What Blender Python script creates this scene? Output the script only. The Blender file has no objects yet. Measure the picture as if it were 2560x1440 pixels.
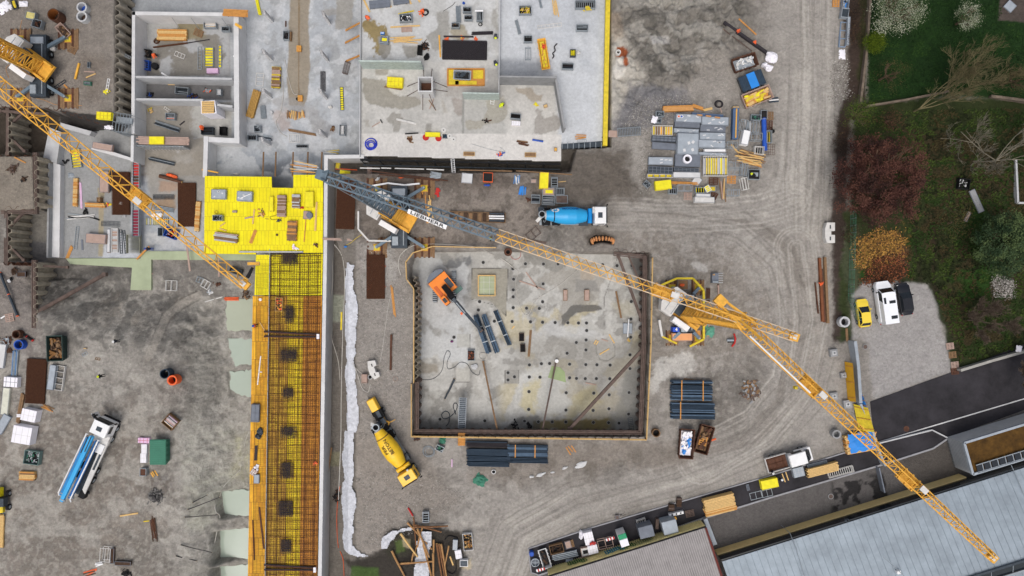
import bpy,math,random
import numpy as np
from mathutils import Vector,Matrix,Quaternion
random.seed(7)
scene=bpy.context.scene
C=scene.collection
R=math.radians
# camera, world, sun, exposure
HC=95.0
S=18.0
cam=bpy.data.cameras.new('camera');co=bpy.data.objects.new('camera',cam);C.objects.link(co)
co.location=(0,0,HC);co.rotation_euler=(0,0,0)
cam.sensor_width=36;cam.lens=S*HC/2560*36;cam.clip_end=3000;cam.clip_start=1
scene.camera=co
w=bpy.data.worlds.new('World');scene.world=w;w.use_nodes=True
nt=w.node_tree;bg=nt.nodes['Background']
sky=nt.nodes.new('ShaderNodeTexSky');sky.sky_type='NISHITA';sky.sun_disc=False
SUN_EL,SUN_AZ=R(66),R(190)
sky.sun_elevation=SUN_EL;sky.sun_rotation=SUN_AZ
sky.air_density=1.0;sky.dust_density=6.0;sky.ozone_density=0.6
hs=nt.nodes.new('ShaderNodeHueSaturation');hs.inputs['Saturation'].default_value=.55;nt.links.new(sky.outputs[0],hs.inputs['Color']);nt.links.new(hs.outputs[0],bg.inputs[0]);bg.inputs[1].default_value=0.15
sl=bpy.data.lights.new('sun','SUN');sl.energy=.8;sl.angle=R(34);sl.color=(1,.985,.96)
so=bpy.data.objects.new('sun',sl);C.objects.link(so)
d=Vector((math.sin(SUN_AZ)*math.cos(SUN_EL),math.cos(SUN_AZ)*math.cos(SUN_EL),math.sin(SUN_EL)))
so.rotation_euler=(-d).to_track_quat('-Z','Y').to_euler();so.location=(0,-60,80)
vs=scene.view_settings;vs.view_transform='Standard';vs.look='None';vs.exposure=-.12;vs.gamma=1
scene.render.resolution_x=1024;scene.render.resolution_y=576
scene.cycles.max_bounces=5;scene.cycles.diffuse_bounces=3
def P(px,py,z=0.0):
 k=(HC-z)/HC/S
 return Vector(((px-1280)*k,(720-py)*k,z))
def lin(c):
 c=c/255.0
 return c/12.92 if c<=.04045 else((c+.055)/1.055)**2.4
def srgb(r,g,b):return(lin(r),lin(g),lin(b),1)
# materials
_M={}
def mat(name,rgb,rough=.8,metal=0.,var=.18,sc=1.2,bump=0.,bsc=8.,spec=.3):
 if name in _M:return _M[name]
 m=bpy.data.materials.new(name);m.use_nodes=True;t=m.node_tree;n=t.nodes;L=t.links
 b=n['Principled BSDF'];b.inputs['Roughness'].default_value=rough;b.inputs['Metallic'].default_value=metal
 b.inputs['Specular IOR Level'].default_value=spec
 col=srgb(*rgb);g=n.new('ShaderNodeNewGeometry')
 no=n.new('ShaderNodeTexNoise');no.inputs['Scale'].default_value=sc;no.inputs['Detail'].default_value=7;no.inputs['Roughness'].default_value=.68
 L.new(g.outputs['Position'],no.inputs['Vector'])
 mr=n.new('ShaderNodeMapRange');mr.inputs[1].default_value=.3;mr.inputs[2].default_value=.7
 mr.inputs[3].default_value=1-var;mr.inputs[4].default_value=1+var*.8;L.new(no.outputs[0],mr.inputs[0])
 mx=n.new('ShaderNodeVectorMath');mx.operation='SCALE';mx.inputs[0].default_value=col[:3]
 L.new(mr.outputs[0],mx.inputs['Scale']);L.new(mx.outputs[0],b.inputs['Base Color'])
 if bump:
  n2=n.new('ShaderNodeTexNoise');n2.inputs['Scale'].default_value=bsc;n2.inputs['Detail'].default_value=5
  L.new(g.outputs['Position'],n2.inputs['Vector'])
  bp=n.new('ShaderNodeBump');bp.inputs['Strength'].default_value=bump;bp.inputs['Distance'].default_value=.05
  L.new(n2.outputs[0],bp.inputs['Height']);L.new(bp.outputs[0],b.inputs['Normal'])
 _M[name]=m;return m
def attr_mat(name,fine=.3,speck=.6,rough=.95,bump=.5,bd=.08):
 m=bpy.data.materials.new(name);m.use_nodes=True;t=m.node_tree;n=t.nodes;L=t.links
 b=n['Principled BSDF'];b.inputs['Roughness'].default_value=rough;b.inputs['Specular IOR Level'].default_value=.2
 g=n.new('ShaderNodeNewGeometry');a=n.new('ShaderNodeVertexColor');a.layer_name='Col'
 def noise(sc,det,ro):
  q=n.new('ShaderNodeTexNoise');q.inputs['Scale'].default_value=sc;q.inputs['Detail'].default_value=det
  q.inputs['Roughness'].default_value=ro;L.new(g.outputs['Position'],q.inputs['Vector']);return q.outputs[0]
 def mr(i,a0,a1,b0,b1):
  q=n.new('ShaderNodeMapRange');L.new(i,q.inputs[0])
  for k,v in enumerate((a0,a1,b0,b1)):q.inputs[k+1].default_value=v
  return q.outputs[0]
 def mul(x,y):
  q=n.new('ShaderNodeMath');q.operation='MULTIPLY';L.new(x,q.inputs[0]);L.new(y,q.inputs[1]);return q.outputs[0]
 f1=noise(2.6,9,.75);f2=noise(.5,8,.65);f3=noise(7.5,3,.6)
 k=mul(mr(f1,.3,.7,1-fine,1+fine),mr(f2,.3,.7,1-fine*.5,1+fine*.5))
 sp=mr(f3,.60,.72,0,speck)
 spa=mul(sp,a.outputs['Alpha'])
 ad=n.new('ShaderNodeMath');ad.operation='ADD';ad.inputs[1].default_value=1;L.new(spa,ad.inputs[0])
 k2=mul(k,ad.outputs[0])
 mx=n.new('ShaderNodeVectorMath');mx.operation='SCALE';L.new(a.outputs['Color'],mx.inputs[0]);L.new(k2,mx.inputs['Scale'])
 L.new(mx.outputs[0],b.inputs['Base Color'])
 bp=n.new('ShaderNodeBump');bp.inputs['Strength'].default_value=bump;bp.inputs['Distance'].default_value=bd
 L.new(f1,bp.inputs['Height']);L.new(bp.outputs[0],b.inputs['Normal'])
 return m
# mesh builder
class MB:
 def __init__(s):s.v=[];s.f=[];s.m=[];s.sm=[];s.mats=[]
 def mi(s,m):
  if m not in s.mats:s.mats.append(m)
  return s.mats.index(m)
 def add(s,vs_,fs,m,smooth=False):
  o=len(s.v);s.v.extend([tuple(v)for v in vs_]);k=s.mi(m)
  for f in fs:s.f.append([i+o for i in f]);s.m.append(k);s.sm.append(smooth)
 def box(s,x,y,z,sx,sy,sz,m,rz=0,tx=1,ty=1,tz=None):
  c,q=math.cos(R(rz)),math.sin(R(rz));vs_=[]
  for zz,ax,ay in((z,1,1),(z+sz,tx,ty)):
   for ux,uy in((-1,-1),(1,-1),(1,1),(-1,1)):
    a,b=ux*sx/2*ax,uy*sy/2*ay;vs_.append((x+a*c-b*q,y+a*q+b*c,zz))
  s.add(vs_,[(3,2,1,0),(4,5,6,7),(0,1,5,4),(1,2,6,5),(2,3,7,6),(3,0,4,7)],m)
 def bar(s,p0,p1,w_,h,m):
  p0,p1=Vector(p0),Vector(p1);dd=(p1-p0)
  if dd.length<1e-6:return
  dd.normalize();up=Vector((0,0,1))if abs(dd.z)<.95 else Vector((1,0,0))
  a=dd.cross(up).normalized()*w_/2;b=a.cross(dd).normalized()*h/2
  vs_=[p+u*a+v*b for p in(p0,p1)for u,v in((-1,-1),(1,-1),(1,1),(-1,1))]
  s.add(vs_,[(3,2,1,0),(4,5,6,7),(0,1,5,4),(1,2,6,5),(2,3,7,6),(3,0,4,7)],m)
 def tube(s,p0,p1,r,m,n=8,r1=None,caps=True):
  p0,p1=Vector(p0),Vector(p1);dd=(p1-p0)
  if dd.length<1e-6:return
  dd.normalize();up=Vector((0,0,1))if abs(dd.z)<.95 else Vector((1,0,0))
  a=dd.cross(up).normalized();b=a.cross(dd);r1=r if r1 is None else r1
  vs_=[p+(a*math.cos(t*2*math.pi/n)+b*math.sin(t*2*math.pi/n))*q for p,q in((p0,r),(p1,r1))for t in range(n)]
  s.add(vs_,[(i,(i+1)%n,(i+1)%n+n,i+n)for i in range(n)],m,n>5)
  if caps:s.add(vs_,[tuple(range(n))[::-1],tuple(range(n,2*n))],m)
 def path(s,pts,r,m,n=5):
  pts=[Vector(p)for p in pts];rings=[]
  for i,p in enumerate(pts):
   dd=(pts[min(i+1,len(pts)-1)]-pts[max(i-1,0)]).normalized()
   up=Vector((0,0,1))if abs(dd.z)<.95 else Vector((1,0,0))
   a=dd.cross(up).normalized();b=a.cross(dd);q=r[i]if isinstance(r,list)else r
   rings+=[p+(a*math.cos(t*2*math.pi/n)+b*math.sin(t*2*math.pi/n))*q for t in range(n)]
  s.add(rings,[(j*n+i,j*n+(i+1)%n,(j+1)*n+(i+1)%n,(j+1)*n+i)for j in range(len(pts)-1)for i in range(n)],m,n>4)
 def prism(s,poly,z0,z1,m,side=None):
  n=len(poly)
  A=sum(poly[i][0]*poly[(i+1)%n][1]-poly[(i+1)%n][0]*poly[i][1]for i in range(n))
  if A<0:poly=poly[::-1]
  f0=(lambda x,y:z0)if not callable(z0)else z0;f1=(lambda x,y:z1)if not callable(z1)else z1
  vs_=[(x,y,f0(x,y))for x,y in poly]+[(x,y,f1(x,y))for x,y in poly]
  s.add(vs_,[tuple(range(n,2*n)),tuple(range(n))[::-1]],m)
  s.add(vs_,[(i,(i+1)%n,(i+1)%n+n,i+n)for i in range(n)],side or m)
 def ring(s,x,y,z0,z1,ro,ri,m,n=24,mi_=None):
  vs_=[]
  for r,z in((ro,z0),(ro,z1),(ri,z1),(ri,z0)):
   vs_+=[(x+r*math.cos(t*2*math.pi/n),y+r*math.sin(t*2*math.pi/n),z)for t in range(n)]
  for k in range(3):
   s.add(vs_,[(k*n+i,k*n+(i+1)%n,(k+1)*n+(i+1)%n,(k+1)*n+i)for i in range(n)],mi_ if(mi_ and k==2)else m)
 def disc(s,x,y,z,r,m,n=20):
  s.add([(x+r*math.cos(t*2*math.pi/n),y+r*math.sin(t*2*math.pi/n),z)for t in range(n)],[tuple(range(n))],m)
 def lathe(s,prof,p0,dr,m,n=20,mats=None):
  p0=Vector(p0);dd=Vector(dr).normalized();up=Vector((0,0,1))if abs(dd.z)<.95 else Vector((1,0,0))
  a=dd.cross(up).normalized();b=a.cross(dd);vs_=[]
  for t,r in prof:
   vs_+=[p0+dd*t+(a*math.cos(i*2*math.pi/n)+b*math.sin(i*2*math.pi/n))*r for i in range(n)]
  for k in range(len(prof)-1):
   s.add(vs_,[(k*n+i,k*n+(i+1)%n,(k+1)*n+(i+1)%n,(k+1)*n+i)for i in range(n)],mats[k]if mats else m,True)
 def blob(s,x,y,z,rx,ry,rz_,m,seed=0,amp=.25,nu=8,nv=12):
  rr=random.Random(seed);vs_=[]
  for i in range(nu+1):
   th=math.pi*i/nu
   for j in range(nv):
    q=1+amp*(rr.random()-.5)*2;ph=2*math.pi*j/nv
    vs_.append((x+rx*math.sin(th)*math.cos(ph)*q,y+ry*math.sin(th)*math.sin(ph)*q,z+rz_*math.cos(th)*(q if 0<i<nu else 1)))
  s.add(vs_,[(i*nv+j,(i+1)*nv+j,(i+1)*nv+(j+1)%nv,i*nv+(j+1)%nv)for i in range(nu)for j in range(nv)],m)
 def build(s,name,parent=None,loc=None,rz=0,bevel=0,smooth=None):
  me=bpy.data.meshes.new(name);me.from_pydata(s.v,[],s.f)
  for m in s.mats:me.materials.append(m)
  me.polygons.foreach_set('material_index',s.m);me.polygons.foreach_set('use_smooth',s.sm if smooth is None else[smooth]*len(s.sm))
  me.update();o=bpy.data.objects.new(name,me);C.objects.link(o)
  if parent:o.parent=parent
  if loc is not None:o.location=loc
  o.rotation_euler=(0,0,rz)
  if bevel:
   b=o.modifiers.new('bevel','BEVEL');b.width=bevel;b.segments=2;b.limit_method='ANGLE'
  return o
def tag(o,label=None,cat=None,group=None,kind=None):
 if label:o['label']=label
 if cat:o['category']=cat
 if group:o['group']=group
 if kind:o['kind']=kind
 return o
def empty(name,loc,rz=0):
 o=bpy.data.objects.new(name,None);C.objects.link(o);o.location=loc;o.rotation_euler=(0,0,rz);o.empty_display_size=.5
 return o
# numpy noise and painting
rng=np.random.RandomState(3)
LAT=rng.rand(256,256)
def vnoise(x,y,sc,seed=0):
 x=x*sc+seed*17.3;y=y*sc+seed*9.7
 xi=np.floor(x).astype(int);yi=np.floor(y).astype(int);fx=x-xi;fy=y-yi
 fx=fx*fx*(3-2*fx);fy=fy*fy*(3-2*fy)
 g=lambda a,b:LAT[a%256,b%256]
 return(g(xi,yi)*(1-fx)+g(xi+1,yi)*fx)*(1-fy)+(g(xi,yi+1)*(1-fx)+g(xi+1,yi+1)*fx)*fy
def fbm(x,y,sc,o=5,seed=0,ro=.55):
 t=0;a=1;tot=0
 for i in range(o):
  t=t+a*vnoise(x,y,sc*2**i,seed+i*3);tot+=a;a*=ro
 return t/tot
def sdist(PX,PY,pts,closed=True):
 dm=np.full(PX.shape,1e9);ins=np.zeros(PX.shape,bool);n=len(pts)
 for i in range(n if closed else n-1):
  x0,y0=pts[i];x1,y1=pts[(i+1)%n];dx,dy=x1-x0,y1-y0;l2=dx*dx+dy*dy+1e-9
  t=np.clip(((PX-x0)*dx+(PY-y0)*dy)/l2,0,1)
  dm=np.minimum(dm,np.hypot(PX-x0-t*dx,PY-y0-t*dy))
  if closed:
   c=((y0>PY)!=(y1>PY))&(PX<(x1-x0)*(PY-y0)/((y1-y0)if y1!=y0 else 1e-9)+x0);ins^=c
 return np.where(ins,dm,-dm)if closed else dm
def sstep(a,b,x):
 t=np.clip((x-a)/(b-a),0,1);return t*t*(3-2*t)
def paint(col,PX,PY,WX,WY,ops):
 for k,op in enumerate(ops):
  kind,pts,rgb,soft,na,st=op[:6];grav=op[6]if len(op)>6 else None;wd=op[7]if len(op)>7 else 0
  xs=[p[0]for p in pts];ys=[p[1]for p in pts];e=soft+na+wd+4
  idx=np.where((PX>min(xs)-e)&(PX<max(xs)+e)&(PY>min(ys)-e)&(PY<max(ys)+e))
  if len(idx[0])==0:continue
  x,y,wx,wy=PX[idx],PY[idx],WX[idx],WY[idx]
  nn=((fbm(wx,wy,.4,6,k+5,.7)-.5)*4+(vnoise(wx,wy,2.6,k+7)-.5)*.35)*na*1.35
  if kind=='P':
   d_=sdist(x,y,pts)+nn;m=sstep(-soft,soft,d_)*st
  elif kind=='S':
   d_=wd/2-sdist(x,y,pts,False)+nn;m=sstep(-soft,soft,d_)*st
  elif kind=='T':
   d_=sdist(x,y,pts,False);m=sstep(0,soft,wd/2-d_)*st
   s_=fbm((d_+(fbm(wx,wy,.05,3,k)-.5)*40)/9,(wx+wy)*.06,1.0,4,k);m=m*sstep(.38,.66,s_)*sstep(.3,.62,fbm(wx,wy,.12,4,k+9))
  elif kind=='R':
   d_=sdist(x,y,pts,False)+(fbm(wx,wy,.12,3,k)-.5)*12;r2=random.Random(k);m=0
   for _ in range(9):r0=r2.uniform(0,wd);m=np.maximum(m,np.exp(-((d_-r0)/r2.uniform(1.2,2.6))**2)*sstep(.38,.56,fbm(wx,wy,.07,3,r2.randint(0,99)))*r2.uniform(.5,1))
   m=m*st
  elif kind=='B':
   d_=sdist(x,y,pts);m=sstep(-soft,soft,d_)*st*sstep(.52,.60,fbm(wx,wy,wd or .4,5,k+2))
   if wd:pass
  c=np.array([lin(v)for v in rgb])
  for j in range(3):col[idx+(np.full(len(idx[0]),j),)]=col[idx+(np.full(len(idx[0]),j),)]*(1-m)+c[j]*m
  if grav is not None:
   ii=idx+(np.full(len(idx[0]),3),);col[ii]=col[ii]*(1-m)+grav*m
def grid_obj(name,X,Y,Z,col,mask,material):
 ny,nx=X.shape;vid=np.arange(nx*ny).reshape(ny,nx)
 q=np.stack([vid[:-1,:-1],vid[:-1,1:],vid[1:,1:],vid[1:,:-1]],-1).reshape(-1,4)
 if mask is not None:q=q[mask.reshape(-1)]
 used=np.unique(q);remap=np.full(nx*ny,-1);remap[used]=np.arange(len(used));q=remap[q]
 co_=np.stack([X,Y,Z],-1).reshape(-1,3)[used];cc=col.reshape(-1,4)[used]
 return co_,q,cc
def mesh_np(name,co_,q,cc,material,smooth=True):
 me=bpy.data.meshes.new(name)
 me.vertices.add(len(co_));me.vertices.foreach_set('co',co_.astype(np.float32).ravel())
 me.loops.add(q.size);me.loops.foreach_set('vertex_index',q.astype(np.int32).ravel())
 me.polygons.add(len(q));me.polygons.foreach_set('loop_start',(np.arange(len(q))*4).astype(np.int32))
 me.polygons.foreach_set('loop_total',np.full(len(q),4,np.int32))
 me.update(calc_edges=True)
 if smooth:me.polygons.foreach_set('use_smooth',np.ones(len(q),bool))
 a=me.color_attributes.new('Col','FLOAT_COLOR','POINT');a.data.foreach_set('color',cc.astype(np.float32).ravel())
 me.materials.append(material);o=bpy.data.objects.new(name,me);C.objects.link(o);return o
# ground
def W0(pts):return[(p[0],p[1])for p in pts]
ZA,ZB,ZP,ZY,ZL=-4.0,-0.5,-3.5,-0.5,-0.8
BASIN=[(288,-80),(288,290),(262,315),(120,272),(-90,266),(-90,388),(82,388),(88,525),(18,528),(18,650),(84,655),(84,700),(640,700),(640,1520),(872,1520),(866,1000),(872,700),(838,600),(838,432),(1425,428),(1440,372),(1526,366),(1526,-80)]
BSOFT=[(84,656),(640,656),(640,1520),(560,1520),(520,1000),(500,850),(440,790),(250,760),(84,690)]
PIT=[(1020,665),(1028,640),(1060,626),(1240,624),(1625,634),(1622,870),(1612,1090),(1032,1090),(1033,960),(1040,760),(1036,725),(1020,690)]
HOLE=[(1478,612),(1474,600),(1490,588),(1515,588),(1532,598),(1534,610),(1505,604)]
ROADP=[(2175,1004),(2385,928),(2600,845),(2600,1010),(2372,1094),(2332,1120),(2205,1160),(1920,1244),(1752,1296),(1345,1437),(1328,1432),(1321,1371),(1480,1318),(1920,1190),(2112,1131),(2188,1108),(2180,1050)]
step=.14
gx=np.arange(-77,77.01,step);gy=np.arange(-46,46.01,step);X,Y=np.meshgrid(gx,gy)
GX=X*S+1280;GY=720-Y*S
Z=(fbm(X,Y,.12,5,1)-.5)*.5+(fbm(X,Y,1.1,4,4)-.5)*.12
rough=sstep(-30,40,sdist(GX,GY,[(1530,-60),(1900,-60),(1850,120),(1700,240),(1560,330),(1520,200)]))
Z+=rough*((fbm(X,Y,.25,6,8,.65)-.42)*3.2-np.abs(fbm(X,Y,.5,5,18,.6)-.5)*2.4+.2)
mo=sstep(-20,50,sdist(GX,GY,[(1440,370),(1560,385),(1600,450),(1560,510),(1430,520),(1380,460),(1430,420)]));Z+=mo*(fbm(X,Y,.35,5,12)-.1)*1.3
gard=sstep(0,60,sdist(GX,GY,[(2090,-80),(2640,-80),(2640,930),(2390,930),(2330,720),(2150,690),(2080,640),(2090,250)]));Z+=gard*(fbm(X,Y,.4,5,14)-.5)*.5
Z+=(1-gard)*(np.abs(fbm(X,Y,.45,5,77)-.5)-.06)*-.55
flat=sstep(-14,8,sdist(GX,GY,ROADP));flat=np.maximum(flat,sstep(-10,5,sdist(GX,GY,[(1300,1330),(2640,900),(2640,1520),(1280,1520)])))
Z=Z*(1-flat)
def seg_noise(k):return(fbm(X,Y,.5,4,k)-.5)
sb=sdist(GX,GY,BSOFT)/S
low=-4.15*sstep(-5.5,2.5,sb+seg_noise(21)*1.5)
low=np.minimum(low,-4.15*sstep(-.12,.12,sdist(GX,GY,BASIN)/S))
trench_slope=0
bot=(fbm(X,Y,.6,5,30)-.5)*.35
inb=sstep(-2,-4,low)
Z=Z*(1-inb)+low+bot*inb
mud=np.exp(-((GX-510)/80.)**2)*sstep(650,800,GY)+sstep(-60,20,sdist(GX,GY,[(100,670),(330,670),(520,760),(500,900),(250,820),(100,800)]));Z+=mud*(np.abs(fbm(X,Y,.4,5,33)-.5)*-2.2+.15)*.5
for(x0,y0,x1,y1,zz)in((566,748,640,826,-4.3),(574,850,640,912,-4.3),(572,928,640,992,-4.3),(552,1226,640,1290,-4.35),(545,1322,640,1396,-4.35),(548,1412,640,1480,-4.35)):
 k=(HC+4)/HC
 pl=[(1280+(a-1280)*k,720+(b-720)*k)for a,b in((x0,y0),(x1,y0+2),(x1,y1),(x0+6,y1-3))]
 m_=sstep(-8,3,sdist(GX,GY,pl)+seg_noise(44)*14);Z=Z*(1-m_)+zz*m_
pm=sstep(-.1,.1,sdist(GX,GY,PIT)/S);Z=Z*(1-pm)+(ZP-.25)*pm
hm=sstep(-3,9,sdist(GX,GY,HOLE));Z-=hm*2.6
SX=1280+X*S*HC/(HC-Z);SY=720-Y*S*HC/(HC-Z)
col=np.zeros(X.shape+(4,));n1=fbm(X,Y,.07,5,50);n2=fbm(X,Y,.35,6,60)
c0,c1,c2=[np.array([lin(v)for v in q])for q in((122,116,108),(147,141,133),(103,98,92))]
t1=sstep(.35,.65,n1)[...,None];t2=sstep(.5,.72,n2)[...,None]*.6
col[...,:3]=(c0*(1-t1)+c1*t1)*(1-t2)+c2*t2;col[...,3]=.35
G=1.0
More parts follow.
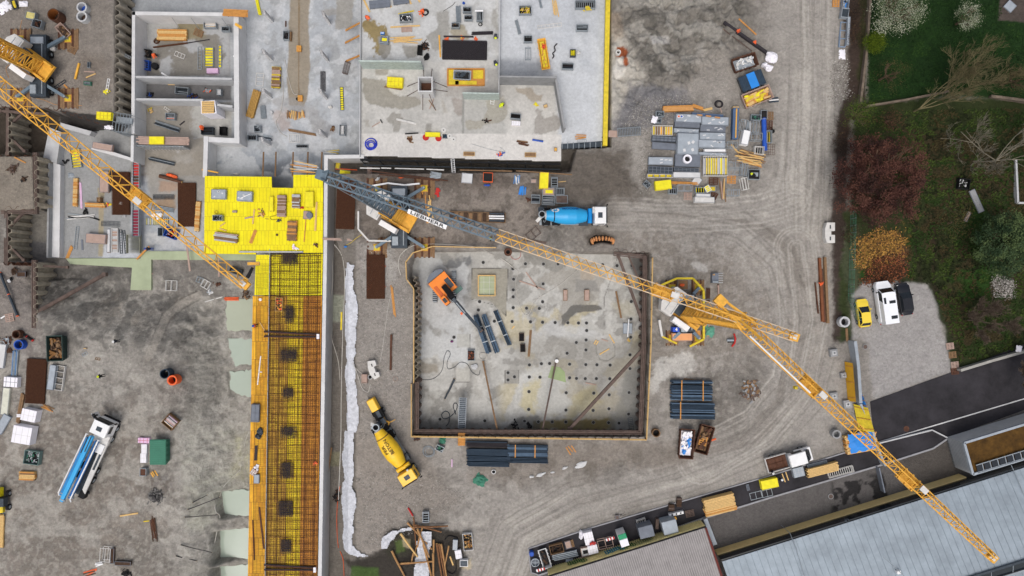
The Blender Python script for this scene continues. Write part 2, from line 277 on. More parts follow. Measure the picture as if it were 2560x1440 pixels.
ops=[('P',[(-60,-60),(300,-60),(300,290),(-60,280)],(128,119,109),20,10,.8,1),('P',[(205,150),(260,150),(255,260),(200,250)],(112,100,88),25,15,.6),('P',[(-60,380),(90,380),(90,530),(-60,540)],(130,120,106),10,5,.9,1),('P',[(-60,650),(90,650),(120,850),(100,960),(-60,960)],(128,119,112),20,15,.7,1),('P',[(1900,-60),(2112,-60),(2100,200),(2085,400),(2075,640),(2085,800),(2110,960),(2100,1120),(1900,1185),(1500,1305),(1330,1362),(1325,1480),(1190,1480),(1200,1330),(1300,1250),(1500,1190),(1700,1150),(1850,1090),(1920,950),(1920,800),(1850,660),(1750,590),(1540,560),(1540,515),(1900,500),(1950,380),(1920,200)],(152,146,138),35,14,.85,.2),('P',[(1940,600),(2080,640),(2080,900),(2000,1000),(1960,800)],(150,141,130),40,20,.5),('T',[(2010,-60),(2015,200),(2000,420),(1960,560),(1900,640)],(172,166,157),40,0,.7,None,170),('T',[(2040,-60),(2040,300),(2030,600),(2040,850),(2010,980),(1900,1100),(1700,1180),(1450,1250),(1300,1330),(1250,1480)],(172,166,156),50,0,.65,None,150),('T',[(1520,540),(1700,535),(1850,550),(1960,600),(2010,700)],(110,102,92),25,0,.6,None,70),('T',[(2000,620),(2010,850),(1960,1010),(1850,1110),(1650,1170)],(112,104,95),30,0,.6,None,100),('R',[(2030,-60),(2030,300),(2020,600),(2035,850),(2000,990),(1890,1110),(1690,1190),(1440,1255),(1290,1340),(1240,1480)],(104,98,90),0,0,.5,None,75),('R',[(1520,545),(1700,548),(1850,580),(1940,660),(1985,800)],(98,92,83),0,0,.55,None,60),('R',[(1990,500),(1900,530),(1750,540),(1530,535)],(186,180,170),0,0,.5,None,40),('R',[(1990,620),(2010,800),(1985,960),(1900,1070),(1750,1150)],(188,182,172),0,0,.5,None,60),('R',[(220,1480),(180,1350),(200,1200),(330,1050),(380,960)],(106,98,90),0,0,.35,None,70),('R',[(1180,1180),(1100,1240),(1040,1200),(960,1060)],(104,98,90),0,0,.35,None,40),('T',[(350,1480),(300,1350),(380,1200),(420,1050),(330,980)],(150,143,134),30,0,.5,None,160),('P',[(1525,-60),(1900,-60),(1880,60),(1790,180),(1740,230),(1600,230),(1530,300)],(122,117,108),25,20,.8,.3),('B',[(1540,-60),(1880,-60),(1830,150),(1700,260),(1560,200)],(88,85,78),20,0,.6,None,.9),('B',[(1540,-60),(1860,-60),(1800,150),(1650,250),(1540,220)],(158,154,145),20,0,.6,None,.5),('P',[(1580,-60),(1740,-60),(1700,20),(1610,14)],(150,145,134),8,5,.8,.1),('P',[(1524,60),(1550,60),(1575,120),(1620,190),(1600,240),(1560,260),(1540,330),(1524,330)],(178,172,160),10,10,.8,.1),('P',[(1526,30),(1552,30),(1560,90),(1530,110)],(146,126,102),8,6,.6,.1),('P',[(1575,215),(1700,225),(1740,262),(1700,300),(1640,320),(1560,335),(1530,330),(1550,250)],(112,111,114),12,10,.9,1.2),('P',[(1745,130),(1830,120),(1850,230),(1800,260),(1725,240)],(146,139,130),20,12,.7,1.4),('P',[(1625,90),(1670,90),(1674,108),(1632,108)],(165,162,158),3,4,.9,.1),('P',[(1544,118),(1556,116),(1570,128),(1567,142),(1572,160),(1564,168),(1556,155),(1560,142),(1548,144),(1540,140)],(158,78,24),1.5,2.5,1,0),('P',[(1545,145),(1556,142),(1560,162),(1566,172),(1558,195),(1540,200),(1534,170)],(205,200,190),3,4,.9,.1),('P',[(1420,365),(1560,380),(1600,430),(1590,500),(1420,520),(1360,480),(1400,430)],(96,87,77),25,15,.85,.35),('P',[(1585,330),(1612,330),(1610,480),(1580,450)],(160,154,145),12,10,.6,1.3),('P',[(1380,600),(1700,560),(1850,620),(1930,760),(1900,900),(1640,900),(1630,640),(1530,620)],(136,127,116),40,20,.6,.5),('P',[(1640,905),(1690,888),(1735,885),(1740,930),(1680,940),(1640,975),(1630,960)],(186,183,176),8,14,.8,.3),('P',[(1735,660),(1765,655),(1768,678),(1742,680)],(180,176,170),5,7,.8,.3),('B',[(1540,560),(1840,600),(1880,680),(1640,640)],(160,154,146),20,0,.5,.5,.7),('P',[(835,425),(1400,428),(1400,520),(1300,620),(1200,610),(1040,610),(900,612),(838,600)],(120,109,99),18,12,.85,.6),('P',[(890,440),(1110,430),(1300,440),(1290,470),(1000,470)],(92,80,71),10,12,.55,.5),('P',[(1100,470),(1300,470),(1340,560),(1200,600),(1050,560)],(136,126,115),30,15,.7,.6),('P',[(880,610),(1020,610),(1035,700),(1025,1100),(1030,1250),(960,1400),(880,1390),(880,1100)],(142,135,127),18,8,.85,.9),('P',[(920,610),(985,610),(990,700),(900,740)],(165,162,156),10,14,.5,1.5),('P',[(870,1080),(1030,1110),(1150,1250),(1050,1330),(960,1400),(870,1390)],(140,131,121),25,12,.7,.9),('P',[(1170,1110),(1700,1110),(1720,1160),(1500,1170),(1300,1200),(1180,1200)],(128,118,107),20,14,.7,.6),('B',[(1300,1140),(1700,1130),(1500,1200),(1200,1220)],(96,88,78),20,0,.5,.6,.6),('P',[(845,1380),(960,1390),(960,1330),(1100,1320),(1160,1340),(1150,1480),(845,1480)],(56,52,46),10,8,.9,.2),('P',[(880,1412),(950,1418),(960,1450),(870,1480)],(62,88,30),4,6,.9,.3),('P',[(965,1345),(1000,1335),(1030,1350),(1020,1390),(980,1400),(960,1380)],(74,96,34),4,6,.8,.3),('P',[(985,1345),(1020,1345),(1020,1375),(990,1365)],(168,152,110),3,6,.7,.3),('P',[(1130,1400),(1180,1395),(1180,1425),(1140,1425)],(196,178,140),4,5,.8,.3),('P',[(818,380),(890,380),(890,1480),(800,1480)],(116,109,100),4,0,.9,.2),('P',[(820,738),(860,738),(858,806),(822,806)],(158,162,142),3,2,.9,0),('P',[(815,1130),(850,1130),(848,1165),(815,1165)],(132,128,98),2,2,.8,0),('P',[(898,388),(1420,402),(1430,425),(840,428),(840,392)],(74,68,60),3,3,.9,.1),('P',[(84,660),(640,650),(640,760),(480,760),(330,800),(180,830),(90,800)],(116,111,104),25,14,.8,.3),('P',[(110,670),(330,670),(330,760),(200,800),(100,760)],(76,73,69),10,9,.75,.2),('B',[(110,670),(330,670),(330,760),(200,800),(100,760)],(112,108,102),12,0,.8,.3,.7),('P',[(230,745),(370,745),(360,830),(260,820)],(140,132,120),20,14,.7,1.4),('S',[(495,738),(440,770),(410,800),(385,860),(370,890)],(120,112,102),4,4,.8,.1,26),('S',[(498,733),(445,762),(412,792),(390,850)],(90,84,76),1.5,2,.7,.1,3),('P',[(185,820),(330,800),(440,820),(430,900),(300,960),(200,900)],(152,147,138),30,26,.5,.7),('P',[(430,760),(640,740),(640,1480),(430,1480),(500,1250),(440,1100),(480,950)],(150,146,135),25,12,.8,.25),('P',[(500,760),(560,780),(560,1000),(520,1100),(480,980)],(134,130,121),12,12,.5,.2),('P',[(470,1060),(620,1060),(620,1240),(560,1260),(530,1330),(450,1330)],(166,164,148),10,8,.8,.1),('P',[(585,1085),(625,1085),(625,1200),(575,1200)],(176,172,136),8,8,.7,0),('B',[(480,880),(560,870),(580,1080),(480,1100)],(108,104,97),8,0,.6,None,.9),('P',[(355,1190),(420,1190),(430,1260),(390,1275),(350,1250)],(74,72,70),5,12,.85,.3),('B',[(355,1190),(430,1190),(430,1290),(350,1260)],(130,130,130),5,0,.7,None,.9),('P',[(195,1325),(232,1328),(235,1370),(205,1360)],(188,184,176),4,8,.8,.4),('P',[(40,1000),(400,1000),(420,1240),(300,1480),(-60,1480),(-60,1050)],(126,116,105),40,18,.7,.45),('P',[(250,1260),(450,1240),(460,1340),(260,1340)],(138,129,118),20,14,.6,1.2),('P',[(300,1350),(430,1350),(430,1480),(290,1480)],(110,102,92),16,14,.6,.6),('P',[(-60,268),(120,272),(150,285),(150,380),(-60,388)],(62,53,44),2,2,.95,0),('P',[(150,275),(330,300),(330,350),(150,345)],(40,38,38),2,2,.9,0),('P',[(22,535),(120,535),(120,650),(22,650)],(120,116,108),3,3,.95,0),('P',[(60,610),(120,600),(120,650),(60,650)],(88,88,92),8,8,.8,0),('P',[(90,396),(120,396),(120,525),(90,525)],(46,42,36),3,3,.9,0),('P',[(288,-60),(332,-60),(332,300),(288,300)],(60,55,48),2,2,.9,0),('P',[(2112,-60),(2170,-60),(2160,250),(2130,260),(2110,650),(2120,760),(2125,850),(2085,860),(2078,600),(2090,330),(2120,200)],(58,46,40),8,7,.95,.3),('P',[(2152,-60),(2172,-60),(2162,250),(2140,250)],(52,56,30),5,6,.8,.2),('P',[(2120,520),(2160,520),(2158,700),(2140,850),(2098,860),(2100,700)],(50,62,30),6,8,.85,.2),('P',[(2168,-80),(2640,-80),(2640,258),(2370,240),(2170,264)],(27,50,20),6,2,1,.1),('P',[(2130,262),(2370,240),(2640,260),(2640,880),(2400,922),(2378,910),(2340,760),(2315,712),(2150,700),(2120,600),(2140,400)],(46,54,28),8,6,1,.15),('B',[(2130,262),(2640,260),(2640,880),(2400,910),(2320,700),(2150,700)],(42,70,26),8,0,.9,None,.12),('B',[(2250,300),(2640,400),(2640,880),(2400,910),(2330,700)],(62,50,36),8,0,.7,None,.22),('S',[(2330,560),(2338,620),(2330,700),(2345,740)],(48,38,30),4,4,.7,.1,12),('S',[(2285,560),(2292,640),(2300,700)],(44,38,28),4,4,.6,.1,9),('B',[(2180,-80),(2560,-80),(2560,240),(2180,250)],(30,55,20),20,0,.6,None,.1),('P',[(2504,-60),(2640,-60),(2640,66),(2496,50)],(84,74,70),2,2,.9,.4),('P',[(2130,600),(2200,570),(2250,570),(2260,640),(2200,680),(2140,670)],(136,104,52),8,18,.8,.4),('P',[(2190,640),(2260,620),(2265,690),(2210,712),(2160,700)],(84,62,48),8,16,.75,.8),('P',[(2170,860),(2180,1000),(2380,925),(2372,890),(2340,760),(2318,712),(2270,705),(2155,710),(2128,740),(2130,850)],(150,146,143),5,3,1,.6),('P',[(2128,560),(2152,560),(2150,720),(2128,730)],(72,76,52),4,4,.5,.4),('P',[(2480,690),(2530,700),(2530,740),(2480,730)],(96,88,84),6,6,.8,.6),('P',[(2085,860),(2150,850),(2185,1000),(2200,1110),(2080,1110),(2110,960)],(132,126,118),10,8,.8,.6),('P',[(1300,1330),(1330,1440),(1300,1520),(2640,1520),(2640,1000),(2300,1090)],(88,84,82),3,1,.0,.8),('P',[(1750,1300),(1920,1247),(2205,1162),(2330,1123),(2372,1096),(2640,1000),(2640,1520),(1330,1520),(1345,1440)],(92,88,86),3,1,1,.9),('B',[(2080,1200),(2230,1180),(2230,1260),(2080,1280)],(32,31,32),8,0,.9,None,.6),('P',[(2230,1150),(2370,1100),(2420,1185),(2260,1240)],(76,70,64),8,8,.8,.7),('P',[(1530,600),(1545,590),(1490,575),(1460,590),(1470,610)],(70,62,54),8,4,.8,.2),]
YD=[(90,690),(640,690),(640,1480),(-60,1480),(-60,960),(90,860)]
ALLG=[(-60,-60),(2100,-60),(2080,900),(2110,1100),(1320,1360),(1320,1480),(-60,1480)]
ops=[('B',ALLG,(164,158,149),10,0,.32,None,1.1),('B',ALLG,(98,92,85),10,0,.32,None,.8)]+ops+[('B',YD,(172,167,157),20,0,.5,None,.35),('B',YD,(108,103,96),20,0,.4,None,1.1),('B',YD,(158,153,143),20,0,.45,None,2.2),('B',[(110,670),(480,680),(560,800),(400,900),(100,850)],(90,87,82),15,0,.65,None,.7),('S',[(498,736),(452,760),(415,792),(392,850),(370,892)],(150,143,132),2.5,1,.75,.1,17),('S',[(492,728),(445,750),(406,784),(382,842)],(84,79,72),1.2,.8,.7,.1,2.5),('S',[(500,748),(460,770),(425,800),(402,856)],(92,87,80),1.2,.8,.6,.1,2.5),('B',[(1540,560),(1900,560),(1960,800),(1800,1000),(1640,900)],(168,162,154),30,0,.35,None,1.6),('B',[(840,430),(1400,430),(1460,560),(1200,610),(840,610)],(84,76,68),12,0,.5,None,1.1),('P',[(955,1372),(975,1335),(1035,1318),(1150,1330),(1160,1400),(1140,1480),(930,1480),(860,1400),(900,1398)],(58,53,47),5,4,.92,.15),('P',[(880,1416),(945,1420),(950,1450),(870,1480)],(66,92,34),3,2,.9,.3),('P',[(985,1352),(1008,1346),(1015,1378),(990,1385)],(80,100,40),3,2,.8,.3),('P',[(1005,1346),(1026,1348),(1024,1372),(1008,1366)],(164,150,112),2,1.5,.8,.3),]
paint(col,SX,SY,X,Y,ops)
gd_=(1-sstep(-10,30,sdist(SX,SY,[(2112,-80),(2640,-80),(2640,920),(2400,925),(2330,712),(2150,705),(2120,850),(2090,850),(2080,500)])))[...,None];lu=col[...,:3].mean(-1,keepdims=True)
col[...,:3]=np.where(gd_>0,(col[...,:3]*(1-.22*gd_)+lu*.22*gd_)*(1+.13*gd_),col[...,:3])
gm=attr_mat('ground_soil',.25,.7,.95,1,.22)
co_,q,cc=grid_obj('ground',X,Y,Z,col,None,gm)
nb=len(co_);E=1500.
x0,x1,y0,y1=gx[0],gx[-1],gy[0],gy[-1]
ext=np.array([(x0,y0,0),(x1,y0,0),(x1,y1,0),(x0,y1,0),(-E,-E,0),(E,-E,0),(E,E,0),(-E,E,0)])
q=np.concatenate([q,np.array([(nb+4,nb+5,nb+1,nb),(nb+5,nb+6,nb+2,nb+1),(nb+6,nb+7,nb+3,nb+2),(nb+7,nb+4,nb,nb+3)])])
co_=np.concatenate([co_,ext]);cc=np.concatenate([cc,np.tile(np.array([[.18,.17,.13,.5]]),(8,1))])
ground=tag(mesh_np('ground',co_,q,cc,gm),kind='structure')
GZ,GX0,GY0=Z,gx[0],gy[0]
def hz(x,y):
 i=int(round((x-GX0)/step));j=int(round((y-GY0)/step))
 return float(GZ[min(max(j,0),GZ.shape[0]-1),min(max(i,0),GZ.shape[1]-1)])
def inpoly(px,py,pts):
 ins=False;n=len(pts)
 for i in range(n):
  a,b=pts[i],pts[(i+1)%n]
  if(a[1]>py)!=(b[1]>py)and px<(b[0]-a[0])*(py-a[1])/(b[1]-a[1])+a[0]:ins=not ins
 return ins
# concrete levels (slabs as painted sheets)
cm=attr_mat('cast_concrete',.17,.12,.85,.15,.02)
def slab(name,poly,z,base,ops_,th=.25,side=(120,118,114),st=.14,noise=.13,kind='structure',material=None,parent=None):
 w_=[P(a,b,z)for a,b in poly];xs=[p.x for p in w_];ys=[p.y for p in w_]
 gx_=np.arange(min(xs)-st,max(xs)+st*1.5,st);gy_=np.arange(min(ys)-st,max(ys)+st*1.5,st);X_,Y_=np.meshgrid(gx_,gy_)
 k=HC/(HC-z);PX=1280+X_*S*k;PY=720-Y_*S*k
 cl=np.zeros(X_.shape+(4,));b=np.array([lin(v)for v in base]);nn=(fbm(X_,Y_,.22,6,70)-.5)*2*noise*2+1
 cl[...,:3]=b*nn[...,None];cl[...,3]=.3
 paint(cl,PX,PY,X_,Y_,ops_)
 cxs=(PX[:-1,:-1]+PX[1:,1:])/2;cys=(PY[:-1,:-1]+PY[1:,1:])/2
 mask=sdist(cxs,cys,poly)>-st*S*.35
 o=mesh_np(name,*grid_obj(name,X_,Y_,np.full(X_.shape,z),cl,mask,None),material or cm)
 if kind:tag(o,kind=kind)
 if parent:o.parent=parent
 if th:
  mb=MB();mb.prism([(p.x,p.y)for p in w_],z-th,z-.006,mat('slab_edge',side,.9,var=.2))
  e=mb.build('slab_edge',o)
 return o
SLABA=[(328,-30),(328,310),(240,330),(150,312),(118,400),(118,645),(352,645),(352,628),(515,628),(515,640),(640,640),(812,640),(812,392),(905,392),(905,-30)]
SLABB=[(902,-40),(899,388),(1403,403),(1402,363),(1514,358),(1521,-40)]
PITF=[(1280+(a-1280)*HC/(HC-ZP),720+(b-720)*HC/(HC-ZP))for a,b in PIT]
PITF=[(1280+(a-1280)*1.0,b)for a,b in PITF]
slab('basement_slab',SLABA,ZA,(158,162,166),[('P',[(600,-40),(905,-40),(905,392),(600,392)],(172,176,180),4,2,.9),('B',[(600,-40),(905,-40),(905,392),(600,392)],(158,162,167),20,0,.7,None,.15),('B',[(600,-40),(905,-40),(905,392),(600,392)],(146,147,146),20,0,.5,None,.45),('B',[(640,0),(905,-40),(905,392),(600,392)],(198,200,202),20,0,.5,None,.8),('P',[(725,-40),(778,-40),(772,60),(776,130),(768,240),(760,265),(722,265),(716,200),(722,100)],(144,134,118),2,2,.95),('S',[(748,-40),(747,120),(747,240)],(126,108,84),1,1,.9,None,4),('P',[(840,-40),(884,-40),(884,72),(836,74),(842,30)],(148,145,138),2,4,.8),('P',[(805,25),(845,25),(845,40),(805,40)],(150,147,142),2,4,.7),('P',[(655,245),(720,240),(780,260),(800,300),(840,330),(800,340),(760,290),(700,280)],(152,150,148),4,8,.6),('P',[(680,280),(720,270),(730,320),(690,330)],(168,152,144),6,8,.6),('P',[(512,392),(600,380),(905,380),(905,440),(512,440)],(140,146,152),20,12,.8),('P',[(640,420),(735,400),(735,470),(640,470)],(104,108,114),8,6,.9),('B',[(520,340),(800,330),(800,440),(520,440)],(188,190,192),10,0,.6,None,.4),('P',[(560,100),(600,100),(600,300),(560,300)],(168,170,172),4,8,.6),('P',[(325,40),(575,40),(575,190),(325,190)],(126,122,114),3,1,.95),('P',[(355,50),(520,50),(510,100),(400,100),(360,110)],(134,124,96),8,8,.8),('B',[(360,50),(575,50),(575,190),(360,190)],(172,174,176),6,0,.75,None,.35),('P',[(335,195),(578,195),(578,250),(335,250)],(98,97,97),3,1,.95),('P',[(335,255),(578,255),(578,345),(335,345)],(138,132,122),3,1,.9),('P',[(480,270),(578,262),(578,345),(490,345)],(172,172,168),8,12,.8),('P',[(325,345),(515,345),(515,440),(325,440)],(140,134,124),3,3,.9),('B',[(325,375),(515,375),(515,640),(325,640)],(184,184,182),8,0,.7,None,.35),('P',[(118,310),(325,330),(325,640),(118,645)],(142,142,140),3,1,.8),('P',[(360,380),(500,380),(512,440),(512,500),(370,520)],(140,134,124),8,8,.7),('P',[(245,470),(262,470),(258,640),(246,640)],(160,146,112),2,2,.7),('P',[(385,495),(440,490),(445,520),(400,535),(380,520)],(150,122,92),6,8,.7),('P',[(400,455),(445,460),(440,480),(400,480)],(168,134,108),4,6,.6),('P',[(272,572),(345,600),(345,645),(256,645)],(186,190,196),3,4,.8),('P',[(410,570),(510,560),(510,625),(400,620)],(182,182,182),8,14,.7),],th=.35)
slab('podium_slab',SLABB,ZB,(188,186,181),[('P',[(902,-40),(1242,-40),(1242,152),(902,152)],(188,190,191),6,3,.7),('B',[(902,-40),(1530,-40),(1520,362),(899,390)],(166,165,161),10,0,.5,None,.35),('P',[(1248,-40),(1530,-40),(1522,365),(1400,365),(1390,188),(1248,188)],(180,184,189),5,2,.95),('B',[(1248,-40),(1530,-40),(1522,365),(1400,365),(1390,188),(1248,188)],(194,197,200),15,0,.7,None,.12),('P',[(1400,300),(1518,300),(1515,362),(1402,362)],(194,197,200),20,10,.7),('P',[(1248,150),(1380,150),(1380,190),(1248,190)],(128,132,138),12,4,.8),('P',[(899,333),(1404,336),(1404,405),(899,392)],(206,203,198),.7,0,.9),('P',[(905,55),(930,45),(965,55),(970,85),(950,140),(935,140),(935,100),(925,95),(900,80)],(134,116,68),2,10,.9),('P',[(945,90),(975,88),(976,130),(962,145),(946,125)],(140,137,130),2,5,.9),('P',[(1002,110),(1050,110),(1042,148),(1018,150)],(142,139,132),2,5,.85),('P',[(1095,32),(1118,34),(1125,110),(1090,125),(1062,90),(1090,70)],(146,144,138),3,6,.85),('P',[(1125,60),(1160,60),(1180,100),(1130,100)],(150,142,122),3,6,.85),('P',[(1228,20),(1243,20),(1243,75),(1230,60)],(150,148,142),3,5,.8),('P',[(912,198),(935,195),(965,200),(975,225),(1000,245),(1035,240),(1050,245),(1055,262),(1030,275),(980,272),(925,258),(910,235)],(150,146,136),1.5,6,.95),('P',[(938,172),(972,172),(970,187),(940,187)],(152,147,137),2,3,.9),('P',[(968,298),(985,282),(1000,285),(1004,300),(998,330),(984,330),(982,312)],(150,147,140),1.5,4,.9),('P',[(908,298),(925,296),(926,318),(910,320)],(160,156,148),2,3,.8),('P',[(1100,245),(1110,240),(1118,280),(1108,284)],(168,163,154),2,4,.8),('P',[(1066,310),(1078,310),(1078,333),(1064,333)],(146,143,137),2,4,.85),('P',[(1130,245),(1158,245),(1158,290),(1135,280)],(154,147,140),3,4,.85),('P',[(1115,215),(1245,215),(1245,235),(1115,240)],(160,156,150),4,4,.8),('P',[(1220,170),(1246,170),(1246,235),(1215,230)],(158,156,152),4,3,.8),('P',[(1283,215),(1330,216),(1340,232),(1356,238),(1355,255),(1330,255),(1310,240),(1284,236)],(158,150,138),1.5,4,.95),('P',[(1210,250),(1260,240),(1272,270),(1260,300),(1240,310),(1200,320),(1170,322),(1168,305),(1200,300),(1215,275)],(158,154,143),1.5,5,.9),('P',[(1343,275),(1356,275),(1360,300),(1385,285),(1400,300),(1400,325),(1370,332),(1338,330),(1340,300)],(158,154,148),1.5,5,.95),('S',[(1160,236),(1155,300),(1157,333)],(120,118,112),.6,.5,.6,None,1.4),('P',[(1155,236),(1161,236),(1160,333),(1155,333)],(140,140,136),1,0,.8),],th=.45,side=(70,68,66))  # includes the grey wall's shadow, painted as a dark patch behind it
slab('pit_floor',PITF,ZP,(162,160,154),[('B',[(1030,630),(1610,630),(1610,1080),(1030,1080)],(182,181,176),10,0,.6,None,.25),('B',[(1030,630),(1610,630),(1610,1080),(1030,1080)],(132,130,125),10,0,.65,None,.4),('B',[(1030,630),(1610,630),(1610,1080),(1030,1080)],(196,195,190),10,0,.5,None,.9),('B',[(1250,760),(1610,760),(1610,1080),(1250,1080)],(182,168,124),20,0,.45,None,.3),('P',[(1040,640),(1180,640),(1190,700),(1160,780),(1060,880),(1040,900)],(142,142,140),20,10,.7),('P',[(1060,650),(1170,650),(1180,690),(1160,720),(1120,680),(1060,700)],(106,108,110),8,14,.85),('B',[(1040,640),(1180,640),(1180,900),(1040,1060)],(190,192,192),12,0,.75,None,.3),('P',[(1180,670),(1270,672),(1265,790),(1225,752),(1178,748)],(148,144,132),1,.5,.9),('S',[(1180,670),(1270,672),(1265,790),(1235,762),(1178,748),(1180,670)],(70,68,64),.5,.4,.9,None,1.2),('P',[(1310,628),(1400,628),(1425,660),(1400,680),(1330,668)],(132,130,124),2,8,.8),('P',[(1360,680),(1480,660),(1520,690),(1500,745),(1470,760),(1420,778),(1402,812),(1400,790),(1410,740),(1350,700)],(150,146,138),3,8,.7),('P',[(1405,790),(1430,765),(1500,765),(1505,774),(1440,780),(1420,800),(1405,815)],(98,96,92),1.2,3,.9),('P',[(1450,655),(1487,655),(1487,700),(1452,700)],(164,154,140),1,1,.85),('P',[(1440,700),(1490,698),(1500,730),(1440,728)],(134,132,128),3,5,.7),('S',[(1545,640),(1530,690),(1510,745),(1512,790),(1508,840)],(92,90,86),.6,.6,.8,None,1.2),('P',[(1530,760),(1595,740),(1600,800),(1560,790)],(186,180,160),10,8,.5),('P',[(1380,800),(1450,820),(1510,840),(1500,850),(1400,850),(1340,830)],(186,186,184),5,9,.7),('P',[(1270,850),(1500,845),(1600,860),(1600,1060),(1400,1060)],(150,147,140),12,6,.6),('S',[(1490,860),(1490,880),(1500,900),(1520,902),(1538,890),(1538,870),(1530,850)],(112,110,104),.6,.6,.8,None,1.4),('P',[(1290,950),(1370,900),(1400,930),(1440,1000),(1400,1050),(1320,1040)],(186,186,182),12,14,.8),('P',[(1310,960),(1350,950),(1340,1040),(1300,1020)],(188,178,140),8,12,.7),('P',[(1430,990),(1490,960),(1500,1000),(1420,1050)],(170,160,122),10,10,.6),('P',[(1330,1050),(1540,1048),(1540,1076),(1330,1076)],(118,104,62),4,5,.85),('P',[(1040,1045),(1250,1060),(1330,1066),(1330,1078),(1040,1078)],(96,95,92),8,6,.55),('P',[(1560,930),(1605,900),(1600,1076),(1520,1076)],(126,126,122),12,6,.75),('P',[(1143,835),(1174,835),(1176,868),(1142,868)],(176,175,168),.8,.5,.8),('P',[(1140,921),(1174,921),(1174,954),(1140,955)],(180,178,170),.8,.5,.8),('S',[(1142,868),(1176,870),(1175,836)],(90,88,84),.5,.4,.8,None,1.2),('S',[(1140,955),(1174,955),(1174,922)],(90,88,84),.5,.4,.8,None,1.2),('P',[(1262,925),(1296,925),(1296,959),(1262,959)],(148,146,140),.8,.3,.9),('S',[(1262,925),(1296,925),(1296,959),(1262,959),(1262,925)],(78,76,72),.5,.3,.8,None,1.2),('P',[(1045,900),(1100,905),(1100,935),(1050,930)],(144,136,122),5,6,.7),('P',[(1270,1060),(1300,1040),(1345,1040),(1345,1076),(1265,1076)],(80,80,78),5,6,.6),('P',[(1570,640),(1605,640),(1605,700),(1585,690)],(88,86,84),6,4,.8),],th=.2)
REG=[([(622,635),(808,635),(800,1460),(618,1460)],ZL),([(510,438),(808,438),(808,636),(510,636)],ZY),(SLABB,ZB),(PITF,ZP),(SLABA,ZA)]
def zat(px,py):
 for pl,z in REG:
  if inpoly(px,py,pl):return z
 z=0.
 for _ in range(8):
  p=P(px,py,z);z=.5*z+.5*hz(p.x,p.y)
 return z
mb=MB();mb.prism([tuple(P(a,b)[:2])for a,b in ROADP],.0,.05,mat('asphalt',(48,46,50),.85,var=.5,sc=.35,bump=.3,bsc=14));tag(mb.build('road'),kind='structure')
def strip(name,pts,wd,z0,z1,m,kind=None,zf=0):
 mb=MB()
 for a,b in zip(pts[:-1],pts[1:]):
  p,q_=P(*a,zf),P(*b,zf);dd=(q_-p).normalized();nn=Vector((-dd.y,dd.x,0))*wd/2
  mb.prism([tuple((p-nn)[:2]),tuple((q_-nn)[:2]),tuple((q_+nn)[:2]),tuple((p+nn)[:2])],z0,z1,m)
 o=mb.build(name)
 if kind:tag(o,kind=kind)
 return o
strip('lane_line',[(2190,1107),(2277,1081),(2600,985)],.16,.05,.054,mat('road_paint',(200,200,200),.7),'structure')
km=mat('kerb_granite',(150,150,154),.8,bump=.2)
strip('kerb',[(1345,1438),(1752,1297),(1920,1245),(2205,1161),(2331,1121),(2371,1094)],.22,0,.17,km,'structure')
strip('kerb',[(1345,1436),(1328,1431),(1321,1371),(1480,1318),(1920,1190),(2112,1131)],.16,0,.14,km,'structure')
# shared materials
M_con=mat('concrete_light',(186,187,188),.85,var=.14,sc=.8,bump=.2)
M_cond=mat('concrete_grey',(148,149,150),.85,var=.2,sc=.9,bump=.2)
M_conw=mat('concrete_pale',(206,206,206),.85,var=.12,sc=.7)
M_dark=mat('dark_void',(36,35,36),.9,var=.2)
M_steel=mat('galvanised_steel',(150,158,164),.5,.3,var=.2,sc=3)
M_steeld=mat('dark_steel',(62,70,78),.5,.3,var=.3,sc=3)
M_rust=mat('rusty_steel',(92,62,48),.85,.1,var=.4,sc=2,bump=.2)
M_rustd=mat('weathered_pile_steel',(102,87,80),.85,.1,var=.35,sc=1.5)
M_pile=mat('dried_mud_pile',(164,155,138),.9,var=.4,sc=1.2,bump=.3)
M_yel=mat('yellow_formply',(232,220,36),.6,var=.14,sc=1.5)
M_yeld=mat('yellow_formply_worn',(214,190,52),.7,var=.25,sc=2)
M_wood=mat('fresh_timber',(214,178,118),.8,var=.2,sc=5)
M_woodo=mat('orange_timber',(198,140,74),.8,var=.2,sc=4)
M_woodb=mat('weathered_timber',(132,104,76),.85,var=.3,sc=4)
M_woodp=mat('pink_grey_board',(172,148,136),.85,var=.15,sc=2)
M_craney=mat('crane_yellow',(226,170,66),.55,var=.22,sc=2)
M_craneg=mat('crane_grey',(104,120,132),.5,.1,var=.15,sc=2)
M_white=mat('white_paint',(232,232,232),.5,var=.06,sc=1)
M_whited=mat('dirty_white',(208,206,202),.8,var=.15,sc=1.5)
M_black=mat('black_rubber',(24,24,26),.8,var=.3)
M_glass=mat('dark_glass',(26,32,38),.12,var=.1,spec=.6)
M_blue=mat('blue_paint',(38,160,218),.4,var=.06,spec=.5)
M_ablue=mat('deep_blue',(40,84,176),.6,var=.15)
M_oran=mat('signal_orange',(232,104,56),.7,var=.15)
M_org=mat('excavator_orange',(238,134,44),.45,var=.07)
M_red=mat('red_paint',(186,44,40),.6,var=.15)
M_green=mat('green_paint',(62,122,100),.6,var=.1)
M_foam=mat('white_foam',(236,234,240),.7,var=.05)
M_pink=mat('pink_foam',(222,186,216),.7,var=.08)
M_rebar=mat('rusty_rebar',(84,52,34),.8,.1,var=.3,sc=4)
M_rebard=mat('dark_rebar',(54,50,54),.7,.2,var=.3,sc=4)
M_pipe=mat('blue_black_pipe',(50,66,82),.5,.2,var=.25,sc=2.5)
M_panel=mat('grey_form_panel',(158,166,174),.6,.1,var=.16,sc=1.2)
M_paneld=mat('dark_form_panel',(112,118,128),.6,.1,var=.18,sc=1.2)
M_mud=mat('wet_mud',(88,78,68),.9,var=.35,sc=3,bump=.4)
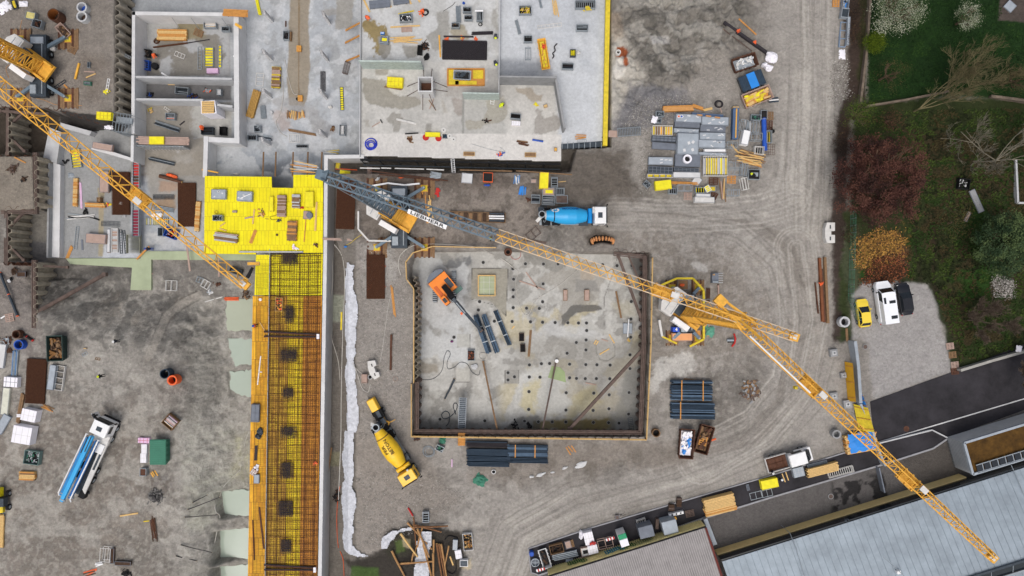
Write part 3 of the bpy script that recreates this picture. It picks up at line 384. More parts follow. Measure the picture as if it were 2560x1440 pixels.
M_tarp=mat('blue_tarpaulin',(44,132,214),.5,var=.1)
M_cable=mat('pale_hose',(196,192,184),.7,var=.1)
M_cored=mat('core_dirt',(70,54,44),.9,var=.4,sc=4)
def W(pts,z):return[tuple(P(a,b,z)[:2])for a,b in pts]
def wallseg(mb,pts,z0,z1,th,m,zf=None):
 """vertical wall along a path given at its top level"""
 for i,(a,b)in enumerate(zip(pts[:-1],pts[1:])):
  p,q_=P(*a,z1),P(*b,z1);p.z=q_.z=0;dd=(q_-p).normalized();n_=Vector((-dd.y,dd.x,0))*th/2;e=dd*th*.49
  z1_=z1-.004*i;mb.prism([tuple((p-n_-e)[:2]),tuple((q_-n_+e)[:2]),tuple((q_+n_+e)[:2]),tuple((p+n_-e)[:2])],z0,z1_,m)
def piles(name,label,pts,ztop,zbot,m,pitch=1.35,dep=.45,flip=1,cap=True,group='sheet pile walls around the excavations',waler=None):
 mb=MB();root=empty(name,P(*pts[0],ztop)*1.0);root.location.z=zbot;L0=Vector(root.location)
 for a,b in zip(pts[:-1],pts[1:]):
  p,q_=P(*a,ztop),P(*b,ztop);dd=q_-p;ln=dd.length;dd.normalize();n_=Vector((-dd.y,dd.x,0))*flip
  prof=[];k=max(1,round(ln/pitch));pw=ln/k
  for i in range(k):
   for t,o in((0,0),(.22,1),(.5,1),(.72,0)):prof.append(p+dd*(i+t)*pw+n_*o*dep)
  prof.append(q_)
  vs_=[]
  for o in(0,.05):
   for z in(zbot,ztop):vs_+=[Vector((v.x+n_.x*o-L0.x,v.y+n_.y*o-L0.y,z-L0.z))for v in prof]
  n=len(prof)
  mb.add(vs_,[(i,i+1,n+i+1,n+i)for i in range(n-1)]+[(2*n+i+1,2*n+i,3*n+i,3*n+i+1)for i in range(n-1)]+[(n+i,n+i+1,3*n+i+1,3*n+i)for i in range(n-1)],m)
 mb.build('pile_sheet',root)
 if waler:
  m2=MB()
  for a,b in zip(waler[:-1],waler[1:]):
   p,q_=P(*a,ztop-.3),P(*b,ztop-.3);p=p-L0;q_=q_-L0
   for s_ in(-.22,.22):
    d_=(q_-p).normalized();nn=Vector((-d_.y,d_.x,0))*s_
    m2.bar(p+nn,q_+nn,.12,.5,M_rustd)
   m2.bar(p+Vector((0,0,.22)),q_+Vector((0,0,.22)),.2,.04,M_rustd)
  m2.build('waler_beam',root)
 return tag(root,label,'sheet pile wall',group)
# north-west rooms
def part(o,parent):o.parent=parent;return o
rooms=tag(empty('basement_rooms',P(450,200,ZA)),'roofless concrete basement rooms with white inner walls beside the pile wall','building shell')
RL=Vector(rooms.location)
def rw(pts,th,zt,m,name='wall',zb=ZA):
 mb=MB();wallseg(mb,pts,zb,zt,th,m);o=mb.build(name,rooms,-RL);return o
rw([(334,33),(578,36)],.5,-.9,M_conw);rw([(334,33),(332,330)],.45,-.9,M_conw)
rw([(590,40),(592,352),(515,348)],.7,-1.1,M_conw);rw([(334,192),(578,197)],.3,-1.1,M_con)
rw([(334,248),(505,250)],.3,-1.2,M_con);rw([(545,262),(578,266)],.3,-1.2,M_con)
rw([(515,346),(512,438)],.6,-1.0,M_conw)
rw([(331,342),(330,400)],.4,-1.0,M_conw)
sh=MB();wallseg(sh,[(503,254),(536,252),(540,282),(504,283),(503,254)],ZA,-1,.15,M_foam);sh.build('lift_shaft_wall',rooms,-RL)
tp=MB()
for i in range(7):p=P(520,255+i*4.4,-.95);tp.box(p.x,p.y,-.97,1.75,.2,.07,M_wood,1)
tp.build('shaft_cover',rooms,-RL)
mb=MB()
for(a,b)in((430,32),(478,33),(555,34)):
 p0=P(a,b+12,-1);p1=P(a+20,b+40,ZA);mb.tube(p0,p1,.04,M_steel,5)
mb.build('wall_prop',rooms,-RL)
lb=tag(empty('foundation_block',P(135,500,ZA)),'long pale concrete retaining wall with a white coping along the left block','retaining wall')
LL=Vector(lb.location);mb=MB();wallseg(mb,[(122,410),(118,642)],ZA,-2.3,.25,M_cond);mb.build('wall',lb,-LL)
mb=MB();p=[(126,404),(150,412),(147,643),(123,643)];mb.prism(W(p,-3),ZA,-3.1,M_conw);mb.build('coping',lb,-LL)
mb=MB();mb.prism(W([(122,318),(152,330),(140,408),(106,398)],-2.6),ZA,lambda x,y:-2.7,M_con);tag(mb.build('abutment_block'),'slanted pale concrete block north of the long retaining wall','concrete block')
mb=MB();mb.prism(W([(150,306),(228,328),(222,338),(150,318)],-2.6),ZA,-2.7,M_con);tag(mb.build('concrete_wall'),'low slanting concrete wall behind the dark trench under the yellow jib','wall')
mb=MB();mb.prism(W([(228,362),(330,395),(330,402),(226,372)],-2.6),ZA,-2.8,M_conw);tag(mb.build('concrete_wall'),'thin whitish concrete wall slanting below the jib beside the pink board','wall')
lw=MB();wallseg(lw,[(905,391),(815,392),(813,620),(799,1470)],ZA,-.3,.5,M_conw)
o=lw.build('retaining_wall');tag(o,'long pale concrete wall running down the right side of the yellow deck','retaining wall')
def pwall(label,pts,zt,th,m,zb=ZB):
 mb=MB();wallseg(mb,pts,zb,zt,th,m);return tag(mb.build('formwork_wall'),label,'formwork wall','formwork walls standing on the podium slab')
M_fw=mat('green_grey_formwork',(176,188,182),.7,var=.25,sc=2.5)
pwall('greenish formed wall crossing the podium below the timber sheaf',[(898,152),(1050,154)],2.6,.22,M_fw)
pwall('greenish formed wall behind the small ladder on the podium',[(1158,232),(1246,234)],2.4,.2,M_fw)
pwall('grey wall with three joints running right from the middle of the podium',[(1250,191),(1388,193)],3.,.2,M_cond)
pwall('slanting grey formed wall between beige floor and bluish slab',[(1389,193),(1411,318)],2.2,.3,M_cond)
pwall('thin upright wall line between beige podium and the bluish slab',[(1250,-30),(1247,235)],.6,.12,M_con)
pwall('thin wall along the left edge of the podium',[(901,-30),(899,390)],.1,.1,M_con)
mb=MB()
for a in range(900,1400,46):
 p=P(a,393+(a-900)*.02,ZB);mb.bar((p.x,p.y-.4,-4),(p.x,p.y-.25,-.6),.1,.1,M_steeld)
p,q_=P(900,396,ZB),P(1402,407,ZB);mb.bar((p.x,p.y-.15,-.75),(q_.x,q_.y-.15,-.75),.25,.25,M_black);mb.bar((p.x,p.y-.6,-2.4),(q_.x,q_.y-.6,-2.4),.15,.1,M_steeld)
tag(mb.build('edge_shoring'),'black shoring frame under the front edge of the podium slab','shoring')
mb=MB();mb.prism(W([(1403,360),(1516,352),(1517,366),(1403,372)],ZB+.1),ZB-.5,ZB+.12,M_steeld)
for a in range(1405,1516,14):p=P(a,366,ZB);mb.box(p.x,p.y+.1,ZB-.4,.08,.9,.62,M_steel)
tag(mb.build('slab_edge_form'),'grey steel edge formwork along the bottom of the bluish slab','formwork')
mb=MB();wallseg(mb,[(1521,-40),(1513,358)],ZA,.25,.62,M_yeld);tag(mb.build('edge_formwork'),'long bright yellow formwork band along the right edge of the slab','formwork')
colr=[(680,52),(824,58),(679,148),(819,150),(678,242),(817,244),(815,340),(675,360)]
where=['beside the yellow beam at the top','right of the brown drain stripe, topmost','left of the small grey crate','second from the top right of the brown stripe','below the steel frame','at the foot of the narrow mesh strip','beside the brown beam at the bottom','bottom left near the pale bundles']
cm0=MB();cm0.box(0,0,0,.32,.62,3.2,M_conw);cr=MB()
for a in(-.1,.1):
 for b in(-.24,-.08,.08,.24):cr.tube((a,b,3.2),(a,b,3.6),.018,M_rebar,4)
for i,(a,b)in enumerate(colr):
 p=P(a,b,ZA);r_=empty('concrete_column',p,R(15));tag(r_,'slim white concrete column '+where[i],'column','white columns on the grey basement slab')
 if i==0:cA=cm0.build('shaft',r_);cB=cr.build('starter_bars',r_)
 else:
  for s_ in(cA,cB):q_=s_.copy();C.objects.link(q_);q_.parent=r_
# decks
def brick_mat(name,c1,c2,mc,w_,h_,ms=.012,rot=0,nv=.3):
 m=bpy.data.materials.new(name);m.use_nodes=True;t=m.node_tree;n=t.nodes;L=t.links;b=n['Principled BSDF'];b.inputs['Roughness'].default_value=.55
 b.inputs['Specular IOR Level'].default_value=.25
 g=n.new('ShaderNodeNewGeometry');mp=n.new('ShaderNodeMapping');mp.inputs['Rotation'].default_value=(0,0,rot);L.new(g.outputs['Position'],mp.inputs[0])
 k=n.new('ShaderNodeTexBrick');k.inputs['Scale'].default_value=1;k.inputs['Brick Width'].default_value=w_;k.inputs['Row Height'].default_value=h_;k.inputs['Mortar Size'].default_value=ms
 k.inputs['Color1'].default_value=srgb(*c1);k.inputs['Color2'].default_value=srgb(*c2);k.inputs['Mortar'].default_value=srgb(*mc);L.new(mp.outputs[0],k.inputs[0])
 no=n.new('ShaderNodeTexNoise');no.inputs['Scale'].default_value=.8;no.inputs['Detail'].default_value=8;no.inputs['Roughness'].default_value=.7;L.new(g.outputs['Position'],no.inputs[0])
 mr=n.new('ShaderNodeMapRange');mr.inputs[1].default_value=.3;mr.inputs[2].default_value=.7;mr.inputs[3].default_value=1-nv;mr.inputs[4].default_value=1+nv*.5;L.new(no.outputs[0],mr.inputs[0])
 mx=n.new('ShaderNodeVectorMath');mx.operation='SCALE';L.new(k.outputs[0],mx.inputs[0]);L.new(mr.outputs[0],mx.inputs['Scale']);L.new(mx.outputs[0],b.inputs['Base Color'])
 return m
M_deck=brick_mat('yellow_deck_boards',(240,228,22),(232,216,18),(190,168,30),.5,2.0,.02,nv=.13)
M_decko=brick_mat('amber_deck_boards',(232,176,40),(216,152,36),(166,112,34),.5,2.5,.03,nv=.3)
M_deckb=brick_mat('brown_deck_boards',(208,142,44),(186,120,40),(136,90,36),.5,2.5,.02,nv=.35)
M_deckm=brick_mat('muddy_yellow_boards',(214,176,48),(184,138,46),(136,104,42),.5,2.5,.02,nv=.35)
dk=tag(empty('formwork_deck',P(660,540,ZY)),'bright yellow plywood formwork deck with a notch at its top edge','formwork deck');DL=Vector(dk.location)
mb=MB();mb.prism(W([(512,440),(679,442),(680,469),(733,470),(733,437),(808,437),(807,632),(640,632),(640,636),(510,634)],ZY),ZY-.22,ZY,M_deck,M_woodb);mb.build('deck_panel',dk,-DL)
mb=MB()
for a in range(525,805,40):
 for b in range(455,630,42):
  p=P(a,b,ZY)
  if inpoly(a,b,[(512,440),(679,442),(680,475),(733,475),(733,440),(808,437),(808,632),(512,634)]):pass
mb=MB();mb.prism(W([(733,437),(807,437),(807,466),(733,466)],ZY+.08),ZY+.005,ZY+.08,M_deck,M_woodb);mb.build('deck_panel',dk,-DL)
ld=tag(empty('bridge_deck',P(715,1000,ZL)),'long amber and yellow plank deck running down to the bottom edge under rebar netting','formwork deck');DL2=Vector(ld.location)
def dpan(pts,m,dz=0,nm='deck_panel'):mb=MB();mb.prism(W(pts,ZL+dz),ZL-.2,ZL+dz,m,M_woodb);mb.build(nm,ld,-DL2)
dpan([(640,637),(674,637),(673,738),(636,738)],M_deck);dpan([(674.3,637),(807,634),(805,738),(673.3,738)],M_deck)
dpan([(632,740),(672,740),(664,1470),(619,1470)],M_decko);dpan([(672.4,740),(719,740),(713,1470),(664.4,1470)],M_deckm)
dpan([(719.4,740),(758,740),(748,1470),(713.4,1470)],brick_mat('used_yellow_boards',(238,212,30),(226,190,34),(176,140,36),.5,2.0,.02,nv=.22));dpan([(758.4,740),(805,740),(792,1470),(748.4,1470)],M_deckb)
pr_=MB();pr_.tube((0,0,-4.3),(0,0,ZL-.21),.06,M_steel,6);pr0=None
for b in range(660,1470,90):
 for a in(644,795):
  p=P(a-(b-640)*.02,b,ZL);loc_=Vector((p.x,p.y,0))-DL2
  if pr0 is None:pr0=pr_.build('shoring_prop',ld,loc_)
  else:q_=pr0.copy();C.objects.link(q_);q_.parent=ld;q_.location=loc_
def bars(mb,x0,x1,y0,y1,sx,sy,z,r,m,skew=0,jit=.02,rr=random.Random(5)):
 """bars in seen pixels; skew shifts x by skew*(y-y0)"""
 x=x0
 while x<=x1:
  a,b=P(x,y0,z),P(x+skew*(y1-y0),y1,z);j=rr.uniform(-jit,jit);n=1
  mb.bar(a+Vector((j,0,0)),b+Vector((j+rr.uniform(-jit,jit),0,0)),r,r,m);x+=sx
 y=y0
 while y<=y1:
  s_=skew*(y-y0);pts=[P(x0+(x1-x0)*t+s_,y+rr.uniform(-.9,.9)*jit*30,z+.03)for t in(0,.3,.6,1)]
  for u,v in zip(pts[:-1],pts[1:]):mb.bar(u,v,r,r,m)
  y+=sy
M_rebarp=mat('patch_rebar',(96,76,58),.8,.1,var=.3,sc=4)
net=tag(empty('rebar_net',P(735,1000,ZL)),'brown reinforcing netting laid over the long amber deck','rebar mesh');NL=Vector(net.location)
mb=MB();bars(mb,674,803,632,1470,4.9,5.4,ZL+.14,.036,M_rebar,-.0145,.05);bars(mb,676,803,640,1470,24,19,ZL+.2,.05,M_rebar,-.0145,.12);mb.build('bars',net,-NL)
mb=MB();bars(mb,642,676,660,1470,60,3.4,ZL+.08,.022,M_rebar,-.0145);mb.build('bars',net,-NL)
mb=MB()
for a in range(0,40):p=P(674-.0145*(a*21),632+a*21,ZL+.35);mb.box(p.x,p.y,ZL+.02,.06,1.1,.32,M_steel)
mb.build('edge_strip',net,-NL)
for i,(a,b,nm)in enumerate([(724,642,'topmost, at the joint with the wide deck'),(723,785,'just under the small timber box'),(722,888,'between two double beams and the next patch'),(720,982,'level with the middle of the deck'),(720,1080,'beside the loop of yellow cord'),(716,1176,'level with the cardboard box'),(714,1272,'second from the bottom'),(715,1366,'above the lower double beam')]):
 mb=MB();rr=random.Random(i)
 z=ZL+.2
 for k in range(4):c_=rr.uniform(8,22);e_=rr.uniform(8,22);bars(mb,a-c_+rr.uniform(-3,3),a+c_,b-e_,b+e_+rr.uniform(-3,3),3.1,3.1,z+k*.05,.03,M_rebard if k%2 else M_rebarp,0,.05,rr)
 o=mb.build('rebar_patch');tag(o,'dark rebar patch on the long deck, '+nm,'rebar','dense rebar patches over the columns')
for y,nm in((832,'middle'),(1415,'bottom')):
 for k in(0,1):
  mb=MB();a,b=P(660,y+k*12-2,ZL+.3),P(798-(y-832)*.014,y+k*12+(6 if k==0 else 0),ZL+.3);mb.tube(a,b,.09,M_rust,6);mb.tube(a+Vector((0,.14,0)),b+Vector((0,.14,0)),.07,M_rebard,6)
  mb.box(b.x-.15,b.y,b.z-.15,.35,.35,.3,M_foam)
  tag(mb.build('rebar_bundle'),('upper' if k==0 else 'lower')+' white-capped dark bar across the long deck at its '+nm,'rebar','bar pairs laid across the long deck')
# water
M_water=mat('cloudy_water',(168,174,154),.08,var=.05,sc=.3,spec=.5);M_waterg=mat('green_trench_water',(164,174,142),.15,var=.15,sc=.4,spec=.5)
M_waterb=mat('pale_pond_water',(166,178,164),.08,var=.05,sc=.3,spec=.5)
def rough_edge(pts,amp=3.):
 out=[]
 for a,b in zip(pts,pts[1:]+pts[:1]):
  n=max(1,int(math.hypot(b[0]-a[0],b[1]-a[1])/5))
  for i in range(n):x,y=a[0]+(b[0]-a[0])*i/n,a[1]+(b[1]-a[1])*i/n;q_=fbm(np.array([x,x+500.]),np.array([y,y]),.07,4,2,.7);out.append((x+(float(q_[0])-.5)*amp*6,y+(float(q_[1])-.5)*amp*6))
 return out
def water(pts,m,z=-4.12):
 pts=rough_edge(pts)
 mb=MB();mb.prism(W(pts,z),z-.5,z,m);tag(mb.build('water'),kind='structure')
water([(562,745),(640,745),(640,828),(568,824)],M_water);water([(570,848),(640,850),(640,912),(586,912),(574,880)],M_waterb);water([(575,928),(640,925),(640,993),(600,985),(575,970)],M_waterb)
water([(552,1226),(640,1225),(640,1291),(552,1290)],M_waterb);water([(545,1322),(640,1320),(640,1398),(548,1396)],M_waterb);water([(548,1410),(640,1410),(640,1480),(548,1480)],M_waterb)
tr=MB();tr.prism(W([(165,646),(352,646),(352,628),(512,628),(640,634),(640,651),(378,649),(378,725),(326,725),(330,669),(175,660)],-3.85),-4.4,-3.85,M_waterg);tag(tr.build('water'),kind='structure')
# sheet piles
M_pl=mat('pale_sheet_pile',(168,160,146),.85,var=.35,sc=1.0,bump=.3)
piles('sheet_pile_wall','pale mud-stained sheet pile wall along the right side of the upper left yard',[(288,-50),(287,287)],0,-4.2,M_pl,1.38,.55,1)
piles('sheet_pile_wall','rusty sheet piles along the lower edge of the upper left yard',[(120,270),(262,314)],.0,-4.2,M_rust,1.2,.4,1)
piles('sheet_pile_wall','rusty piles with a dark waler right of the small gravel island at the left',[(86,388),(86,525)],0,-4.2,M_pile,1.25,.45,1,waler=[(90,382),(90,535)])
piles('sheet_pile_wall','pale piles on the left of the strutted concrete pit',[(20,528),(20,652)],0,-4.2,M_pile,1.25,.45,1,waler=[(18,520),(18,660)])
piles('sheet_pile_wall','rusty piles above the strutted concrete pit',[(12,524),(86,524)],.0,-4.2,M_rust,1.2,.4,1,waler=[(5,530),(88,530)])
piles('sheet_pile_wall','brown piles along the yard edge left of the muddy slope',[(84,655),(84,815)],.1,-4,M_pile,1.25,.45,1,waler=[(87,650),(87,820)])
piles('sheet_pile_wall','brown piles at the top of the left gravel island',[(-20,388),(88,388)],.0,-4,M_rust,1.2,.4,-1)
piles('sheet_pile_wall','piles under the strutted pit at the far left',[(8,655),(86,656)],.05,-4,M_rust,1.2,.4,-1)
gp='sheet piles lining the square pit'
M_pp=M_rustd
piles('sheet_pile_wall','dark piles along the lower side of the square pit',[(1032,1082),(1608,1086)],.15,ZP,M_pp,1.2,.45,-1,group=gp,waler=[(1034,1078),(1604,1081)])
piles('sheet_pile_wall','dark piles along the right side of the square pit',[(1620,640),(1617,860),(1608,1084)],.15,ZP,M_pp,1.2,.45,-1,group=gp,waler=[(1612,640),(1609,860),(1601,1078)])
piles('sheet_pile_wall','dark piles along the left side of the square pit',[(1038,950),(1036,1080)],.15,ZP,M_pp,1.2,.45,1,group=gp,waler=[(1043,955),(1042,1074)])
piles('sheet_pile_wall','round-edged brown piles along the upper left side of the square pit',[(1030,690),(1040,730),(1037,950)],.1,ZP,M_pile,.9,.35,1,group=gp)
piles('sheet_pile_wall','short run of rusty piles at the upper right corner of the square pit',[(1532,628),(1622,638)],.1,ZP,M_pp,1.2,.4,1,group=gp,waler=[(1534,634),(1612,642)])
piles('sheet_pile_wall','mud stained piles behind the brown beam in the dark pit at the left edge',[(20,280),(20,386)],-.2,-4.2,M_pile,1.25,.45,1)
piles('sheet_pile_wall','rusty piles along the top of the dark pit at the left edge',[(-10,268),(118,271)],0,-4.2,M_rust,1.2,.4,1)
def strut(label,x0,y0,x1,y1,z0,z1,wd,m=M_rustd,grp='steel struts of the excavations',nm='steel_strut'):
 a,b=P(x0,y0,z0),P(x1,y1,z1);mb=MB();h=wd
 d_=(b-a).normalized();n_=Vector((-d_.y,d_.x,0))*wd*.3
 mb.bar(a,b,wd*.25,h*.9,m);mb.bar(a+Vector((0,0,h/2)),b+Vector((0,0,h/2)),wd,h*.15,m);mb.bar(a-Vector((0,0,h/2)),b-Vector((0,0,h/2)),wd,h*.15,m)
 mb.box(a.x,a.y,a.z-h*.7,wd*1.3,wd*1.3,h*1.4,m);mb.box(b.x,b.y,b.z-h*.7,wd*1.3,wd*1.3,h*1.4,m)
 return tag(mb.build(nm),label,'strut',grp)
strut('long brown diagonal strut across the lower right of the square pit',1606,874,1424,1072,-.5,-1,.42)
strut('thin leaning strut rising from the green puddle in the square pit',1390,905,1356,1074,-3.2,-.6,.22)
strut('thin leaning strut in the lower left of the square pit',1208,905,1243,1074,-3.2,-.6,.22,M_woodb)
strut('brown diagonal strut at the upper right of the square pit',1546,640,1604,800,-.5,-.5,.36)
strut('thin strut beside the thicker one at the upper right of the square pit',1572,642,1603,712,-.5,-.5,.2)
strut('long brown strut leaning over the muddy slope at the left',90,782,262,686,-.2,-3,.42)
strut('upper diagonal brace of the strutted pit at the far left',22,570,58,533,-.5,-.5,.3)
strut('lower diagonal brace of the strutted pit at the far left',22,612,60,650,-.5,-.5,.3)
strut('vertical brown beam through the dark pit at the left edge',22,275,21,385,-.5,-.5,.4)
strut('diagonal brace left of the abutment block',26,312,60,282,-.8,-.8,.3)
strut('second diagonal brace below it in the dark pit',28,345,62,378,-.8,-.8,.3)
strut('brown beam along the top of the green trench',88,664,168,668,-.6,-3,.3)
strut('horizontal beam at the top of the dark pit at the left',2,278,120,286,-.4,-.4,.35)
# pit furniture: pile heads
hx=[(12,18),(12,88),(12,197),(145,202),(273,204),(306,138),(185,338),(306,342),(431,345),(558,347),(665,350),(745,350),(747,425),(741,520),(643,545),(739,619),(551,652),(174,769),(294,757),(376,755),(576,762),(738,766),(849,768),(981,771),(1180,668),(1180,806),(1187,492),(173,890),(280,892),(576,898),(645,904),(733,906),(843,906),(978,908),(25,888),(170,1036),(542,1047),(818,1051),(972,1068),(167,1214),(539,1221),(811,1224),(969,1208),(1166,1260),(263,1337),(402,1338),(538,1339),(814,1344),(966,1346),(1070,1351),(125,1330),(1170,1045),(1188,310),(1193,135),(2,335)]
holes=[(1280+a/4,720+b/4)for a,b in hx]+[(1280+a/4,360+b/4)for a,b in[(134,1198),(314,1200),(460,1200),(311,1399),(906,1207),(1050,1217),(1198,1217)]]+[(1270,932),(1270,950),(1199,754),(1135,843),(1208,656),(1284,698),(1282,672),(1100,1048),(1212,1052),(1236,803),(1196,775)]
mb0=MB();mb0.ring(0,0,0,.03,.27,.22,M_cond,14);mb0.disc(0,0,.008,.22,mat('hole_shade_paint',(58,57,55),.9),14)  # flat dark disc paints the shade inside each bored hole
h0=None
hr=tag(empty('pile_head_field',P(1400,850,ZP)),'round bored pile heads with holes painted dark, dotted over the pit floor','pile heads')
for a,b in holes:
 p=P(a,b,ZP)-Vector(hr.location)
 if h0 is None:h0=mb0.build('pile_head',hr,p)
 else:q_=h0.copy();C.objects.link(q_);q_.parent=hr;q_.location=p
def rail(label,pts,z=0,h=1.0,m=M_wood,rows=2,sp=2.2,wd=.18,nm='guard_rail',cat='guard rail',grp=None,posts=M_woodb):
 root=empty(nm,P(*pts[0],z));L0=Vector(root.location);mp_=MB();mr_=MB()
 for a,b in zip(pts[:-1],pts[1:]):
  p,q_=P(*a,z+h)-L0,P(*b,z+h)-L0;ln=(q_-p).length
  for r_ in range(rows):
   dz=Vector((0,0,-r_*h*.45));mr_.bar(p+dz,q_+dz,.05 if wd<.2 else wd,wd,m)if wd>=.2 else mr_.bar(p+dz,q_+dz,.09,wd,m)
  for i in range(max(1,int(ln/sp))+1):
   c=p+(q_-p)*i/max(1,int(ln/sp));mp_.box(c.x,c.y,0,.1,.1,h-.02,posts)
 mr_.build('rail',root);mp_.build('posts',root);return tag(root,label,cat,grp)
g1='timber guard rails round the square pit'
rail('timber guard rail along the bottom of the square pit',[(1028,1092),(1616,1100)],grp=g1)
rail('timber guard rail down the lower left side of the square pit',[(1028,960),(1028,1092)],grp=g1)
rail('timber guard rail down the left side of the square pit',[(1034,722),(1034,958)],grp=g1)
rail('curved timber guard rail round the upper left corner of the square pit',[(1034,722),(1016,698),(1014,655),(1032,632),(1080,616),(1240,619)],grp=g1)
rail('timber guard rail down the right side of the square pit',[(1632,644),(1628,860),(1617,1098)],grp=g1)
g2='barrier fences round the crane bases'
def barrier(label,pts,m,wd=.22):rail(label,pts,0,1.0,m,1,2.5,wd,'barrier_fence','barrier',g2,M_steel)
barrier('white barrier fence down the left and bottom of the grey crane base',[(896,528),(896,573),(922,602),(1002,603)],M_whited)
barrier('white barrier fence above the grey crane base',[(930,465),(970,458),(1012,463),(1049,459)],M_white)
barrier('yellow barrier fence above and right of the yellow crane base',[(1653,713),(1692,696),(1732,696),(1759,726),(1759,848),(1724,866)],M_yeld,.28)
barrier('yellow barrier fence at the lower left of the yellow crane base',[(1655,841),(1692,859)],M_yeld)
barrier('white board barrier left of the yellow crane base',[(1648,800),(1655,841)],M_whited,.3)
barrier('white board hanging beside the jib above the crane base',[(1653,713),(1650,752)],M_whited,.3)
# geotextile on the slope
def sheet(name,label,cat,poly,z,amp,m,seed=0,res=.11,zfun=None,fold=7.):
 w_=[P(a,b,z)for a,b in poly];xs=[p.x for p in w_];ys=[p.y for p in w_]
 X_,Y_=np.meshgrid(np.arange(min(xs),max(xs),res),np.arange(min(ys),max(ys),res))
 k=HC/(HC-z);PX=1280+X_*S*k;PY=720-Y_*S*k;nz=fbm(X_,Y_,fold*.3,4,seed)
 rg=1-np.abs(fbm(X_,Y_,fold*.35,4,seed+3)*2-1)
 Z_=np.full(X_.shape,float(z))if zfun is None else zfun(X_,Y_)
 Z_=Z_+amp*(rg**2*.8+nz*.6)+.05
 cx=(PX[:-1,:-1]+PX[1:,1:])/2;cy=(PY[:-1,:-1]+PY[1:,1:])/2
 mask=sdist(cx,cy,poly)+(fbm((X_[:-1,:-1]),(Y_[:-1,:-1]),.5,5,seed+9)-.5)*22>0
 co_,q,cc=grid_obj(name,X_,Y_,Z_,np.ones(X_.shape+(4,)),mask,None)
 n=len(co_);lo=co_.copy();lo[:,2]-=.03
 q2=np.concatenate([q,q[:,::-1]+n]);o=mesh_np(name,np.concatenate([co_,lo]),q2,np.ones((2*n,4)),m,False)
 return tag(o,label,cat)
M_geo=mat('white_geotextile',(198,200,206),.85,var=.3,sc=2.2,bump=.8,bsc=3)
def gz_geo(X_,Y_):
 gx_=1280+X_*S;return np.where(gx_<872,(gx_-872)/9*.55,.0)+.12
sheet('geotextile_sheet','crumpled white geotextile strip along the gravel edge, upper length','sheet',[(862,655),(885,665),(882,720),(892,770),(890,900),(888,960),(898,1020),(888,1080),(868,1080),(866,1000),(862,930),(860,800),(864,720)],0,.11,M_geo,1,zfun=gz_geo)
sheet('geotextile_sheet','crumpled white geotextile strip along the gravel edge, lower length','sheet',[(866,1078),(884,1078),(882,1130),(884,1200),(892,1250),(885,1330),(880,1362),(905,1381),(950,1388),(948,1395),(895,1392),(852,1376),(852,1300),(848,1260),(856,1200),(852,1142)],0,.11,M_geo,2,zfun=gz_geo)
sheet('geotextile_sheet','white cloth lining beneath the log heap','sheet',[(1058,1326),(1078,1325),(1080,1345),(1070,1375),(1072,1440),(1036,1445),(1042,1370)],0,.4,M_geo,3)
sheet('geotextile_sheet','small curved white cloth edge above the log heap','sheet',[(983,1326),(1030,1314),(1034,1322),(1000,1330),(960,1370),(954,1366),(962,1345)],0,.3,M_geo,4)
# cranes
def lattice(mb,A,B,w0,w1,h0,h1,n,cr,dr,m,topm=None,inv=False):
 """triangular truss: two lower chords and one upper"""
 A,B=Vector(A),Vector(B);d_=(B-A).normalized();sd=d_.cross(Vector((0,0,1)))
 if sd.length<.1:sd=Vector((1,0,0))
 sd.normalize();up=sd.cross(d_)*(-1 if inv else 1);L=[]
 for i in range(n+1):
  t=i/n;c=A+(B-A)*t;w_=w0+(w1-w0)*t;h=h0+(h1-h0)*t;L.append((c+sd*w_/2,c-sd*w_/2,c+up*h))
 for k in range(3):mb.bar(L[0][k],L[-1][k],cr,cr,topm if(topm and k<2)else m)
 for i in range(n):
  a,b=L[i],L[i+1];mid=[(a[k]+b[k])/2 for k in range(3)]
  mb.bar(a[0],mid[2],dr,dr,m);mb.bar(mid[2],b[0],dr,dr,m);mb.bar(a[1],mid[2],dr,dr,m);mb.bar(mid[2],b[1],dr,dr,m)
  mb.bar(a[i%2],b[(i+1)%2],dr*.8,dr*.8,m)
 return L
def mast(mb,x,y,z0,z1,w_,m,cr=.16,dr=.09,st=1.0,rz=0):
 c,s_=math.cos(rz),math.sin(rz);cs=[(x+(a*c-b*s_)*w_/2,y+(a*s_+b*c)*w_/2)for a,b in((-1,-1),(1,-1),(1,1),(-1,1))]
 for a in cs:mb.bar((*a,z0),(*a,z1),cr,cr,m)
 z=z0;k=0
 while z+st<=z1+.01:
  for i in range(4):
   a,b=cs[i],cs[(i+1)%4];mb.bar((*a,z),(*b,z),dr,dr,m)
   if k%2:mb.bar((*a,z),(*b,z+st),dr,dr,m)
   else:mb.bar((*b,z),(*a,z+st),dr,dr,m)
  z+=st;k+=1
def text_mesh(s,size,bold=.0):
 cu=bpy.data.curves.new('t','FONT');cu.body=s;cu.size=size;cu.align_x='CENTER';cu.align_y='CENTER';cu.offset=bold;cu.resolution_u=2
 o=bpy.data.objects.new('t',cu);C.objects.link(o);dg=bpy.context.evaluated_depsgraph_get();me=o.evaluated_get(dg).to_mesh()
 vs_=[v.co.copy()for v in me.vertices];fs=[list(p.vertices)for p in me.polygons];o.evaluated_get(dg).to_mesh_clear();bpy.data.objects.remove(o);bpy.data.curves.remove(cu)
 return vs_,fs
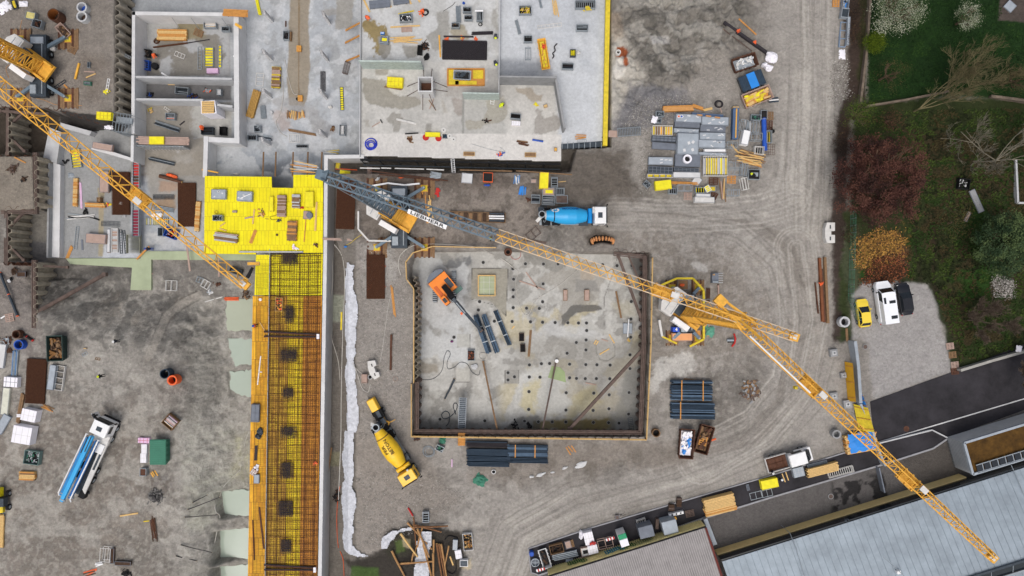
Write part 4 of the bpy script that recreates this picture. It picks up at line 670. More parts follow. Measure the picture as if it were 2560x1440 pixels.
def crane(label,bx,by,tip,ztow,zj,w_,hue,low,back=None,root_m=None,switch=0,sign=None,ang=0,ln=24,nj=26,trol=(),sx_=3.3):
 base=P(bx,by,0);root=tag(empty('mobile_crane',base,0),label,'crane');L0=Vector((base.x,base.y,0))
 T=lambda v:Vector(v)-L0
 m1=MB();mast(m1,0,0,2.2,9.4,1.8,low,.17,.09,.8,ang);m1.build('lower_mast',root)
 m1=MB();mast(m1,0,0,6,zj-.6,1.3,root_m or low,.15,.08,1.0,ang);m1.build('inner_mast',root)
 A=T(P(*tip[0],zj));B=T(P(*tip[1],zj+.4));m2=MB();m3=MB()
 if switch:
  Sx=A+(B-A)*switch;lattice(m2,A,Sx,1.25,1.15,1.0,.9,int(nj*switch)+2,.16,.09,root_m);m2.build('jib_root',root)
  lattice(m3,Sx,B,w_,w_*.75,.8,.6,nj-int(nj*switch),.095,.055,hue,mat('pale_chord',(206,186,160),.6));m3.build('jib',root)
 else:
  lattice(m3,A,B,w_,w_*.6,.85,.6,nj,.11,.062,hue);m3.build('jib',root)
 d_=(B-A).normalized();sd=d_.cross(Vector((0,0,1))).normalized()
 hd=MB();c=A+(B-A)*0;hd.box(B.x,B.y,B.z-.3,.9,.8,.4,hue,math.degrees(math.atan2(d_.y,d_.x)));hd.box(B.x-d_.x*.2,B.y-d_.y*.2,B.z+.2,.7,.5,.12,M_whited,math.degrees(math.atan2(d_.y,d_.x)));hd.build('jib_head',root)
 rb=MB();R0=A-d_*(back or 3.2)
 for s_ in(-.6,.6):rb.bar(A+sd*s_,R0+sd*s_*.5+Vector((0,0,.5)),.2,.2,root_m or hue);rb.bar(R0+sd*s_*.5+Vector((0,0,.5)),A+sd*s_+Vector((0,0,1.3)),.14,.14,root_m or hue)
 rb.box(R0.x,R0.y,R0.z,1.1,1.0,.6,root_m or hue,math.degrees(math.atan2(d_.y,d_.x)));rb.build('rear_frame',root)
 st=MB()
 for s_ in(-.35,.35):st.tube(R0+sd*s_+Vector((0,0,.4)),Vector((-d_.x*2.2,-d_.y*2.2,3.2))+sd*s_,.05,M_steel,5)
 st.build('guy_rope',root)
 for t in trol:
  q_=A+(B-A)*t;tb=MB();az=math.degrees(math.atan2(d_.y,d_.x));tb.box(q_.x,q_.y,q_.z-.75,2.2,1.3,.35,hue,az);tw=MB();tw.box(q_.x+d_.x*.9,q_.y+d_.y*.9,q_.z+1.1,.8,.55,.12,M_whited,az)
  for k in(-.9,0,.9):tb.bar(q_+d_*k+sd*.7-Vector((0,0,.3)),q_+d_*k-sd*.7-Vector((0,0,.3)),.16,.16,hue)
  tw.build('sign_plate',tb.build('jib_joint',root))
 hk=MB();q_=A+(B-A)*(trol[0]+.04 if trol else .5);hk.tube(q_-Vector((0,0,.6)),q_-Vector((0,0,6)),.02,M_steeld,4);hk.box(q_.x,q_.y,q_.z-6.6,.3,.3,.6,M_yeld);hk.build('hook',root)
 az=math.degrees(ang);dv=Vector((-math.cos(ang),-math.sin(ang),0));pv=Vector((-dv.y,dv.x,0))
 cbm=MB();q_=dv*3.1;cbm.prism([tuple((q_+dv*a+pv*b)[:2])for a,b in((-1.1,-1.9),(.5,-1.9),(1.1,-.9),(1.1,.9),(.5,1.9),(-1.1,1.9))],1.6,3.3,M_whited)
 for k in(-.9,.1):cbm.bar(q_+pv*1.6+dv*k+Vector((0,0,3.33)),q_-pv*1.6+dv*k+Vector((0,0,3.33)),.08,.06,M_steel)
 cbm.build('counterweight',root,bevel=.06)
 pf=MB();pf.box(0,0,1.5,4.6,2.6,.35,low,az);pf.box(dv.x*1.6,dv.y*1.6,1.85,1.6,2.2,.9,M_steeld,az)
 for s_ in(-1.05,1.05):pf.bar(pv*s_+dv*2.4+Vector((0,0,2.1)),pv*s_-dv*2.2+Vector((0,0,2.1)),.25,.4,low)
 pf.build('slewing_platform',root)
 cabm=MB();q_=pv*(1.9)+Vector((.3*dv.x,.3*dv.y,0));cabm.box(q_.x,q_.y,1.7,2.5,.75,1.7,M_white,az);cb=cabm.build('control_cabinet',root,bevel=.05)
 ch=MB();kl=1 if sx_>3 else .6;ch.box(0,0,.6,2.2,8.5*kl,.8,M_steeld,0);ch.box(0,3.4*kl,1.4,1.7,.9,.25,M_panel);ch.box(-.5,-3.3*kl,1.4,.8,1.2,.3,M_steel);ch.bar((.6,-3.9*kl,1.45),(.6,3.9*kl,1.45),.12,.1,M_steel);ch.ring(0,0,1.4,1.55,1.2,.7,M_black,16);ch.build('chassis',root)
 for yy in(-3.4*kl,-1.8*kl,1.8*kl,3.4*kl):
  for xx in(-1.1,1.1):wm=MB();wm.tube((xx-.2,yy,.5),(xx+.2,yy,.5),.5,M_black,12);wm.tube((xx-.21,yy,.5),(xx+.21,yy,.5),.22,M_steel,8);wm.build('wheel',root)
 for sx,sy in((-1,-1),(1,-1),(-1,1),(1,1)):
  lg=MB();e=Vector((sx*sx_,sy*(4.1 if sx_>3 else 3.5),0));lg.bar((sx*.9,sy*2.6,1.0),(e.x,e.y,.75),.4,.4,M_craneg);lg.tube((e.x,e.y,.15),(e.x,e.y,1.0),.14,M_steel,8);lg.box(e.x,e.y,.12,.8,.8,.08,M_yeld);l_=lg.build('outrigger_leg',root)
  mt=MB()
  for k in range(9):mt.box(e.x+(-1.28+k*.32)*(1 if sx_>3 else .62),e.y,.0,.3 if sx_>3 else .18,(2.6 if sx_>3 else 1.9)+.3*((k*7+int(sx))%2),.1,M_woodb if k%3 else M_rust)
  mt.box(e.x,e.y,.1,1.0,1.0,.04,M_woodo);mt.build('timber_mat',l_)
 if sign:
  s0,s1,txt=sign;a=T(P(*s0,zj-.9));b=T(P(*s1,zj-.9));dd=(b-a).normalized();pn=dd.cross(Vector((0,0,1))).normalized()
  if pn.y<0:pn=-pn
  upv=(pn*.75+Vector((0,0,1.3))).normalized();sh_=dd.cross(upv).normalized()
  if sh_.z<0:sh_=-sh_
  a=A+(B-A)*.175-pn*.5+Vector((0,0,.6))+sh_*.14;b=a+dd*4.2;upv=(upv+pn*1.2).normalized();mid=(a+b)/2;nrm=dd.cross(upv).normalized();nrm=nrm if nrm.z>0 else-nrm;sm=MB();hw=.24
  vs_=[a-upv*hw,b-upv*hw,b+upv*hw,a+upv*hw];vs_+=[v-nrm*.06 for v in vs_]
  sm.add(vs_,[(0,1,2,3),(7,6,5,4),(0,4,5,1),(1,5,6,2),(2,6,7,3),(3,7,4,0)],M_white);so_=sm.build('name_board',root)
  tv,tf=text_mesh(txt,.6,.006);xs=[v.x for v in tv];sc_=(b-a).length*.86/(max(xs)-min(xs));tm=MB()
  tm.add([mid+dd*v.x*sc_+upv*v.y*.8+nrm*.07 for v in tv],tf,M_black);tm.build('lettering',so_)
 return root
cA_=crane('yellow lattice crane of the upper left whose jib crosses to the yellow deck',112,172,((-287,-17),(612,711)),24,26,1.75,M_craney,M_craney,ang=R(-36),nj=34,trol=(.07,.70,))
cB_=crane('grey mobile crane beside the concrete wall with a long grey and yellow jib',1002,545,((826,446),(1986,842)),24,26,1.25,M_craney,M_craney,root_m=M_craneg,switch=.36,back=.8,sign=((1022,519),(1122,562),'LIEBHERR'),ang=R(-30),nj=52,trol=(.72,))
cC_=crane('yellow mobile crane inside the yellow fence with its jib over the grey roofs',1712,782,((1862,812),(2482,1394)),24,26,1.35,M_craney,M_craney,ang=R(-35),nj=44,trol=(.27,.67),back=3.5,sx_=1.8)
mb=MB();a,b=P(1875,840,27.5),P(2026,982,27.2);mb.tube(a,b,.09,M_white,6);o=mb.build('tie_rod');o.parent=cC_;o.location=-Vector(cC_.location)
mb=MB();dd=P(1640,740,29)
for a,b in(((1850,800),(1785,770)),((1850,800),(1905,850))):
 mb.bar(P(*a,27),P(*b,29 if b[0]>1800 else 26),.22,.22,M_craney);
o=mb.build('a_frame');o.parent=cC_;o.location=-Vector(cC_.location)
# buildings at the lower right
def seg_on(mb,a,b,m,w_=.05,h=.03):mb.bar(a,b,w_,h,m)
M_roofg=mat('grey_corrugated_roof',(142,138,138),.8,var=.25,sc=.6);M_roofr=mat('roof_rib',(164,160,158),.8,var=.1)
M_cream=mat('cream_cladding',(236,222,160),.8,var=.12,sc=1.5);M_creamd=mat('cream_rib_shade',(150,138,92),.85,var=.15)
M_roofb=mat('pale_metal_roof',(152,163,172),.5,.2,var=.24,sc=.35);M_seam=mat('roof_seam',(134,146,154),.6,var=.2)
M_tan=mat('tan_render',(226,200,140),.85,var=.12,sc=.8);M_brk=mat('red_brown_trim',(98,42,36),.7,var=.2)
shed=tag(empty('storage_shed',P(1580,1420)),'shed with grey ribbed roof and cream corrugated front bearing graffiti','shed');SL=Vector(shed.location)
A0,B0=P(1345,1438),P(1752,1299);A1,B1=P(1372,1443,2.6),P(1764,1319,2.6);
A0=Vector((A1.x,A1.y+.15,0));B0=Vector((B1.x,B1.y+.15,0));dv=(B1-A1).normalized();pv=Vector((dv.y,-dv.x,0))
D1=B1+pv*12+Vector((0,0,.8));C1=A1+pv*12+Vector((0,0,.8));A1b=A1-dv*0
mb=MB();mb.add([A1,B1,D1,C1,A1-Vector((0,0,.15)),B1-Vector((0,0,.15)),D1-Vector((0,0,.15)),C1-Vector((0,0,.15))],[(3,2,1,0),(4,5,6,7),(0,1,5,4),(1,2,6,5),(2,3,7,6),(3,0,4,7)],M_roofg);rf=mb.build('roof',shed,-SL)
mb=MB();n=int((B1-A1).length/.3)
for i in range(n+1):a=A1+dv*i*.3;mb.bar(a+Vector((0,0,.01)),a+(C1-A1)+Vector((0,0,.01)),.1,.07,M_roofr)
mb.build('roof_ribs',rf)
mb=MB();mb.bar(A0+Vector((0,0,1.2)),B0+Vector((0,0,1.2)),.12,2.4,M_cream);wl=mb.build('wall',shed,-SL)
mb=MB()
for i in range(n*1):a=A0+dv*i*.3-pv*.09;mb.bar(a+Vector((0,0,.02)),a+Vector((0,0,2.4)),.12,.1,M_cream)
mb.build('cladding_ribs',wl)
mb=MB();mb.bar(B1+Vector((0,0,.05)),D1+Vector((0,0,.05)),.28,.16,M_brk);mb.build('verge_trim',shed,-SL)
mb=MB();mb.bar(A1-pv*.1-Vector((0,0,.1)),B1-pv*.1-Vector((0,0,.1)),.14,.14,M_dark);mb.build('gutter',shed,-SL)
M_gr1=mat('graffiti_blue',(52,130,150),.7);M_gr2=mat('graffiti_green',(70,104,54),.7);mb=MB()
rr=random.Random(4)
for t0,t1,m_ in((.13,.24,M_gr2),(.37,.47,M_gr1),(.46,.55,M_gr2),(.57,.66,mat('graffiti_faded',(146,150,104),.8))):
 t=t0
 while t<t1:
  a=A0+(B0-A0)*t-pv*.16;z=rr.uniform(.3,.8);pts=[a+Vector((0,0,z)),a+dv*.1+Vector((0,0,z+1.1)),a+dv*.45+Vector((0,0,z+1.2)),a+dv*.4+Vector((0,0,z+.5)),a+dv*.15+Vector((0,0,z+.4))]
  for u,v in zip(pts[:-1],pts[1:]):mb.bar(u,v,.06,.14,m_)
  t+=.014
 mb.build('graffiti',shed,-SL);mb=MB()
hall=tag(empty('industrial_hall',P(2150,1400)),'large hall with pale blue-grey metal roofs and a tan wall below dark glazing','hall');HL=Vector(hall.location)
b0,b1=P(1786,1376),P(2397,1186);dv=(b1-b0).normalized();pv=Vector((dv.y,-dv.x,0));b1=b0+dv*(b1-b0).length
up=lambda p,z,o=0:Vector((p.x,p.y,0))+pv*o+Vector((0,0,z))
mb=MB();mb.bar(up(b0,.8),up(b1,.8),.2,1.6,M_tan);mb.build('wall',hall,-HL)
mb=MB();mb.bar(up(b0,2.35,.12),up(b1+dv*12,2.35,.12),.15,1.5,M_glass);gl=mb.build('window_band',hall,-HL)
L1=60
def plane(o0,z0,o1,z1,l0,l1,m,name,seam=None,pitch=.9):
 mb=MB();q_=[up(b0+dv*l0,z0,o0),up(b0+dv*l1,z0,o0),up(b0+dv*l1,z1,o1),up(b0+dv*l0,z1,o1)]
 q2=[v-Vector((0,0,.12))for v in q_];mb.add(q_+q2,[(3,2,1,0),(4,5,6,7),(0,1,5,4),(1,2,6,5),(2,3,7,6),(3,0,4,7)],m);o=mb.build(name,hall,-HL)
 if seam:
  mb=MB();x=l0+.4
  while x<l1:mb.bar(up(b0+dv*x,z0+.02,o0+.05),up(b0+dv*x,z1+.02,o1-.05),.05,.05,seam);x+=pitch
  mb.build('roof_seams',o)
 return o
OR=10.9
plane(.3,3.2,OR,5.2,0,L1,M_roofb,'roof',M_seam)
plane(OR+.02,5.3,OR+1.5,4.6,0,L1,M_glass,'skylight_band')
mb=MB()
for i in range(0,60,3):mb.bar(up(b0+dv*i,5.33,OR),up(b0+dv*i,4.64,OR+1.5),.07,.05,M_steel)
mb.bar(up(b0,5.4,OR),up(b0+dv*L1,5.4,OR),.3,.12,M_steeld);mb.bar(up(b0,4.72,OR+1.6),up(b0+dv*L1,4.72,OR+1.6),.22,.14,M_steel);mb.build('ridge_flashing',hall,-HL)
plane(OR+2.0,4.3,OR+13,6.2,0,L1,M_roofb,'roof',M_seam)
mb=MB();mb.bar(up(b0,4.2,OR+1.85),up(b0+dv*L1,4.2,OR+1.85),.35,.1,mat('leaf_litter',(64,44,34),.95,var=.4));mb.build('gutter',hall,-HL)
def cab(label,pts,m,r_=.035,z0=None,nm='cable',cat='cable',grp=None):
 mb=MB();mb.path([P(a,b,c)for a,b,c in pts],r_,m,5);return tag(mb.build(nm),label,cat,grp)
mb=MB()
for pts in([(1953,1313,.5),(1975,1333,3.4),(1990,1370,3.9),(2014,1450,4.9)],[(2528,1163,3.3),(2545,1200,4.),(2562,1240,4.4)],[(2208,1392,5.5),(2235,1415,5.6),(2270,1450,6)]):
 mb=MB();mb.path([P(a,b,c)for a,b,c in pts],.05,M_steel,5);mb.build('lightning_cable',hall,-HL)
mb=MB();p=P(2115,1299,3.6);mb.box(p.x,p.y,p.z,.45,.3,.35,M_steeld,15);mb.tube((p.x,p.y,p.z),(p.x,p.y,p.z+.6),.1,M_black,8);mb.build('roof_vent',hall,-HL)
mb=MB();p=P(2246,1430,4.9);mb.box(p.x,p.y,p.z-.3,.5,.4,.5,M_white,15);mb.build('vent_box',hall,-HL)
gb=tag(empty('green_roof_block',P(2500,1100)),'white clad block with a mossy brown roof beside the big hall','building');GL=Vector(gb.location)
rp=W([(2410,1107),(2700,1018),(2720,1098),(2432,1186)],3.6);cx,cy=sum(a for a,b in rp)/4,sum(b for a,b in rp)/4
mb=MB();mb.prism(rp,0,3.45,M_conw);gw=mb.build('wall',gb,-GL)
mb=MB();rq=[Vector((a,b,0))for a,b in rp]
for i in range(4):mb.bar(rq[i]+Vector((0,0,3.55)),rq[(i+1)%4]+Vector((0,0,3.55)),.3,.35,M_panel)
mb.build('parapet',gb,-GL)
mb=MB();d0=rq[3]-rq[0];
for i in range(22):a=rq[0]+d0*i/22;mb.box(a.x-.17,a.y-.0,.05,.06,.05,3.3,M_steel)
mb.build('cladding_ribs',gw)
mb=MB();mb.prism([tuple((Vector((cx,cy))+(Vector(v)-Vector((cx,cy)))*.985))for v in rp],3.4,3.48,mat('sedum_roof',(82,58,22),.95,var=.55,sc=.9,bump=.5,bsc=5));mb.build('green_roof',gb,-GL)
mb=MB();g2_=MB()
for i in range(12):
 a=P(2440+i*19,1163-i*5.8,3.75);a2=P(2455+i*19,1158.5-i*5.8,3.75);b_=P(2460+i*19,1178-i*5.8,3.7);b2=P(2445+i*19,1182.5-i*5.8,3.7)
 mb.add([b2,b_,a2,a],[(0,1,2,3)],M_glass);g2_.bar(a2,b_,.1,.08,M_steel)
mb.build('skylight_pane',gb,-GL);g2_.bar(P(2440,1163,3.8),P(2660,1096,3.8),.1,.1,M_steel);g2_.bar(P(2446,1183,3.75),P(2668,1115,3.75),.1,.1,M_steel);g2_.build('skylight_frame',gb,-GL)
# garden walls, fences
def lwall(label,pts,h,th,m,nm='garden_wall',cat='wall',grp=None,z=0):
 mb=MB()
 for a,b in zip(pts[:-1],pts[1:]):p,q_=P(*a,h+z),P(*b,h+z);mb.bar((p.x,p.y,z+h/2-.1),(q_.x,q_.y,z+h/2-.1),th,h+.2,m);mb.bar((p.x,p.y,z+h+.03),(q_.x,q_.y,z+h+.03),th+.06,.06,m)
 return tag(mb.build(nm),label,cat,grp)
M_gw=mat('old_garden_wall',(112,100,88),.9,var=.45,sc=1.2)
lwall('old concrete wall along the left side of the lawn',[(2178,-30),(2168,120),(2152,255)],.7,.25,M_gw)
lwall('low wall across the garden below the lawn, left piece',[(2168,265),(2260,250),(2372,228)],.7,.2,M_gw)
lwall('low wall across the garden below the lawn, right piece',[(2478,240),(2600,256)],.7,.3,M_gw)
lwall('low wall running down beside the garden path at the right edge',[(2540,400),(2545,507),(2580,508)],.4,.2,M_con)
lwall('pale boundary wall between garden and asphalt road',[(2402,926),(2480,902),(2600,868)],.9,.3,mat('boundary_wall',(160,158,152),.85,var=.2))
lwall('grey hoarding panels beside the gravel car park, upper',[(2138,853),(2146,915),(2152,1008)],1.6,.35,M_panel,'site_hoarding','hoarding')
lwall('light grey hoarding rail running down to the kerb past the blue tarpaulin',[(2152,1010),(2178,1062),(2190,1110),(2214,1165)],1.2,.22,M_panel,'site_hoarding','hoarding')
def lean(label,px,m,z0=.2,z1=1.8,nm='hoarding_panel',cat='panel'):
 """tilted board: seen corners, first pair low, second pair high"""
 a,b,c,d_=P(*px[0],z0),P(*px[1],z0),P(*px[2],z1),P(*px[3],z1);mb=MB();q_=[a,b,c,d_];q2=[v-Vector((0,0,.1))for v in q_]
 mb.add(q_+q2,[(3,2,1,0),(4,5,6,7),(0,1,5,4),(1,2,6,5),(2,3,7,6),(3,0,4,7)],m)
 n=(b-a);
 for t in(.1,.5,.9):mb.bar(a+(b-a)*t+Vector((0,0,.06)),d_+(c-d_)*t+Vector((0,0,.06)),.08,.08,M_woodo)
 return tag(mb.build(nm),label,cat)
lean('orange-yellow plywood panel leaning on the upper hoarding',[(2120,1003),(2112,904),(2132,908),(2140,1005)],mat('amber_ply',(206,156,42),.7,var=.12))
lean('bright yellow plywood panel with braces leaning above the blue tarpaulin',[(2148,1078),(2134,1010),(2170,1020),(2186,1080)],M_yeld)
lean('blue tarpaulin strip between the two yellow panels',[(2150,1012),(2142,986),(2156,986),(2168,1018)],M_tarp)
for lab,a,b,s_ in(('small grey concrete block beside the orange-yellow panel',2084,882,1.1),('grey ballast block left of the orange-yellow panel, middle',2108,938,.8),('grey ballast block left of the yellow panels, lower',2084,990,1.1),('square ballast block beside the lower yellow panel',2118,1010,1.2)):
 mb=MB();mb.box(0,0,0,s_,s_,.5,M_cond,tx=.92,ty=.92);mb.box(0,0,.5,s_*.5,s_*.5,.06,M_con);mb.ring(0,0,.56,.64,.12,.07,M_steeld,8);tag(mb.build('ballast_block',None,P(a,b,.3)*1,R(8),bevel=.04),lab,'concrete block','ballast blocks behind the hoarding').location.z=0
mb=MB();fr=tag(empty('wire_fence',P(2115,620)),'green wire fence with thin posts beside the brown strip','fence');FL=Vector(fr.location)
fp=[(2126,530),(2125,600),(2122,700),(2120,745),(2138,800)]
for a,b in zip(fp[:-1],fp[1:]):
 p,q_=P(*a),P(*b)
 for z in(.1,.5,.9,1.3,1.6):mb.bar(p+Vector((0,0,z)),q_+Vector((0,0,z)),.03,.03,M_green)
 for t in np.linspace(0,1,5):c=p+(q_-p)*float(t);mb.bar(c,c+Vector((0,0,1.65)),.05,.05,M_steel)
mb.build('wires_and_posts',fr,-FL)
# plants
def leafcrown(mb,c,rx,ry,rz_,ncl,nl,size,ms,seed,spread=.9,flat=.5):
 rr=random.Random(seed)
 for k in range(ncl):
  while True:
   v=Vector((rr.uniform(-1,1),rr.uniform(-1,1),rr.uniform(-.6,1)))
   if v.length<1:break
  v=v*(v.length**-.3 if v.length>.1 else 1);v=v*rr.uniform(.75,1.12)
  cc_=Vector((c[0]+v.x*rx,c[1]+v.y*ry,c[2]+v.z*rz_));m=rr.choice(ms)
  for j in range(nl):
   o=Vector((rr.gauss(0,spread),rr.gauss(0,spread),rr.gauss(0,spread*.6)))*.5;p=cc_+o
   a=Vector((rr.uniform(-1,1),rr.uniform(-1,1),rr.uniform(-flat,flat))).normalized()*size*rr.uniform(.6,1.3);b=Vector((rr.uniform(-1,1),rr.uniform(-1,1),rr.uniform(-flat,flat))).normalized()*size*rr.uniform(.4,.9)
   mb.add([p,p+a,p+a*.6+b,p+b*.7],[(0,1,2,3)],m)
def branch(mb,p,d_,ln,r_,dep,rr,m,up=.15,sp=.6,kids=3,shrink=.68):
 n=3;pts=[p];q_=p;dd=d_.copy()
 for i in range(n):
  dd=(dd+Vector((rr.uniform(-.2,.2),rr.uniform(-.2,.2),rr.uniform(-.05,.15)*1))).normalized();q_=q_+dd*ln/n;pts.append(q_)
 mb.path(pts,[r_*(1-.35*i/n)for i in range(n+1)],m,4 if dep<3 else 5)
 if dep==0:return
 for k in range(kids):
  t=rr.uniform(.35,1.);q2=pts[min(int(t*n),n)];nd=(dd+Vector((rr.uniform(-sp,sp),rr.uniform(-sp,sp),rr.uniform(-sp*.4,sp)+up))).normalized()
  branch(mb,q2,nd,ln*shrink*rr.uniform(.75,1.15),max(r_*.62,.016),dep-1,rr,m,up,sp,kids,shrink)
def tree(nm,label,a,b,h,r_,leaf,ncl,nl,size,seed,bark=None,spread=.9,cat='tree',ry=None,trunkr=.18,twigs=True,th=None):
 """a, b = seen centre of the crown"""
 p=P(a,b,h*.65);root=tag(empty(nm,(p.x,p.y,0)),label,cat);rr=random.Random(seed);bm_=bark or M_bark
 t=MB();t.tube((0,0,0),(0,0,h*.4),trunkr,bm_,8,trunkr*.7)
 if twigs:
  for k in range(7):an=k*.9+rr.random();branch(t,Vector((0,0,h*.35)),Vector((math.cos(an),math.sin(an),.8)).normalized(),r_*.7,trunkr*.45,2,rr,bm_)
 t.build('trunk',root);cr_=MB();leafcrown(cr_,(0,0,h*.62),r_,ry or r_,h*.36,ncl,nl,size,leaf,seed,spread);cr_.build('crown',root);return root
M_bark=mat('bark',(96,80,64),.9,var=.3,sc=4);M_barkg=mat('pale_bark',(158,146,124),.9,var=.3,sc=4)
def lm(n,c,v=.25):return mat(n,c,.8,var=v,sc=2.5,spec=.15)
Lred=[lm('red_leaf_a',(80,51,45)),lm('red_leaf_b',(56,38,35)),lm('red_leaf_c',(96,64,54))]
Lgr=[lm('leaf_green_a',(64,82,54)),lm('leaf_green_b',(84,100,62)),lm('leaf_green_c',(44,62,40))]
Lbl=[lm('blossom_a',(176,178,158)),lm('blossom_b',(142,148,122)),lm('blossom_leaf',(74,92,58))]
Lbu=[lm('bud_a',(104,90,58)),lm('bud_b',(76,70,44)),lm('bud_c',(52,50,32))]
Lye=[lm('shrub_lime',(88,104,22)),lm('shrub_lime_dark',(66,84,20))]
Ldk=[lm('weed_dark',(48,38,30)),lm('weed_brown',(76,58,44))]
tree('blossom_tree','large white blossoming tree at the top of the lawn',2246,22,5.5,3.4,Lbl,150,42,.13,1,spread=.85)
tree('blossom_tree','small round white blossoming tree in the middle of the lawn',2421,42,4,1.75,Lbl,60,40,.12,2,spread=.6)
tree('round_shrub','round lime green shrub beside the garden wall',2190,106,2.2,1.35,Lye,90,46,.12,3,spread=.5,cat='shrub',twigs=False)
tree('budding_tree','brown budding tree standing alone near the garden wall',2230,182,5,2.1,Lbu,45,22,.1,4,spread=.9)
tree('red_maple','large dark red maple beside the haul road',2206,448,8,6.1,Lred,330,85,.2,5,spread=.72,ry=6.0,trunkr=.3)
tree('conifer_tree','dense dark green conifer at the right edge above the gravel heap',2512,608,7,3.6,Lgr,230,70,.2,6,spread=.6,ry=4.4)
tree('larch_tree','light green feathery tree at the corner of the garden walls',2150,282,5,2.3,[lm('larch',(84,102,34)),lm('larch_dark',(62,78,34))],75,26,.11,7,spread=.8)
tree('budding_tree','brown budding tree at the right edge below the lawn',2545,195,5,2.2,Lbu,50,22,.1,8)
tree('low_bush','dull green brown bush left of the conifer',2385,555,2,2.6,Lbu+[Lgr[0]],70,26,.12,9,cat='shrub',twigs=False)
tree('low_bush','reddish brown bush above the felled trunk',2225,300,2,1.8,Ldk+[Lred[2]],40,22,.12,10,cat='shrub',twigs=False)
tree('low_bush','brown scrub along the road under the red maple',2110,330,1.6,1.2,Ldk,40,30,.12,11,cat='shrub',ry=3,twigs=False)
tree('low_bush','dark brown scrub along the top of the road edge',2140,60,1.4,.9,Ldk,50,30,.12,12,cat='shrub',ry=4.5,twigs=False)
tree('low_bush','scrub below the maple beside the wire fence',2130,585,1.4,1.2,Ldk+[Lgr[1]],40,24,.12,13,cat='shrub',ry=1.2,twigs=False)
def baretree(nm,label,x,y,h,dirs,seed,m,ln=4.,r_=.16,dep=4,sp=.55,kids=3,z0=1.2,cat='bare tree',up=.12):
 p=P(x,y,0);root=tag(empty(nm,p),label,cat);rr=random.Random(seed);t=MB();t.tube((0,0,0),(0,0,z0),r_*1.2,m,8,r_);t.build('trunk',root)
 c_=MB()
 for dx,dy,dz,s_ in dirs:branch(c_,Vector((0,0,z0*.95)),Vector((dx,dy,dz)).normalized(),ln*s_,r_*.7,dep,rr,m,up,sp,kids)
 c_.build('crown',root);return root
M_tw1=mat('olive_twigs',(108,100,72),.9,var=.3,sc=3);M_tw2=mat('grey_twigs',(124,118,104),.9,var=.25,sc=3);M_tw3=mat('brown_twigs',(108,94,82),.9,var=.25)
baretree('leaning_tree','half fallen bare tree with an olive twiggy crown leaning over the garden wall',2285,278,3,[(1,.3,.2,1.7),(1,.6,.3,1.6),(.9,1,.4,1.5),(.4,1,.5,1.2),(1,.1,.2,1.2)],21,M_tw1,4.2,.12,5,.85,3,up=.05)
baretree('leaning_tree','bare olive tree with fan shaped twigs right of the half fallen one',2410,225,3,[(1,.6,.4,1.2),(.4,1,.4,1.2),(1.2,.2,.4,1.1),(-.5,1,.5,1.1)],22,M_tw1,3.4,.1,5,.85,3)
baretree('birch_tree','tall bare grey tree spreading pale branches above the garden path',2475,405,6,[(1,.6,.3,1),(1,.05,.3,1),(-1,.35,.25,1.3),(-1,.05,.3,1.1),(.4,1,.4,1),(.8,.9,.5,1),(-.5,-.5,.4,.6)],23,M_tw2,5.6,.1,5,.8,3)
baretree('bare_tree','bare brown tree hanging over the asphalt road at the right edge',2560,930,5,[(-1,.2,.4,1),(-.8,-.5,.4,1),(-.4,1,.5,.9),(-1,.8,.4,.8)],24,M_tw3,3.0,.1,5,.8,4)
baretree('bare_tree','bare fruit tree on the rough grass beside the gravel car park',2420,800,4,[(1,.4,.4,1.1),(1,-.4,.4,1.),(-.7,.3,.5,.8),(.3,1,.4,.9),(.2,-1,.4,.8)],25,M_tw3,3.0,.1,5,.8,4)
def tufts(name,poly,n,size,ms,seed,label=None):
 rr=random.Random(seed);mb=MB();xs=[p[0]for p in poly];ys=[p[1]for p in poly];k=0
 while k<n:
  a,b=rr.uniform(min(xs),max(xs)),rr.uniform(min(ys),max(ys))
  if not inpoly(a,b,poly):continue
  p=P(a,b);p.z=hz(p.x,p.y);m=ms[int(vn1(p.x,p.y)*len(ms))%len(ms)]
  for j in range(3):
   an=rr.uniform(0,6.28);o=Vector((math.cos(an),math.sin(an),rr.uniform(.6,1.4)))*size*rr.uniform(.5,1.2);s_=Vector((-math.sin(an),math.cos(an),0))*size*.35
   mb.add([p+s_,p-s_,p+o-s_*.3,p+o+s_*.3],[(0,1,2,3)],m)
  k+=1
 return tag(mb.build(name),label,None,kind='stuff')
def vn1(x,y):return float(fbm(np.array([x]),np.array([y]),.3,3,90)[0])*2
tufts('lawn_grass',[(2175,-20),(2500,-20),(2500,55),(2600,70),(2600,240),(2370,225),(2165,255)],5000,.16,[lm('grass_a',(36,62,26)),lm('grass_b',(46,72,30)),lm('grass_c',(30,52,24))],31)
tufts('rough_grass',[(2150,280),(2600,270),(2600,860),(2400,905),(2330,715),(2260,690),(2270,560)],8000,.22,[lm('rough_a',(46,66,28)),lm('rough_b',(74,66,42)),lm('rough_c',(40,46,26)),lm('rough_d',(66,82,36))],32)
